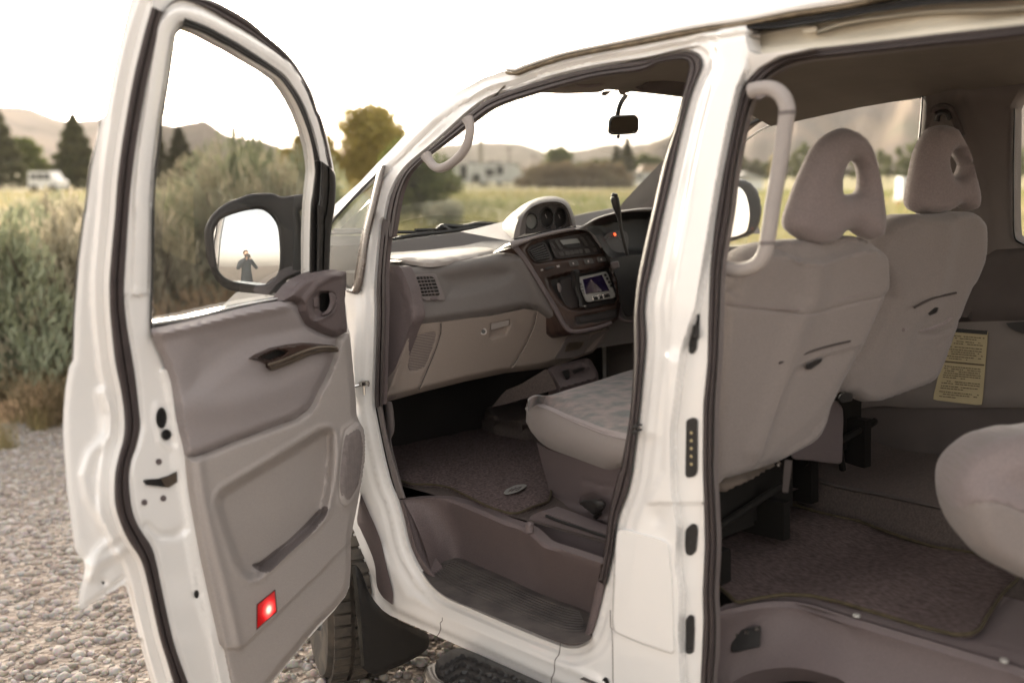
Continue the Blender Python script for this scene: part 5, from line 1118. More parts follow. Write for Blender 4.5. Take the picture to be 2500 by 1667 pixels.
# armrest handle
ar = T('B 1425,1188 1470,1155 1580,1108 1700,1082 1800,1070 1860,1072 1950,1080 2030,1090 2060,1115 2064,1135 2040,1142 1950,1140 1860,1162 1780,1198 1680,1240 1580,1274 1560,1255 1535,1222 1480,1200')
def ar_prof(U, V):
    h = T('B 1468,1182 1500,1160 1610,1112 1690,1130 1660,1160 1555,1205 1500,1195')
    o = .012*ss(dist(U, V, ar, True), 0, 5)-.020*ss(sdist(U, V, h), -1, 4)
    o += .006*ss(14-dist(U, V, T('B 1570,1262 1700,1225 1800,1180 1900,1140 2050,1125')), 0, 8)
    return o
aro = relief('armrest_handle', ar, Surf(DOOR.p+DN*.032, DN, DOOR.b), wood, door, prof=ar_prof, step=3.6, skirt=-DN*.02)
band('handle_trim', T('B 1535,1222 1640,1190 1760,1140 1880,1100 1980,1092 2050,1100'), T('B 1572,1272 1690,1236 1790,1192 1880,1152 1960,1138 2060,1138'), Surf(DOOR.p+DN*.044, DN, DOOR.b), .008, bronze, aro, n=40, shape='groove')
relief('grip_hollow', T('B 1468,1182 1500,1160 1610,1112 1690,1130 1660,1160 1555,1205 1500,1195'), Surf(DOOR.p+DN*.022, DN, DOOR.b), blackr, aro, step=6, prof=lambda U, V: .006+0*U)
# red courtesy lamp, lit
rlens = bpy.data.materials.new('red_lamp_lens'); rlens.use_nodes = True; RN = rlens.node_tree; rb_ = RN.nodes['Principled BSDF']
rb_.inputs['Base Color'].default_value = (.5, .01, .01, 1); rb_.inputs['Roughness'].default_value = .15
lc = DOOR.pt(*T('D 1540,1025')[0], .024)
g_ = RN.nodes.new('ShaderNodeNewGeometry'); tc2 = RN.nodes.new('ShaderNodeTexCoord'); vd = RN.nodes.new('ShaderNodeVectorMath'); vd.operation = 'DISTANCE'; vd.inputs[1].default_value = tuple(lc)
RN.links.new(tc2.outputs['Object'], vd.inputs[0]); rp = RN.nodes.new('ShaderNodeValToRGB'); mr_ = RN.nodes.new('ShaderNodeMapRange'); mr_.inputs['From Max'].default_value = .040
RN.links.new(vd.outputs['Value'], mr_.inputs[0]); RN.links.new(mr_.outputs[0], rp.inputs[0])
e = rp.color_ramp.elements; e[0].position = 0.08; e[0].color = (1, .62, .45, 1); e[1].position = .9; e[1].color = (.03, .0003, .0006, 1); m_ = e.new(.35); m_.color = (.8, .06, .05, 1); m_ = e.new(.6); m_.color = (.22, .004, .006, 1)
RN.links.new(rp.outputs[0], rb_.inputs['Emission Color']); rb_.inputs['Emission Strength'].default_value = .42
lq = T('D 1468,992 1592,888 1604,1040 1464,1165')
slab('lamp_bezel', rrect(T('D 1460,988 1597,876 1612,1042 1458,1178'), 2), DOOR, .008, blackp, door, off=.016, bev=.8)
slab('courtesy_lamp', rrect(lq, 2), DOOR, .008, rlens, door, off=.020, bev=2)
# latch, grommets, holes in the shut face
def plug(u, v, r, h=.004, name='rubber_grommet', m_=None, e=1.0, off=-.0085):
    P = [DOOR.at(*ell(u, v, r*k, r*k*e, 18).T, off+dz) for k, dz in ((1.0, -.003), (1.0, h*.6), (.8, h), (.55, h*.7), (.3, h*.9))]
    b = MB().loft(P, True); n = 18; b.f.append(tuple(range(4*n, 5*n))); return b.build(name, m_ or blackr, door)
plug(140+763/3, 960+180/3, 13.5, .006, e=1.9); plug(140+800/3, 960+302/3, 12, .010, e=1.1)
plug(140+333/3, 960+1385/3, 10.5, .006, e=1.1, off=-.06, name='rubber_bumper')
plug(140+1020/3, 960+1468/3, 6, .004, e=1.8)
for u, v in ((744, 500), (777, 768), (638, 798)): plug(140+u/3, 960+v/3, 7.5, .001, name='latch_screw', m_=trim_dk, e=1.0)
slot = T('C 640,640 660,630 750,625 830,600 876,572 880,650 815,690 740,680 660,672')
ls = relief('latch_slot', slot, DOOR, blackp, door, prof=lambda U, V: -.0045+0*U, step=4, skirt=-DN*.006)
slab('latch_claw', T('C 760,625 830,602 872,580 876,648 815,685 790,680'), DOOR, .004, bronze, ls, off=-.0045, bev=1.5)
slab('door_sticker', T('B 620,1165 685,1150 752,1265 692,1288'), DOOR, .0006, mat('sticker', (.86, .85, .82), .4), door, off=-.0115, bev=.2)
# ------------------------------------------------------------------ door mirror
MR0 = Surf(HINGE-DN*.15, DN, None); mc_u, mc_v = 598, 628; mc = MR0.pt(mc_u, mc_v); to_cam = nrm(CV-mc); mn = nrm(to_cam+nrm(to_cam+np.array((-.05, .0, .0))))
MR = Surf(mc, mn)
mo = T('B 1076,270 1085,220 1120,150 1170,95 1240,45 1330,10 1420,-20 A 1990,1415 2060,1440 2150,1430 2290,1412 B 1870,0 1870,95 1780,98 1790,200 1810,400 1825,590 1680,610 1672,725 1500,715 1400,705 1280,690 1200,650 1150,590 1112,500 1085,390')
mirr = pillow('side_mirror', sm(mo, closed=True, n=3), MR, blackp, door, R=16, th=.012, step=6, back=6)
mg = T('B 1128,260 1150,190 1185,145 1250,115 1330,88 1430,68 1500,66 1560,98 1605,150 1632,210 1642,290 1648,430 1640,540 1610,600 1560,645 1500,663 1400,655 1290,635 1220,605 1165,545 1145,440 1132,340')
# the pane is turned so that it looks back past the camera
MG = Surf(mc+mn*.0255, mn)
_mg = sm(mg, closed=True, n=4); MGB = Surf(mc+mn*.0255, mn); _c0 = MGB.at(np.array([mc_u]), np.array([mc_v]))[0]
def mprof(U, V): P = MGB.at(U, V); return -((P-_c0)**2).sum(1)/(2*.70)
relief('mirror_pane', _mg, MGB, mirrorm, mirr, prof=mprof, step=8, sharp=180)
rim_o = resamp(sm(mo, closed=True, n=3), n=60, closed=True)
MB().tube(MG.at(*resamp(sm(mg, closed=True, n=4), n=60, closed=True).T), .0045, 8, closed=True).build('mirror_rim', blackp, mirr)
# ------------------------------------------------------------------ wheel, mud flap, step bar
wcx = np.array((.13, 1.56, .345)); wc = np.zeros(3)
def wheel(cx, side=1):
    m = MB(); prof = [(.0, .20), (.0, .235), (-.012, .29), (-.008, .345), (.02, .36), (.10, .362), (.19, .36), (.215, .345), (.22, .29), (.21, .235), (.21, .20)]
    rows = []
    for a in np.linspace(0, 2*math.pi, 64, endpoint=False): rows.append([wc+np.array((cx+dx, math.cos(a)*r, math.sin(a)*r)) for dx, r in prof])
    rows.append(rows[0]); m.loft(rows)
    for k in range(56):
        a = 2*math.pi*k/56; R3 = np.array([(1, 0, 0), (0, math.cos(a), math.sin(a)), (0, -math.sin(a), math.cos(a))])
        for dx in (.035, .10, .17): m.box(wc+np.array((cx+dx, math.cos(a+(.03 if dx == .10 else 0))*.366, math.sin(a+(.03 if dx == .10 else 0))*.366)), (.026, .008, .016), R3)
    return m.build('tyre', blackr, whl, smooth=True, sharp=30)
tyrem = mat('tyre_rubber', (.045, .040, .036), .8, .3, bump=.6, bscale=120, col2=(.09, .075, .06), vscale=14)
whl = empty('front_wheel', loc=tuple(wcx), parent=van); whl.rotation_euler = (0, 0, math.radians(-24))
ty = wheel(-.10); ty.data.materials[0] = tyrem
rm_ = MB()
for k, (x, r) in enumerate(((-.09, .235), (-.07, .22), (.0, .21), (.03, .10), (.02, .0))): pass
rm_.loft([[wc+np.array((x-.0, math.cos(a)*r, math.sin(a)*r)) for a in np.linspace(0, 2*math.pi, 40)] for x, r in ((-.10, .235), (-.08, .22), (-.03, .20), (-.05, .09), (-.06, .01))]); rm_.build('rim', greym, whl)
MF = PY(1.18)
fl_ = T('H 178,700 195,695 215,702 240,740 268,800 295,880 340,965 400,1035 460,1075 740,1205 745,1270 735,1310 690,1350 560,1425 430,1475 350,1503 300,1490 250,1450 232,1300 200,950')
pillow('mud_flap', fl_, MF, blackp, van, R=6, th=.008, step=9)
slab('flap_bracket', T('H 178,705 198,697 235,1000 268,1440 245,1450 215,1100'), MF, .02, mat('worn_rubber', (.05, .045, .038), .8, .2, bump=.5, bscale=80, var=.3, vscale=12), van, off=.004)
MB().box((.75, 1.6, .50), (.45, .45, .14)).box((.85, .7, .46), (.45, .6, .12)).build('underbody', blackr, van, smooth=False)
SBP = PZ(.36)
sb1 = T('H 800,1405 830,1360 900,1320 985,1305 1100,1350 1300,1440 1580,1566 S 1500,1745 1600,1800 1330,1850 1120,1720 H 790,1500 780,1445')
sbo = relief('side_step', rrect(sb1, 10), SBP, blackp, van, step=8, prof=lambda U, V: -.004*(1+np.sin(dist(U, V, T('H 800,1405 985,1305 1580,1566'))*.35))*ss(dist(U, V, sb1, True), 4, 14)-.02*ss(12-dist(U, V, sb1, True), 0, 12), skirt=(0, 0, -.03))
tb_ = poly3(sm(T('H 775,1440 755,1500 790,1575 850,1620 S 1110,1735 1330,1880')), PZ(.335)); MB().tube(tb_, np.interp(np.linspace(0, 1, len(tb_)), [0, .15, 1], [.008, .018, .018]), 14).build('step_tube', chrome, sbo)
# =================================================================== THE COUNTRY ROUND IT
def wp(u, v, d):
    x, y = (u-IW/2)/FPX*d, (v-IH/2)/FPX*d
    return np.array((x, -sp*y+cp*d, CAMZ-cp*y-sp*d))
ORD = 'first second third fourth fifth sixth seventh eighth ninth tenth eleventh twelfth thirteenth fourteenth fifteenth sixteenth seventeenth eighteenth nineteenth twentieth'.split()+['twenty-'+w for w in 'first second third fourth fifth sixth seventh eighth ninth'.split()]+['thirtieth']
_n = RVW[:, 2]
def h0(x, y):
    x = np.asarray(x, float); y = np.asarray(y, float)
    pz = _o[2]-(_n[0]*(x-_o[0])+_n[1]*(y-_o[1]))/_n[2]
    r = np.hypot(x-.5, y-3); w = ss(r, 5, 14)
    far = .02*np.sin(x*.13)*np.cos(y*.11)+.10*np.sin(x*.031+1)*np.sin(y*.027)
    far = far+.004*np.clip(y-120, 0, None)+.0*x
    return pz*(1-w)+far*w
def fast(name, V, F, mat_, parent=None, rnd=None, smooth=False):
    me = bpy.data.meshes.new(name); V = np.asarray(V, np.float32); F = np.asarray(F, np.int32); k = F.shape[1]
    me.vertices.add(len(V)); me.vertices.foreach_set('co', V.ravel())
    me.loops.add(F.size); me.loops.foreach_set('vertex_index', F.ravel())
    me.polygons.add(len(F)); me.polygons.foreach_set('loop_start', np.arange(0, F.size, k, dtype=np.int32)); me.polygons.foreach_set('loop_total', np.full(len(F), k, np.int32))
    me.update(calc_edges=True)
    if smooth: me.polygons.foreach_set('use_smooth', np.ones(len(F), bool))
    if rnd is not None: a = me.attributes.new('rnd', 'FLOAT', 'POINT'); a.data.foreach_set('value', np.asarray(rnd, np.float32))
    me.materials.append(mat_); o = bpy.data.objects.new(name, me); COL.objects.link(o)
    if parent is not None: o.parent = parent
    return o
def rampmat(name, cols, rough=.9, trans=0.0, bump=0, bscale=50, spec=.2):
    m = bpy.data.materials.new(name); m.use_nodes = True; N = m.node_tree.nodes; Lk = m.node_tree.links; b = N['Principled BSDF']
    b.inputs['Roughness'].default_value = rough; b.inputs['Specular IOR Level'].default_value = spec
    at = N.new('ShaderNodeAttribute'); at.attribute_name = 'rnd'; rp = N.new('ShaderNodeValToRGB')
    e = rp.color_ramp.elements; e[0].color = (*cols[0], 1); e[1].color = (*cols[-1], 1)
    for i, c in enumerate(cols[1:-1]): q = e.new((i+1)/(len(cols)-1)); q.color = (*c, 1)
    Lk.new(at.outputs['Fac'], rp.inputs[0]); last = rp.outputs[0]
    if bump:
        tc = N.new('ShaderNodeTexCoord'); nz = N.new('ShaderNodeTexNoise'); nz.inputs['Scale'].default_value = bscale; Lk.new(tc.outputs['Object'], nz.inputs[0])
        mx = N.new('ShaderNodeMix'); mx.data_type = 'RGBA'; mx.blend_type = 'MULTIPLY'; mx.inputs[0].default_value = .5
        Lk.new(last, mx.inputs[6]); Lk.new(nz.outputs['Color'], mx.inputs[7]); last = mx.outputs[2]
        bp = N.new('ShaderNodeBump'); bp.inputs['Strength'].default_value = bump; Lk.new(nz.outputs[0], bp.inputs['Height']); Lk.new(bp.outputs[0], b.inputs['Normal'])
    Lk.new(last, b.inputs['Base Color'])
    if trans:
        tr = N.new('ShaderNodeBsdfTranslucent'); Lk.new(last, tr.inputs[0]); ms = N.new('ShaderNodeMixShader'); ms.inputs[0].default_value = trans
        Lk.new(b.outputs[0], ms.inputs[1]); Lk.new(tr.outputs[0], ms.inputs[2]); Lk.new(ms.outputs[0], N['Material Output'].inputs[0])
    return m
# ground: one sheet, fine near the camera, reaching the hills
ax = np.r_[np.linspace(-4000, -300, 14), np.linspace(-260, -30, 24), np.linspace(-27, -9, 13), np.linspace(-8, 8, 65), np.linspace(9, 27, 13), np.linspace(30, 260, 24), np.linspace(300, 4000, 14)]
ay = np.r_[np.linspace(-2500, -60, 14), np.linspace(-50, -2, 14), np.linspace(-1.5, 16, 80), np.linspace(17, 60, 30), np.linspace(65, 300, 30), np.linspace(330, 4500, 16)]
gx, gy = np.meshgrid(ax, ay); gz = h0(gx, gy); nx_, ny_ = len(ax), len(ay)
gz = gz+.012*np.sin(gx*3.1)*np.cos(gy*2.3)*(np.hypot(gx, gy-4) < 20)
gm_ = bpy.data.materials.new('ground_material'); gm_.use_nodes = True; N = gm_.node_tree.nodes; Lk = gm_.node_tree.links; b = N['Principled BSDF']; b.inputs['Roughness'].default_value = .95; b.inputs['Specular IOR Level'].default_value = .15
ge = N.new('ShaderNodeNewGeometry')
def nz_(scale, det=6, src=None):
    n = N.new('ShaderNodeTexNoise'); n.inputs['Scale'].default_value = scale; n.inputs['Detail'].default_value = det; Lk.new(src or ge.outputs['Position'], n.inputs[0]); return n
def rp_(inp, stops):
    r = N.new('ShaderNodeValToRGB'); e = r.color_ramp.elements; e[0].position, e[0].color = stops[0][0], (*stops[0][1], 1); e[1].position, e[1].color = stops[-1][0], (*stops[-1][1], 1)
    for p, c in stops[1:-1]: q = e.new(p); q.color = (*c, 1)
    Lk.new(inp, r.inputs[0]); return r
vor = N.new('ShaderNodeTexVoronoi'); vor.inputs['Scale'].default_value = 42; Lk.new(ge.outputs['Position'], vor.inputs['Vector'])
gr1 = rp_(vor.outputs['Color'], [(0, (.20, .165, .135)), (.4, (.30, .25, .21)), (.7, (.38, .33, .28)), (1, (.48, .43, .38))])
mea = rp_(nz_(.08, 8).outputs[0], [(.3, (.15, .16, .06)), (.48, (.27, .235, .11)), (.62, (.33, .27, .15)), (.8, (.20, .21, .09))])
# gravel yard mask: distance from a point in front of the van with a ragged edge
sx = N.new('ShaderNodeSeparateXYZ'); Lk.new(ge.outputs['Position'], sx.inputs[0])
def M_(op, a, b_=None):
    n = N.new('ShaderNodeMath'); n.operation = op
    for i, v in enumerate((a, b_)):
        if v is None: continue
        if isinstance(v, (int, float)): n.inputs[i].default_value = v
        else: Lk.new(v, n.inputs[i])
    return n.outputs[0]
jit = M_('MULTIPLY', M_('SUBTRACT', nz_(1.6, 5).outputs[0], .5), 1.6)
edge = M_('ADD', M_('ADD', sx.outputs['Y'], M_('MULTIPLY', sx.outputs['X'], .10)), jit)       # yard ends about 6 m ahead on the left
msk = N.new('ShaderNodeMapRange'); msk.inputs['From Min'].default_value = 7.3; msk.inputs['From Max'].default_value = 8.1; Lk.new(edge, msk.inputs[0])
mx = N.new('ShaderNodeMix'); mx.data_type = 'RGBA'; Lk.new(msk.outputs[0], mx.inputs[0]); Lk.new(gr1.outputs[0], mx.inputs[6]); Lk.new(mea.outputs[0], mx.inputs[7])
# pale track crossing behind the van on the right
tr_ = M_('ABSOLUTE', M_('SUBTRACT', M_('SUBTRACT', sx.outputs['Y'], M_('MULTIPLY', sx.outputs['X'], .25)), 15.5)); tm = N.new('ShaderNodeMapRange'); tm.inputs['From Min'].default_value = 4.2; tm.inputs['From Max'].default_value = 3.6; Lk.new(tr_, tm.inputs[0])
xm = N.new('ShaderNodeMapRange'); xm.inputs['From Min'].default_value = 0.0; xm.inputs['From Max'].default_value = 2.5; Lk.new(sx.outputs['X'], xm.inputs[0])
m2_ = N.new('ShaderNodeMix'); m2_.data_type = 'RGBA'; Lk.new(M_('MULTIPLY', tm.outputs[0], xm.outputs[0]), m2_.inputs[0]); Lk.new(mx.outputs[2], m2_.inputs[6]); m2_.inputs[7].default_value = (.40, .37, .34, 1)
Lk.new(m2_.outputs[2], b.inputs['Base Color'])
bp = N.new('ShaderNodeBump'); bp.inputs['Strength'].default_value = .8; bp.inputs['Distance'].default_value = .02; Lk.new(vor.outputs['Distance'], bp.inputs['Height']); Lk.new(bp.outputs[0], b.inputs['Normal'])
idx = np.arange(nx_*ny_).reshape(ny_, nx_)
Fq = np.stack([idx[:-1, :-1], idx[:-1, 1:], idx[1:, 1:], idx[1:, :-1]], -1).reshape(-1, 4)
gnd = fast('ground', np.stack([gx, gy, gz], -1).reshape(-1, 3), Fq, gm_, smooth=True); tag(gnd, kind='structure')
# loose stones
ico_v = []; ph = (1+5**.5)/2
for a, b_ in ((-1, ph), (1, ph), (-1, -ph), (1, -ph)): ico_v.append((a, b_, 0))
for a, b_ in ((-1, ph), (1, ph), (-1, -ph), (1, -ph)): ico_v.append((0, a, b_))
for a, b_ in ((-1, ph), (1, ph), (-1, -ph), (1, -ph)): ico_v.append((b_, 0, a))
ico_v = np.array(ico_v)/np.hypot(1, ph)
ico_f = np.array([(0, 11, 5), (0, 5, 1), (0, 1, 7), (0, 7, 10), (0, 10, 11), (1, 5, 9), (5, 11, 4), (11, 10, 2), (10, 7, 6), (7, 1, 8), (3, 9, 4), (3, 4, 2), (3, 2, 6), (3, 6, 8), (3, 8, 9), (4, 9, 5), (2, 4, 11), (6, 2, 10), (8, 6, 7), (9, 8, 1)])
def stones(xr, yr, n, s0, s1, name='gravel'):
    X = rng.uniform(*xr, n); Y = rng.uniform(*yr, n); ok = Y+X*.1 < 7.9+rng.normal(0, .4, n); X, Y = X[ok], Y[ok]; n = len(X)
    sz = s0+(s1-s0)*rng.random(n)**2.8; A = rng.random(n)*6.283
    sc_ = np.stack([sz*rng.uniform(.8, 1.5, n), sz*rng.uniform(.7, 1.1, n), sz*rng.uniform(.45, .8, n)], -1)
    V = ico_v[None]*(1+rng.normal(0, .09, (n, 12, 1)))*sc_[:, None]
    c, s = np.cos(A)[:, None], np.sin(A)[:, None]; V = np.stack([V[..., 0]*c-V[..., 1]*s, V[..., 0]*s+V[..., 1]*c, V[..., 2]], -1)
    V = V+np.stack([X, Y, h0(X, Y)+.012*np.sin(X*3.1)*np.cos(Y*2.3)+sc_[:, 2]*.35], -1)[:, None]
    F = ico_f[None]+12*np.arange(n)[:, None, None]
    return fast(name, V.reshape(-1, 3), F.reshape(-1, 3), pebm, rnd=np.repeat(rng.random(n), 12), smooth=True)
pebm = rampmat('gravel_stone', [(.27, .235, .21), (.37, .32, .28), (.45, .39, .335), (.40, .375, .355), (.58, .53, .48), (.32, .30, .285), (.48, .43, .375)], .85, bump=.4, bscale=90)
tag(stones((-4.9, 1.0), (1.9, 8.6), 54000, .006, .027), kind='stuff')
# hills
hillm = bpy.data.materials.new('hill_scrub'); hillm.use_nodes = True; N = hillm.node_tree.nodes; Lk = hillm.node_tree.links; b = N['Principled BSDF']; b.inputs['Roughness'].default_value = 1; b.inputs['Specular IOR Level'].default_value = 0
ge = N.new('ShaderNodeNewGeometry'); r1_ = rp_(nz_(.008, 9).outputs[0], [(.32, (.125, .115, .095)), (.48, (.185, .16, .14)), (.6, (.24, .195, .155)), (.75, (.15, .155, .11))]); Lk.new(r1_.outputs[0], b.inputs['Base Color'])
def hill(name, sky_, d, depth, base_z=0., rough=1.0, seed=0):
    S_ = resamp(sm(sky_, n=8), step=5); n = len(S_); R = np.array([wp(u, v, d) for u, v in S_]); r2 = np.random.default_rng(seed)
    m = 26; rows = []
    nz1 = np.cumsum(r2.normal(0, 1, (m+9, n)), 1)
    nz1 = (nz1-np.array([np.convolve(np.pad(q, 20, 'edge'), np.ones(41)/41, 'valid') for q in nz1]))
    dirn = R-np.array((0, 0, 0)); dirn[:, 2] = 0; dirn /= np.linalg.norm(dirn, axis=1)[:, None]
    for j in range(m):
        t = j/(m-1); P = R-dirn*depth*t; P[:, 2] = (R[:, 2]-base_z)*(1-t)**1.15+base_z
        sp_ur = np.sin(np.arange(n)*.09+seed+t*2.5)*.5+np.sin(np.arange(n)*.23+t*4)*.25
        P[:, 2] += (sp_ur*(R[:, 2]-base_z)*.16+nz1[j]*.004*R[:, 2]*rough)*math.sin(math.pi*min(1, t*1.0))*(t > 0)
        rows.append(P)
    back = R+dirn*depth*.6; back[:, 2] = base_z-20; rows = [back]+rows
    V = np.array(rows); I_ = np.arange(V.shape[0]*n).reshape(-1, n)
    F = np.stack([I_[:-1, :-1], I_[:-1, 1:], I_[1:, 1:], I_[1:, :-1]], -1).reshape(-1, 4)
    return tag(fast(name, V.reshape(-1, 3), F, hillm, smooth=True), kind='structure')
hill('hill', T('S -700,290 -400,240 -150,250 0,258 70,263 110,278 165,294 240,290 330,297 398,301 425,307 455,300 478,297 497,292 515,302 540,320 570,333 610,338 650,346 690,360 740,372 900,395 1000,410 1100,425'), 1500, 900, 4, seed=1)
hill('hill', T('S 850,400 930,385 1000,372 1063,358 1100,352 1180,347 1260,349 1300,360 1347,377 1400,392 1480,405'), 2600, 1200, 5, seed=2)
hill('hill', T('S 1250,400 1310,384 1360,372 1400,368 1440,362 1480,353 1510,354 1535,363 1552,352 1580,350 1620,338 1700,330 1800,345 2000,400'), 1900, 1000, 5, seed=3)
hill('hill', T('S 1500,400 1560,370 1600,346 1640,327 1720,285 1800,250 1900,205 2050,165 2200,130 2400,110 2700,90 3200,120 3800,200 4600,250'), 900, 650, 3, seed=4)
hb_ = []
for k in range(60):
    a = math.radians(200+k*2.4-20); hb_.append((1600*math.sin(a), 1600*math.cos(a), 60+90*abs(math.sin(k*.21))+25*math.sin(k*.7)))
hb_ = np.array(hb_); rows = [hb_*(1-.4*t, 1-.4*t, 0)[0:1]*0+np.stack([hb_[:, 0]*(1-.4*t), hb_[:, 1]*(1-.4*t), hb_[:, 2]*(1-t)**1.2-1], -1) for t in np.linspace(0, 1, 8)]
V = np.array(rows); n = 60; I_ = np.arange(8*n).reshape(8, n); tag(fast('hill', V.reshape(-1, 3), np.stack([I_[:-1, :-1], I_[:-1, 1:], I_[1:, 1:], I_[1:, :-1]], -1).reshape(-1, 4), hillm, smooth=True), kind='structure')
# ------------------------------------------------------------------ plants
def quads(C, U, Vv):      # centres, half axes -> quads
    P = np.stack([C-U-Vv, C+U-Vv, C+U+Vv, C-U+Vv], 1); n = len(C); return P.reshape(-1, 3), np.arange(4*n).reshape(n, 4)
def rvec(n): v = rng.normal(size=(n, 3)); return v/np.linalg.norm(v, axis=1)[:, None]
def leafcloud(C, s, up=0.0, asp=.5):
    n = len(C); a = rvec(n); a[:, 2] += up; a /= np.linalg.norm(a, axis=1)[:, None]; b_ = np.cross(a, rvec(n)); b_ /= np.linalg.norm(b_, axis=1)[:, None]
    s = np.broadcast_to(s, n)[:, None]; return quads(C, b_*s*asp, a*s)
def blades(n, base, hgt, lean, wid):
    """tapering bent stems: 2 quads + tip"""
    a = rng.random(n)*6.283; d_ = np.stack([np.cos(a), np.sin(a), np.zeros(n)], -1); w = np.stack([-np.sin(a+rng.normal(0, 1, n)), np.cos(a), np.zeros(n)], -1)*wid[:, None]
    l = lean[:, None]; h_ = hgt[:, None]; up_ = np.array((0, 0, 1.))
    p0 = base; p1 = base+up_*h_*.5+d_*h_*l*.25; p2 = base+up_*h_*.95+d_*h_*l*.8
    V = np.stack([p0-w, p0+w, p1-w*.8, p1+w*.8, p2-w*.25, p2+w*.25], 1).reshape(-1, 3); k = 6*np.arange(n)[:, None]
    F = np.concatenate([np.array([[0, 1, 3, 2]])+k, np.array([[2, 3, 5, 4]])+k]); return V, F
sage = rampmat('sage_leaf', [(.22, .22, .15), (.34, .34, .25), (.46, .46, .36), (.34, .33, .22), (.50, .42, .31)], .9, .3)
dryg = rampmat('dry_grass', [(.26, .20, .10), (.36, .28, .15), (.20, .20, .075), (.42, .33, .20), (.28, .26, .11)], .9, .3)
seedg = rampmat('seed_heads', [(.36, .25, .16), (.46, .33, .22), (.40, .30, .17)], .9, .35)
leafd = rampmat('dark_leaf', [(.048, .055, .028), (.080, .088, .040), (.115, .11, .05), (.065, .07, .034)], .8, .35)
leafg = rampmat('green_leaf', [(.06, .09, .022), (.115, .14, .038), (.15, .16, .05), (.085, .11, .03)], .8, .35)
leafo = rampmat('olive_leaf', [(.16, .145, .04), (.32, .27, .08), (.46, .37, .13), (.22, .20, .06)], .7, .6, spec=.4)
leafb = rampmat('brown_scrub', [(.20, .155, .09), (.28, .21, .125), (.21, .19, .10)], .9, .2)
bark = mat('bark', (.075, .055, .04), .9, .2, bump=.8, bscale=20, var=.3, vscale=6)
def place(o, x, y, rz=0., sc_=1., z=None): o.location = (x, y, (h0(x, y) if z is None else z)-.02); o.rotation_euler = (0, 0, rz); o.scale = (sc_,)*3 if not hasattr(sc_, '__len__') else sc_
def stems(n, h_, r, spread, name, parent):
    m = MB()
    for k in range(n):
        a = random.random()*6.283; t = random.uniform(.4, 1); p = [(0.03*math.cos(a), .03*math.sin(a), 0), (spread*.4*t*math.cos(a), spread*.4*t*math.sin(a), h_*.45), (spread*t*math.cos(a+.3), spread*t*math.sin(a+.3), h_*.9*random.uniform(.7, 1))]
        m.tube(sm(p, n=3), np.linspace(r, r*.25, 7), 5)
    return m.build(name, bark, parent)
sage_b = rampmat('sage_leaf_tan', [(.20, .18, .12), (.33, .30, .21), (.43, .39, .29), (.31, .29, .20), (.48, .42, .32)], .9, .3)
sage_g = rampmat('sage_leaf_green', [(.13, .15, .09), (.22, .25, .16), (.32, .35, .25), (.22, .24, .14), (.36, .36, .25)], .9, .3)
def sagebush(seed):
    r0 = empty('sagebrush'); n = 7500; zc_ = rng.random(n); th = rng.random(n)*6.283; rr_ = rng.random(n)**.5; lump = .7+.3*np.sin(th*3+seed)+.2*np.sin(th*7+zc_*9)
    zc = zc_**.8; R = .52*lump*(.35+.75*np.sin(np.pi*(.12+.78*zc)))*rr_
    C = np.stack([R*np.cos(th), R*np.sin(th), .05+zc*(.85-.32*rr_+.16*np.sin(th*5+seed)*rr_+.10*np.sin(th*11+seed*2))], -1)
    n_ = len(C); a = np.stack([np.cos(th)*rr_*.6, np.sin(th)*rr_*.6, np.ones(n_)], -1)+rvec(n_)*.75; a /= np.linalg.norm(a, axis=1)[:, None]; b_ = np.cross(a, rvec(n_)); b_ /= np.linalg.norm(b_, axis=1)[:, None]
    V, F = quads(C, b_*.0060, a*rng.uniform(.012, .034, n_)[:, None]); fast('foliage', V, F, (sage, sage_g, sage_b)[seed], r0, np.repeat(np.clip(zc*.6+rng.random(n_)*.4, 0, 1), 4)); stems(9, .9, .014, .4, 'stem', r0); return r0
def copytree(o):
    c = o.copy(); COL.objects.link(c)
    for ch in list(o.children): q = ch.copy(); COL.objects.link(q); q.parent = c
    return c
sb = [sagebush(k) for k in range(3)]; used = [False]*3
spots = []
for u, d, hgt in [(-30, 9.3, 1), (75, 9.6, 1), (130, 10.4, 1), (215, 9.2, 1), (470, 9.4, 1), (540, 9.9, 1), (600, 10.6, 1), (670, 10.1, 1), (-60, 8.5, 1.1), (20, 7.4, .95), (110, 8.6, 1.05), (190, 7.6, .95), (60, 10.5, 1.15), (160, 11.5, 1.2), (260, 9.5, 1.3), (330, 8.2, 1.4), (395, 7.6, 1.25), (450, 8.8, 1.75), (520, 8.0, 1.75), (590, 8.6, 1.95), (650, 9.2, 2.0), (700, 8.2, 1.7), (750, 10, 1.9), (430, 11, 1.8), (560, 11.5, 2.1), (640, 12.5, 2.2), (500, 13.5, 1.9), (340, 12.5, 1.5), (820, 11, 1.6), (-140, 10, 1.2), (240, 14, 1.2), (100, 15, 1.2), (380, 7.0, .85), (620, 7.3, 1.2), (30, 6.6, .7), (150, 6.8, .75)]:
    spots.append((u, d, hgt))
sb_list = []; gt_list = []
for i, (u, d, hgt) in enumerate(spots):
    k = i % 3
    if not used[k]: o = sb[k]; used[k] = True
    else: o = copytree(sb[k])
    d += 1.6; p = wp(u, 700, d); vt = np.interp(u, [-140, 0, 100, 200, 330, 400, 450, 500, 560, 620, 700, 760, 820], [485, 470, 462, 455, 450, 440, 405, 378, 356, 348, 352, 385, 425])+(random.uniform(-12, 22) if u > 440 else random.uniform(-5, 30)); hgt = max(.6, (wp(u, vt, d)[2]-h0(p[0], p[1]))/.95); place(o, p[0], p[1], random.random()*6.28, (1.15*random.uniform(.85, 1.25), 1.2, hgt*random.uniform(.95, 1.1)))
    sb_list.append((o, u, d))
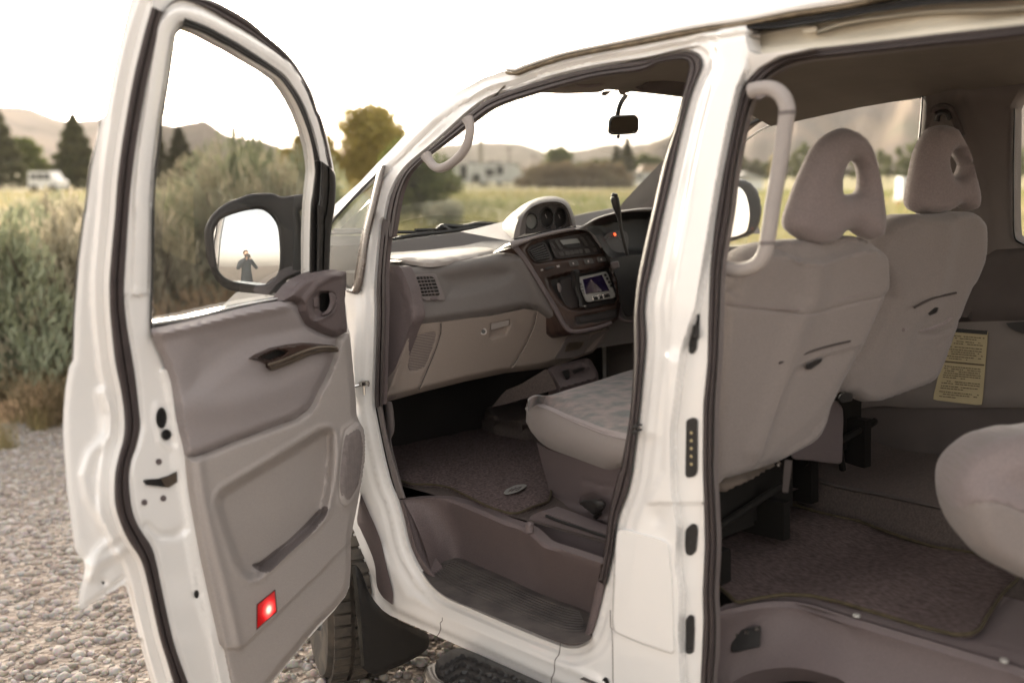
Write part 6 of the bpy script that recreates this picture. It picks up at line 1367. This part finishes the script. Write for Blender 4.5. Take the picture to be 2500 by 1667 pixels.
# tall grass stems with seed heads near the door window
def grasstuft(seed):
    r0 = empty('grass_tuft'); n = 240; base = np.stack([rng.normal(0, .11, n), rng.normal(0, .11, n), np.zeros(n)], -1)
    V, F = blades(n, base, rng.uniform(.35, .85, n), rng.uniform(.1, .6, n), np.full(n, .0028)); fast('blade_clump', V, F, dryg, r0, np.repeat(rng.random(n), 6))
    n = 420; C = np.stack([rng.normal(0, .17, n), rng.normal(0, .17, n), rng.uniform(.55, .98, n)], -1); V, F = leafcloud(C, rng.uniform(.012, .04, n), 2.0, .22); fast('seed_head', V, F, seedg, r0, np.repeat(rng.random(n), 4)); return r0
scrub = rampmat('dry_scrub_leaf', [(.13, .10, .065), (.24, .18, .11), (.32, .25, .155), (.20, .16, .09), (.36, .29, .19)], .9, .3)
def dryshrub():
    r0 = empty('dry_shrub'); n = 2600; th = rng.random(n)*6.283; rr_ = rng.random(n)**.5; zc = rng.random(n)
    R = .5*rr_*(.5+.6*zc); C = np.stack([R*np.cos(th), R*np.sin(th), .04+zc*(.95-.35*rr_)], -1); a = np.stack([np.cos(th)*rr_, np.sin(th)*rr_, 1.1+0*th], -1)+rvec(n)*.35; a /= np.linalg.norm(a, axis=1)[:, None]; b_ = np.cross(a, rvec(n)); b_ /= np.linalg.norm(b_, axis=1)[:, None]
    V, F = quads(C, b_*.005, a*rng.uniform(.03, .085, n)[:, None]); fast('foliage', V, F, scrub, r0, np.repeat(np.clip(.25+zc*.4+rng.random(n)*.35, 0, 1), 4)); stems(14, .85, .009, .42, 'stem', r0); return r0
ds0 = dryshrub(); ds_list = []
for i, (u, d, hgt) in enumerate([(-90, 7.2, .6), (-20, 6.3, .45), (45, 6.9, .7), (95, 6.1, .4), (150, 7.0, .75), (205, 6.5, .5), (120, 7.8, 1.05), (10, 8.0, 1.0), (260, 7.1, .9), (320, 6.9, .8), (420, 6.9, .85), (480, 7.2, .9), (560, 6.9, .7), (650, 7.0, .75), (230, 8.4, 1.05)]):
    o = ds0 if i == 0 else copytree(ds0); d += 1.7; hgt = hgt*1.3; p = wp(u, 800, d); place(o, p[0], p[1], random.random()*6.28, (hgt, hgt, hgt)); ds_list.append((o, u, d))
gt = grasstuft(0); first = True
for i in range(26):
    u, d, hgt = [(415, 6.6, .8), (450, 6.5, .85), (480, 6.8, .95), (500, 6.4, .8), (530, 6.7, .9), (560, 6.5, .7), (430, 7.2, 1.0), (600, 6.9, .75), (640, 6.7, .7), (380, 6.6, .7)][i] if i < 10 else (random.uniform(-80, 720), random.uniform(5.2, 7.4), random.uniform(.14, .42))
    o = gt if first else copytree(gt); first = False; d += 1.75; hgt *= 1.15; p = wp(u, 800, d); place(o, p[0], p[1], random.random()*6.28, hgt)
    gt_list.append((o, u, d))
for o in bpy.data.objects:
    if o.name.startswith('seed_head'): o['kind'] = 'stuff'
def order(lst, zones, what, cat, grp):
    for lo_u, hi_u, where in zones:
        for k, (o, u, d) in enumerate(sorted([q for q in lst if lo_u <= q[1] < hi_u], key=lambda q: q[1])):
            tag(o, '%s %s from left %s' % (ORD[k], what, where), cat, grp)
order(sb_list, ((-999, 230, 'left of the open door'), (230, 480, 'behind the open door edge'), (480, 2999, 'in the door window over the mirror')), 'grey green sagebrush', 'shrub', 'sagebrush beyond the gravel')
order(ds_list, ((-999, 240, 'in front of the sagebrush, left of the open door'), (240, 2999, 'below the sagebrush behind the open door')), 'dry brown shrub', 'shrub', 'dry shrubs along the gravel edge')
order(gt_list, ((-999, 230, 'left of the open door'), (230, 500, 'under the rear door window corner'), (500, 2999, 'under the door mirror')), 'dry tan grass tuft', 'grass tuft', 'dry grass tufts along the gravel edge')
# meadow grass
n = 64000; d = 9+rng.random(n)**1.8*75; u = rng.uniform(-500, 2900, n); X = (u-1250)/FPX*d; Y = d*cp+.6
ok = ~((np.abs(Y-X*.25-15.5) < 4.0) & (X > 1.2)); X, Y, d = X[ok], Y[ok], d[ok]; n = len(X)
hg = rng.uniform(.10, .34, n)*(1+.5*np.sin(X*.6)*np.sin(Y*.4)); V, F = blades(n, np.stack([X, Y, h0(X, Y)], -1), hg, rng.uniform(.1, .7, n), .003+.00035*d)
mg_ = np.clip(.5+.35*np.sin(X*.15+1)*np.sin(Y*.11)+rng.normal(0, .2, n), 0, 1)
meadm = rampmat('meadow_blade', [(.14, .17, .05), (.20, .21, .075), (.30, .27, .12), (.38, .31, .17)], .9, .35)
tag(fast('meadow_grass', V, F, meadm, rnd=np.repeat(mg_, 6)), kind='stuff')
n = 9000; X = rng.uniform(-6, 1.5, n); Y = rng.uniform(6.6, 9.2, n); ok = rng.random(n) < ss(Y+.1*X+.5*np.sin(X*2.3)+.3*np.sin(X*5), 7.1, 8.6); X, Y = X[ok], Y[ok]; n = len(X)
V, F = blades(n, np.stack([X, Y, h0(X, Y)], -1), rng.uniform(.06, .28, n), rng.uniform(.2, .9, n), np.full(n, .0035)); tag(fast('verge_grass', V, F, dryg, rnd=np.repeat(rng.random(n), 6)), kind='stuff')
# trees
def tree(kind, H, Wd, leafm, seed, nleaf, ls):
    r0 = empty({'conifer': 'conifer_tree', 'broad': 'broadleaf_tree', 'poplar': 'poplar_tree', 'bush': 'round_bush'}[kind]); rs = np.random.default_rng(seed); global rng
    if kind == 'conifer':
        t = rs.random(nleaf)**.75; a = rs.random(nleaf)*6.283; R = Wd*.5*(1-t)**.85*(.55+.45*np.abs(np.sin(t*22+a*.5)))*(rs.random(nleaf)**.45)+.05; C = np.stack([R*np.cos(a), R*np.sin(a), H*(.06+.94*t)-R*.22], -1)
        shade = rs.random(nleaf); zs = .5
    else:
        nl = {'broad': 34, 'poplar': 22, 'bush': 22}[kind]; cs = []
        for k in range(nl):
            a = rs.random()*6.283; z = rs.random()
            rad = {'broad': math.sin(math.pi*(.28+.62*z)), 'poplar': .75*math.sin(math.pi*(.12+.8*z)), 'bush': math.sqrt(max(0, 1-z*z*.8))}[kind]*rs.uniform(.2, 1)
            cs.append((Wd*.40*rad*math.cos(a), Wd*.40*rad*math.sin(a), H*({'broad': .10+.82*z, 'poplar': .12+.82*z, 'bush': .1+.75*z}[kind]), Wd*rs.uniform(.10, .20)*(1 if kind != 'poplar' else .9)))
        cs = np.array(cs); k = rs.integers(0, nl, nleaf); v = rs.normal(size=(nleaf, 3)); v /= np.linalg.norm(v, axis=1)[:, None]
        C = cs[k, :3]+v*(cs[k, 3]*rs.random(nleaf)**.4)[:, None]*np.array((1, 1, .85)); C[:, 2] = np.maximum(C[:, 2], .1)
        shade = np.clip(.25*rs.random(nl)[k]*2+.5*rs.random(nleaf), 0, 1)
    V, F = leafcloud(C, rs.uniform(ls*.6, ls*1.3, nleaf), .3 if kind != 'conifer' else -.2, .55); fast('crown', V, F, leafm, r0, np.repeat(shade, 4))
    m = MB(); m.tube([(0, 0, -.1), (0, .02, H*.3), (.03, 0, H*.6), (0, 0, H*.93)], [H*.022+.03, H*.018+.02, H*.01+.01, .01], 7)
    if kind in ('broad', 'bush'):
        for q in range(7): a = q*.9; m.tube(sm([(0, 0, H*.18), (Wd*.16*math.cos(a), Wd*.16*math.sin(a), H*.42), (Wd*.34*math.cos(a), Wd*.34*math.sin(a), H*.66)], n=3), np.linspace(H*.012+.01, .01, 7), 5)
    m.build('trunk', bark, r0); return r0
def gbase(u, d, k=0): p = wp(u, 430, d); return p[0], p[1]
def put(t, u, d, label, cat, group=None, sc_=1.): x, y = gbase(u, d); place(t, x, y, random.random()*6, sc_); tag(t, label, cat, group)
def hpx(px, d): return px*d/FPX
put(tree('conifer', 9.4, 8.5, leafd, 1, 6800, .22), -5, 110, 'dark conifer at the left edge of the photo, cut off by the frame', 'tree')
put(tree('conifer', 7.4, 7.2, leafd, 2, 6600, .20), 187, 100, 'dark spreading conifer beside the small white van, left of the open door', 'tree')
put(tree('conifer', 6.4, 5.2, leafd, 3, 3600, .20), 442, 105, 'narrow pointed conifer seen through the door window', 'tree')
put(tree('conifer', 7.4, 3.6, leafd, 4, 2400, .20), 386, 108, 'dark conifer seen at the left edge of the door window glass', 'tree')
put(tree('broad', 5.6, 6.4, leafg, 5, 2600, .24), 70, 120, 'low green bush between the dark conifer and the white van', 'shrub')
put(tree('broad', 5.1, 8.2, leafo, 6, 14000, .10), 890, 58, 'big olive tree with a sunlit golden top between the open door and the windscreen pillar', 'tree')
put(tree('broad', 3.9, 5.2, leafo, 7, 7000, .10), 765, 58, 'olive tree half hidden behind the door window frame', 'tree')
put(tree('broad', 2.35, 3.3, leafg, 8, 8200, .06), 1010, 30, 'round green bush seen through the windscreen below the grab handle', 'shrub')
put(tree('bush', .75, 1.5, sage, 9, 3200, .035), 1080, 26, 'low sage green bush at the foot of the round green bush', 'shrub')
put(tree('broad', 5.2, 7.0, leafg, 10, 3600, .25), 1368, 150, 'broad green tree behind the brown scrub seen through the windscreen', 'tree')
put(tree('conifer', 6.8, 4.0, leafd, 11, 2600, .22), 1530, 150, 'dark conifer left of the rear view mirror stem line', 'tree')
put(tree('conifer', 6.0, 3.6, leafd, 12, 2200, .22), 1505, 158, 'smaller dark conifer next to the taller one behind the steering column', 'tree')
for k, (u, hh) in enumerate(((1420, 3.4), (1450, 3.8), (1478, 3.6), (1560, 4.4), (1590, 4.6), (1255, 3.0), (1095, 3.6), (1130, 2.6))):
    put(tree('broad', hh, hh*1.3, leafg, 20+k, 900, .28), u, 165, ORD[k]+' green tree of the belt on the far side of the meadow', 'tree', 'trees in the belt beyond the meadow')
for k, u in enumerate((1310, 1345, 1380, 1415, 1450, 1480, 1505)):
    put(tree('bush', 2.7, 5.4, leafb, 30+k, 1500, .18), u, 112, ORD[k]+' brown scrub mound from the left seen through the windscreen', 'shrub', 'brown scrub in the meadow')
for k, (u, hh, kd, m_) in enumerate(((1775, 4.2, 'broad', leafd), (1812, 4.8, 'broad', leafd), (1845, 4.0, 'broad', leafd), (1868, 3.4, 'broad', leafg), (1888, 4.6, 'broad', leafo), (1915, 5.0, 'poplar', leafg), (1940, 5.6, 'poplar', leafg), (1962, 7.2, 'poplar', leafg), (1985, 6.6, 'poplar', leafg), (2010, 5.4, 'poplar', leafg), (2120, 5.2, 'poplar', leafg), (2145, 5.6, 'poplar', leafg), (2168, 5.0, 'poplar', leafg), (2190, 6.2, 'poplar', leafg), (2212, 6.9, 'poplar', leafg), (2235, 7.4, 'poplar', leafg), (2262, 6.6, 'poplar', leafg), (2050, 5.4, 'poplar', leafg), (2085, 5.2, 'poplar', leafg), (2300, 6.4, 'poplar', leafg), (2490, 6.0, 'poplar', leafg), (2540, 6.4, 'poplar', leafd))):
    put(tree(kd, hh*1.05, hh*(.95 if kd == 'broad' else .62), m_, 50+k, 1500, .20), u, 200, ORD[k]+' green tree of the row seen through the far side windows of the van', 'tree', 'row of trees behind the far side of the van')
# ------------------------------------------------------------------ caravan, vans, sheds, poles, fence
wht = mat('caravan_white', (.62, .61, .58), .5, .4, var=.06, vscale=2); wdk = mat('caravan_window', (.03, .035, .04), .15, .6); grt = mat('roof_metal', (.30, .29, .27), .5, .4, var=.2, vscale=2)
tan = mat('tan_roof', (.36, .27, .20), .8, .2, var=.1); shedm = mat('shed_sheet', (.55, .56, .57), .5, .4, var=.12, vscale=3)
def at_px(u, d): p = wp(u, 430, d); return p[0], p[1], float(h0(p[0], p[1]))
def thing(name, u, d, label, cat, group=None, rz=0.):
    x, y, z = at_px(u, d); o = empty(name, (x, y, z)); o.rotation_euler = (0, 0, rz); tag(o, label, cat, group); return o
dd = 125.; k_ = dd/FPX
cv = thing('caravan', 1200, dd, 'long white travel trailer with dark windows in the meadow, seen through the windscreen', 'trailer')
L_ = 182*k_; Hc = 52*k_
pr = [(-L_/2, 0, .45), (L_*.5-.1, 0, .45), (L_*.5, 0, 1.1), (L_*.42, 0, 1.9), (L_*.30, 0, Hc), (-L_/2, 0, Hc)]
MB().prism([(x, -1.2, z) for x, y, z in pr], (0, 2.4, 0)).build('body', wht, cv, smooth=False)
MB().box((-L_*.02, -.2, Hc+.06), (L_*.42, .9, .06)).build('roof_edge', grt, cv, smooth=False)
for x, z, w, h_ in ((-L_*.37, 1.7, .42, .85), (-L_*.02, 1.7, .5, .42), (L_*.115, 1.95, .4, .5), (-L_*.2, .95, .45, .5)):
    f = MB().box((x, -1.21, z), (w+.06, .03, h_+.06)).build('window', grt, cv, smooth=False); MB().box((x, -1.25, z), (w, .01, h_)).build('pane', wdk, f, smooth=False)
for x in (-L_*.22, -L_*.08, L_*.09, L_*.24): MB().box((x, -1.215, 1.6), (.025, .015, Hc*.38)).build('panel_joint', grt, cv, smooth=False)
for x in (-1.0, 1.0): MB().tube([(x, -1.15, .38), (x, -.95, .38)], .38, 16).build('wheel', blackr, cv)
for x in (-2.3, .6): MB().box((x, 0, Hc+.25), (.5, .35, .16)).build('roof_unit', grt, cv, smooth=False)
def farvan(u, d, L, H, label, rz=0):
    v_ = thing('parked_van', u, d, label, 'van', rz=rz)
    MB().prism([(-L/2, -1, .35), (L/2, -1, .35), (L/2, -1, H*.55), (L*.36, -1, H*.62), (L*.22, -1, H), (-L/2+.1, -1, H)], (0, 2, 0)).build('body', wht, v_, smooth=False)
    for x in (-L*.3, -L*.08, L*.14): MB().box((x, -1.01, H*.75), (L*.09, .02, H*.13)).build('window', wdk, v_, smooth=False)
    for x in (-L*.32, L*.3): MB().tube([(x, -1.03, .33), (x, -.8, .33)], .33, 14).build('wheel', blackr, v_)
farvan(117, 85, 2.6, 1.75, 'small white vehicle parked between the bushes left of the open door')
farvan(1548, 120, 3.8, 1.7, 'white vehicle beyond the brown scrub at the right of the windscreen')
sh_ = thing('farm_shed', 1592, 135, 'low shed with a tan roof behind the far windscreen pillar', 'shed')
MB().box((0, 0, .9), (1.7, 1.5, .9)).build('wall', shedm, sh_, smooth=False); MB().prism([(-2, -1.8, 1.75), (2, -1.8, 1.75), (1.4, -1.8, 2.7), (-1.4, -1.8, 2.7)], (0, 3.6, 0)).build('roof', tan, sh_, smooth=False)
s2_ = thing('metal_container', 2216, 50, 'upright white sheet metal box in the meadow seen beside the driver headrest', 'container')
MB().box((0, 0, .62), (.42, .4, .62)).build('wall', shedm, s2_, smooth=False)
for k in range(6): MB().box((-.36+k*.145, -.41, .62), (.02, .012, .60)).build('rib', shedm, s2_, smooth=False)
lh = thing('low_building', 1815, 88, 'low grey roofed building seen through the driver window behind the grab bar', 'building')
MB().box((0, 0, .5), (1.5, 1, .5)).build('wall', wht, lh, smooth=False); MB().prism([(-1.8, -1.2, 1.0), (1.8, -1.2, 1.0), (0, -1.2, 1.6)], (0, 2.4, 0)).build('roof', grt, lh, smooth=False)
marker = thing('marker_post', 2197, 40, 'short orange marker post in front of the white metal box', 'post'); mpm = mat('marker_orange', (.45, .16, .05), .7)
MB().tube([(0, 0, 0), (0, 0, .52), (0, 0, .55)], [.03, .03, .02], 8).build('post', mpm, marker); MB().tube([(0, 0, .40), (0, 0, .46)], [.033, .033], 8).build('collar', wht, marker)
tp = thing('tall_post', 1174, 135, 'thick pale tower post rising behind the white trailer', 'tower'); pm_ = mat('pale_timber', (.32, .29, .24), .8, var=.2)
MB().tube([(0, 0, 0), (0, 0, 4), (0, 0, 6.2)], [.34, .32, .30], 10).build('shaft', pm_, tp); MB().tube([(0, 0, 6.2), (0, 0, 6.35)], [.36, .36], 10).build('cap', grt, tp)
for k, (u, h_) in enumerate(((1198, 3.4), (1243, 5.3), (1303, 4.2), (1318, 3.8))):
    po = thing('utility_pole', u, 140, ORD[k]+' thin pole from the left standing behind the white travel trailer', 'pole', 'thin poles behind the trailer')
    MB().tube([(0, 0, 0), (0, 0, h_)], [.10, .07], 7).build('shaft', bark, po); MB().box((0, 0, h_-.35), (.6, .04, .05)).build('crossarm', bark, po, smooth=False)
fe = thing('wire_fence', 1400, 80, 'post and wire fence across the meadow below the brown scrub', 'fence'); fx, fy, fz = fe.location
for k, u in enumerate(range(1150, 1660, 42)):
    x, y, z = at_px(u, 80+.004*(u-1150)); MB().tube([(x-fx, y-fy, z-fz), (x-fx, y-fy, z-fz+1.15)], .035, 6).build('post', bark, fe)
for hh in (.5, .8, 1.05): x0, y0, z0 = at_px(1150, 80); x1, y1, z1 = at_px(1654, 82); MB().tube([(x0-fx, y0-fy, z0-fz+hh), (x1-fx, y1-fy, z1-fz+hh)], .008, 4).build('wire', grt, fe)

# ------------------------------------------------------------------ evening haze over the valley
hz = MB().box((0, 800, 118), (5200, 4700, 142)).build('haze', None, None, smooth=False); tag(hz, kind='stuff')
hm = bpy.data.materials.new('haze_air'); hm.use_nodes = True; N = hm.node_tree.nodes
for n in list(N):
    if n.type == 'BSDF_PRINCIPLED': N.remove(n)
pv = N.new('ShaderNodeVolumePrincipled'); pv.inputs['Color'].default_value = (1, .93, .86, 1); pv.inputs['Density'].default_value = .00018; pv.inputs['Anisotropy'].default_value = .0
hm.node_tree.links.new(pv.outputs[0], N['Material Output'].inputs['Volume']); hz.data.materials.append(hm)

# ------------------------------------------------------------------ the photographer standing behind the camera, seen only in the door mirror
def skinned(name, pts, edges, rad, mat_, parent=None, root=0, lev=2):
    me = bpy.data.meshes.new(name); me.from_pydata([tuple(p) for p in pts], edges, []); o = bpy.data.objects.new(name, me); COL.objects.link(o)
    if parent is not None: o.parent = parent
    m = o.modifiers.new('skin', 'SKIN'); sv = me.skin_vertices[0].data
    for i, r in enumerate(rad): sv[i].radius = (r, r) if not hasattr(r, '__len__') else r
    sv[root].use_root = True
    s = o.modifiers.new('sub', 'SUBSURF'); s.levels = lev; s.render_levels = lev; me.materials.append(mat_); return o
pw = np.array((-.02, -.34, 0)); gz0 = float(h0(pw[0], pw[1])); cloth = mat('dark_jacket', (.06, .07, .08), .9, .1, var=.2); skinm = mat('skin', (.42, .27, .20), .5, .4); hairm = mat('hair', (.05, .035, .025), .8)
per = empty('person', (pw[0], pw[1], gz0)); tag(per, 'person in a dark jacket holding a camera to the face, reflected in the door mirror', 'person')
H_ = 1.66-gz0*0
P = [(0, 0, .92), (0, .0, 1.12), (0, -.01, 1.32), (0, .0, 1.42), (0, .02, 1.50), (-.17, 0, 1.37), (-.27, .14, 1.17), (-.07, .27, 1.44), (.17, 0, 1.37), (.27, .14, 1.17), (.07, .27, 1.44), (-.10, 0, .86), (-.11, .02, .48), (-.12, 0, .08), (-.12, .14, .04), (.10, 0, .86), (.11, .02, .48), (.12, 0, .08), (.12, .14, .04)]
E = [(0, 1), (1, 2), (2, 3), (3, 4), (3, 5), (5, 6), (6, 7), (3, 8), (8, 9), (9, 10), (0, 11), (11, 12), (12, 13), (13, 14), (0, 15), (15, 16), (16, 17), (17, 18)]
Rr = [(.15, .11), (.14, .10), (.17, .11), (.09, .07), (.055, .055), (.065, .065), (.05, .05), (.032, .032), (.065, .065), (.05, .05), (.032, .032), (.09, .09), (.06, .06), (.045, .045), (.04, .04), (.09, .09), (.06, .06), (.045, .045), (.04, .04)]
bd_ = skinned('body', P, E, Rr, cloth, per)
hd = [(0, .03, 1.50), (0, .04, 1.56), (0, .045, 1.62), (0, .03, 1.69), (0, .12, 1.575)]
skinned('head', hd, [(0, 1), (1, 2), (2, 3), (2, 4)], [.05, .068, .082, .06, .012], skinm, per)
skinned('hair', [(0, .0, 1.56), (0, .0, 1.64), (0, .02, 1.72)], [(0, 1), (1, 2)], [.07, .088, .062], hairm, per)
for s in (-1, 1):
    for k in range(4): skinned('finger', [(s*.065, .26, 1.46+.0), (s*(.055), .30, 1.42+.022*k), (s*.03, .335, 1.425+.022*k)], [(0, 1), (1, 2)], [.014, .010, .008], skinm, per, lev=1)
cmr = empty('camera_body', (pw[0], pw[1]+.0, gz0)); cmr.name = 'photo_camera'; tag(cmr, 'black camera held up to the eye by the person in the mirror reflection', 'camera')
cb_ = MB(); cb_.box((0, .20, 1.52), (.07, .035, .048)); cb_.box((0, .20, 1.575), (.028, .03, .015)); cb_.build('case', blackp, cmr, smooth=False)
MB().tube([(0, .23, 1.515), (0, .285, 1.515)], [.034, .038], 20).build('lens', blackp, cmr)
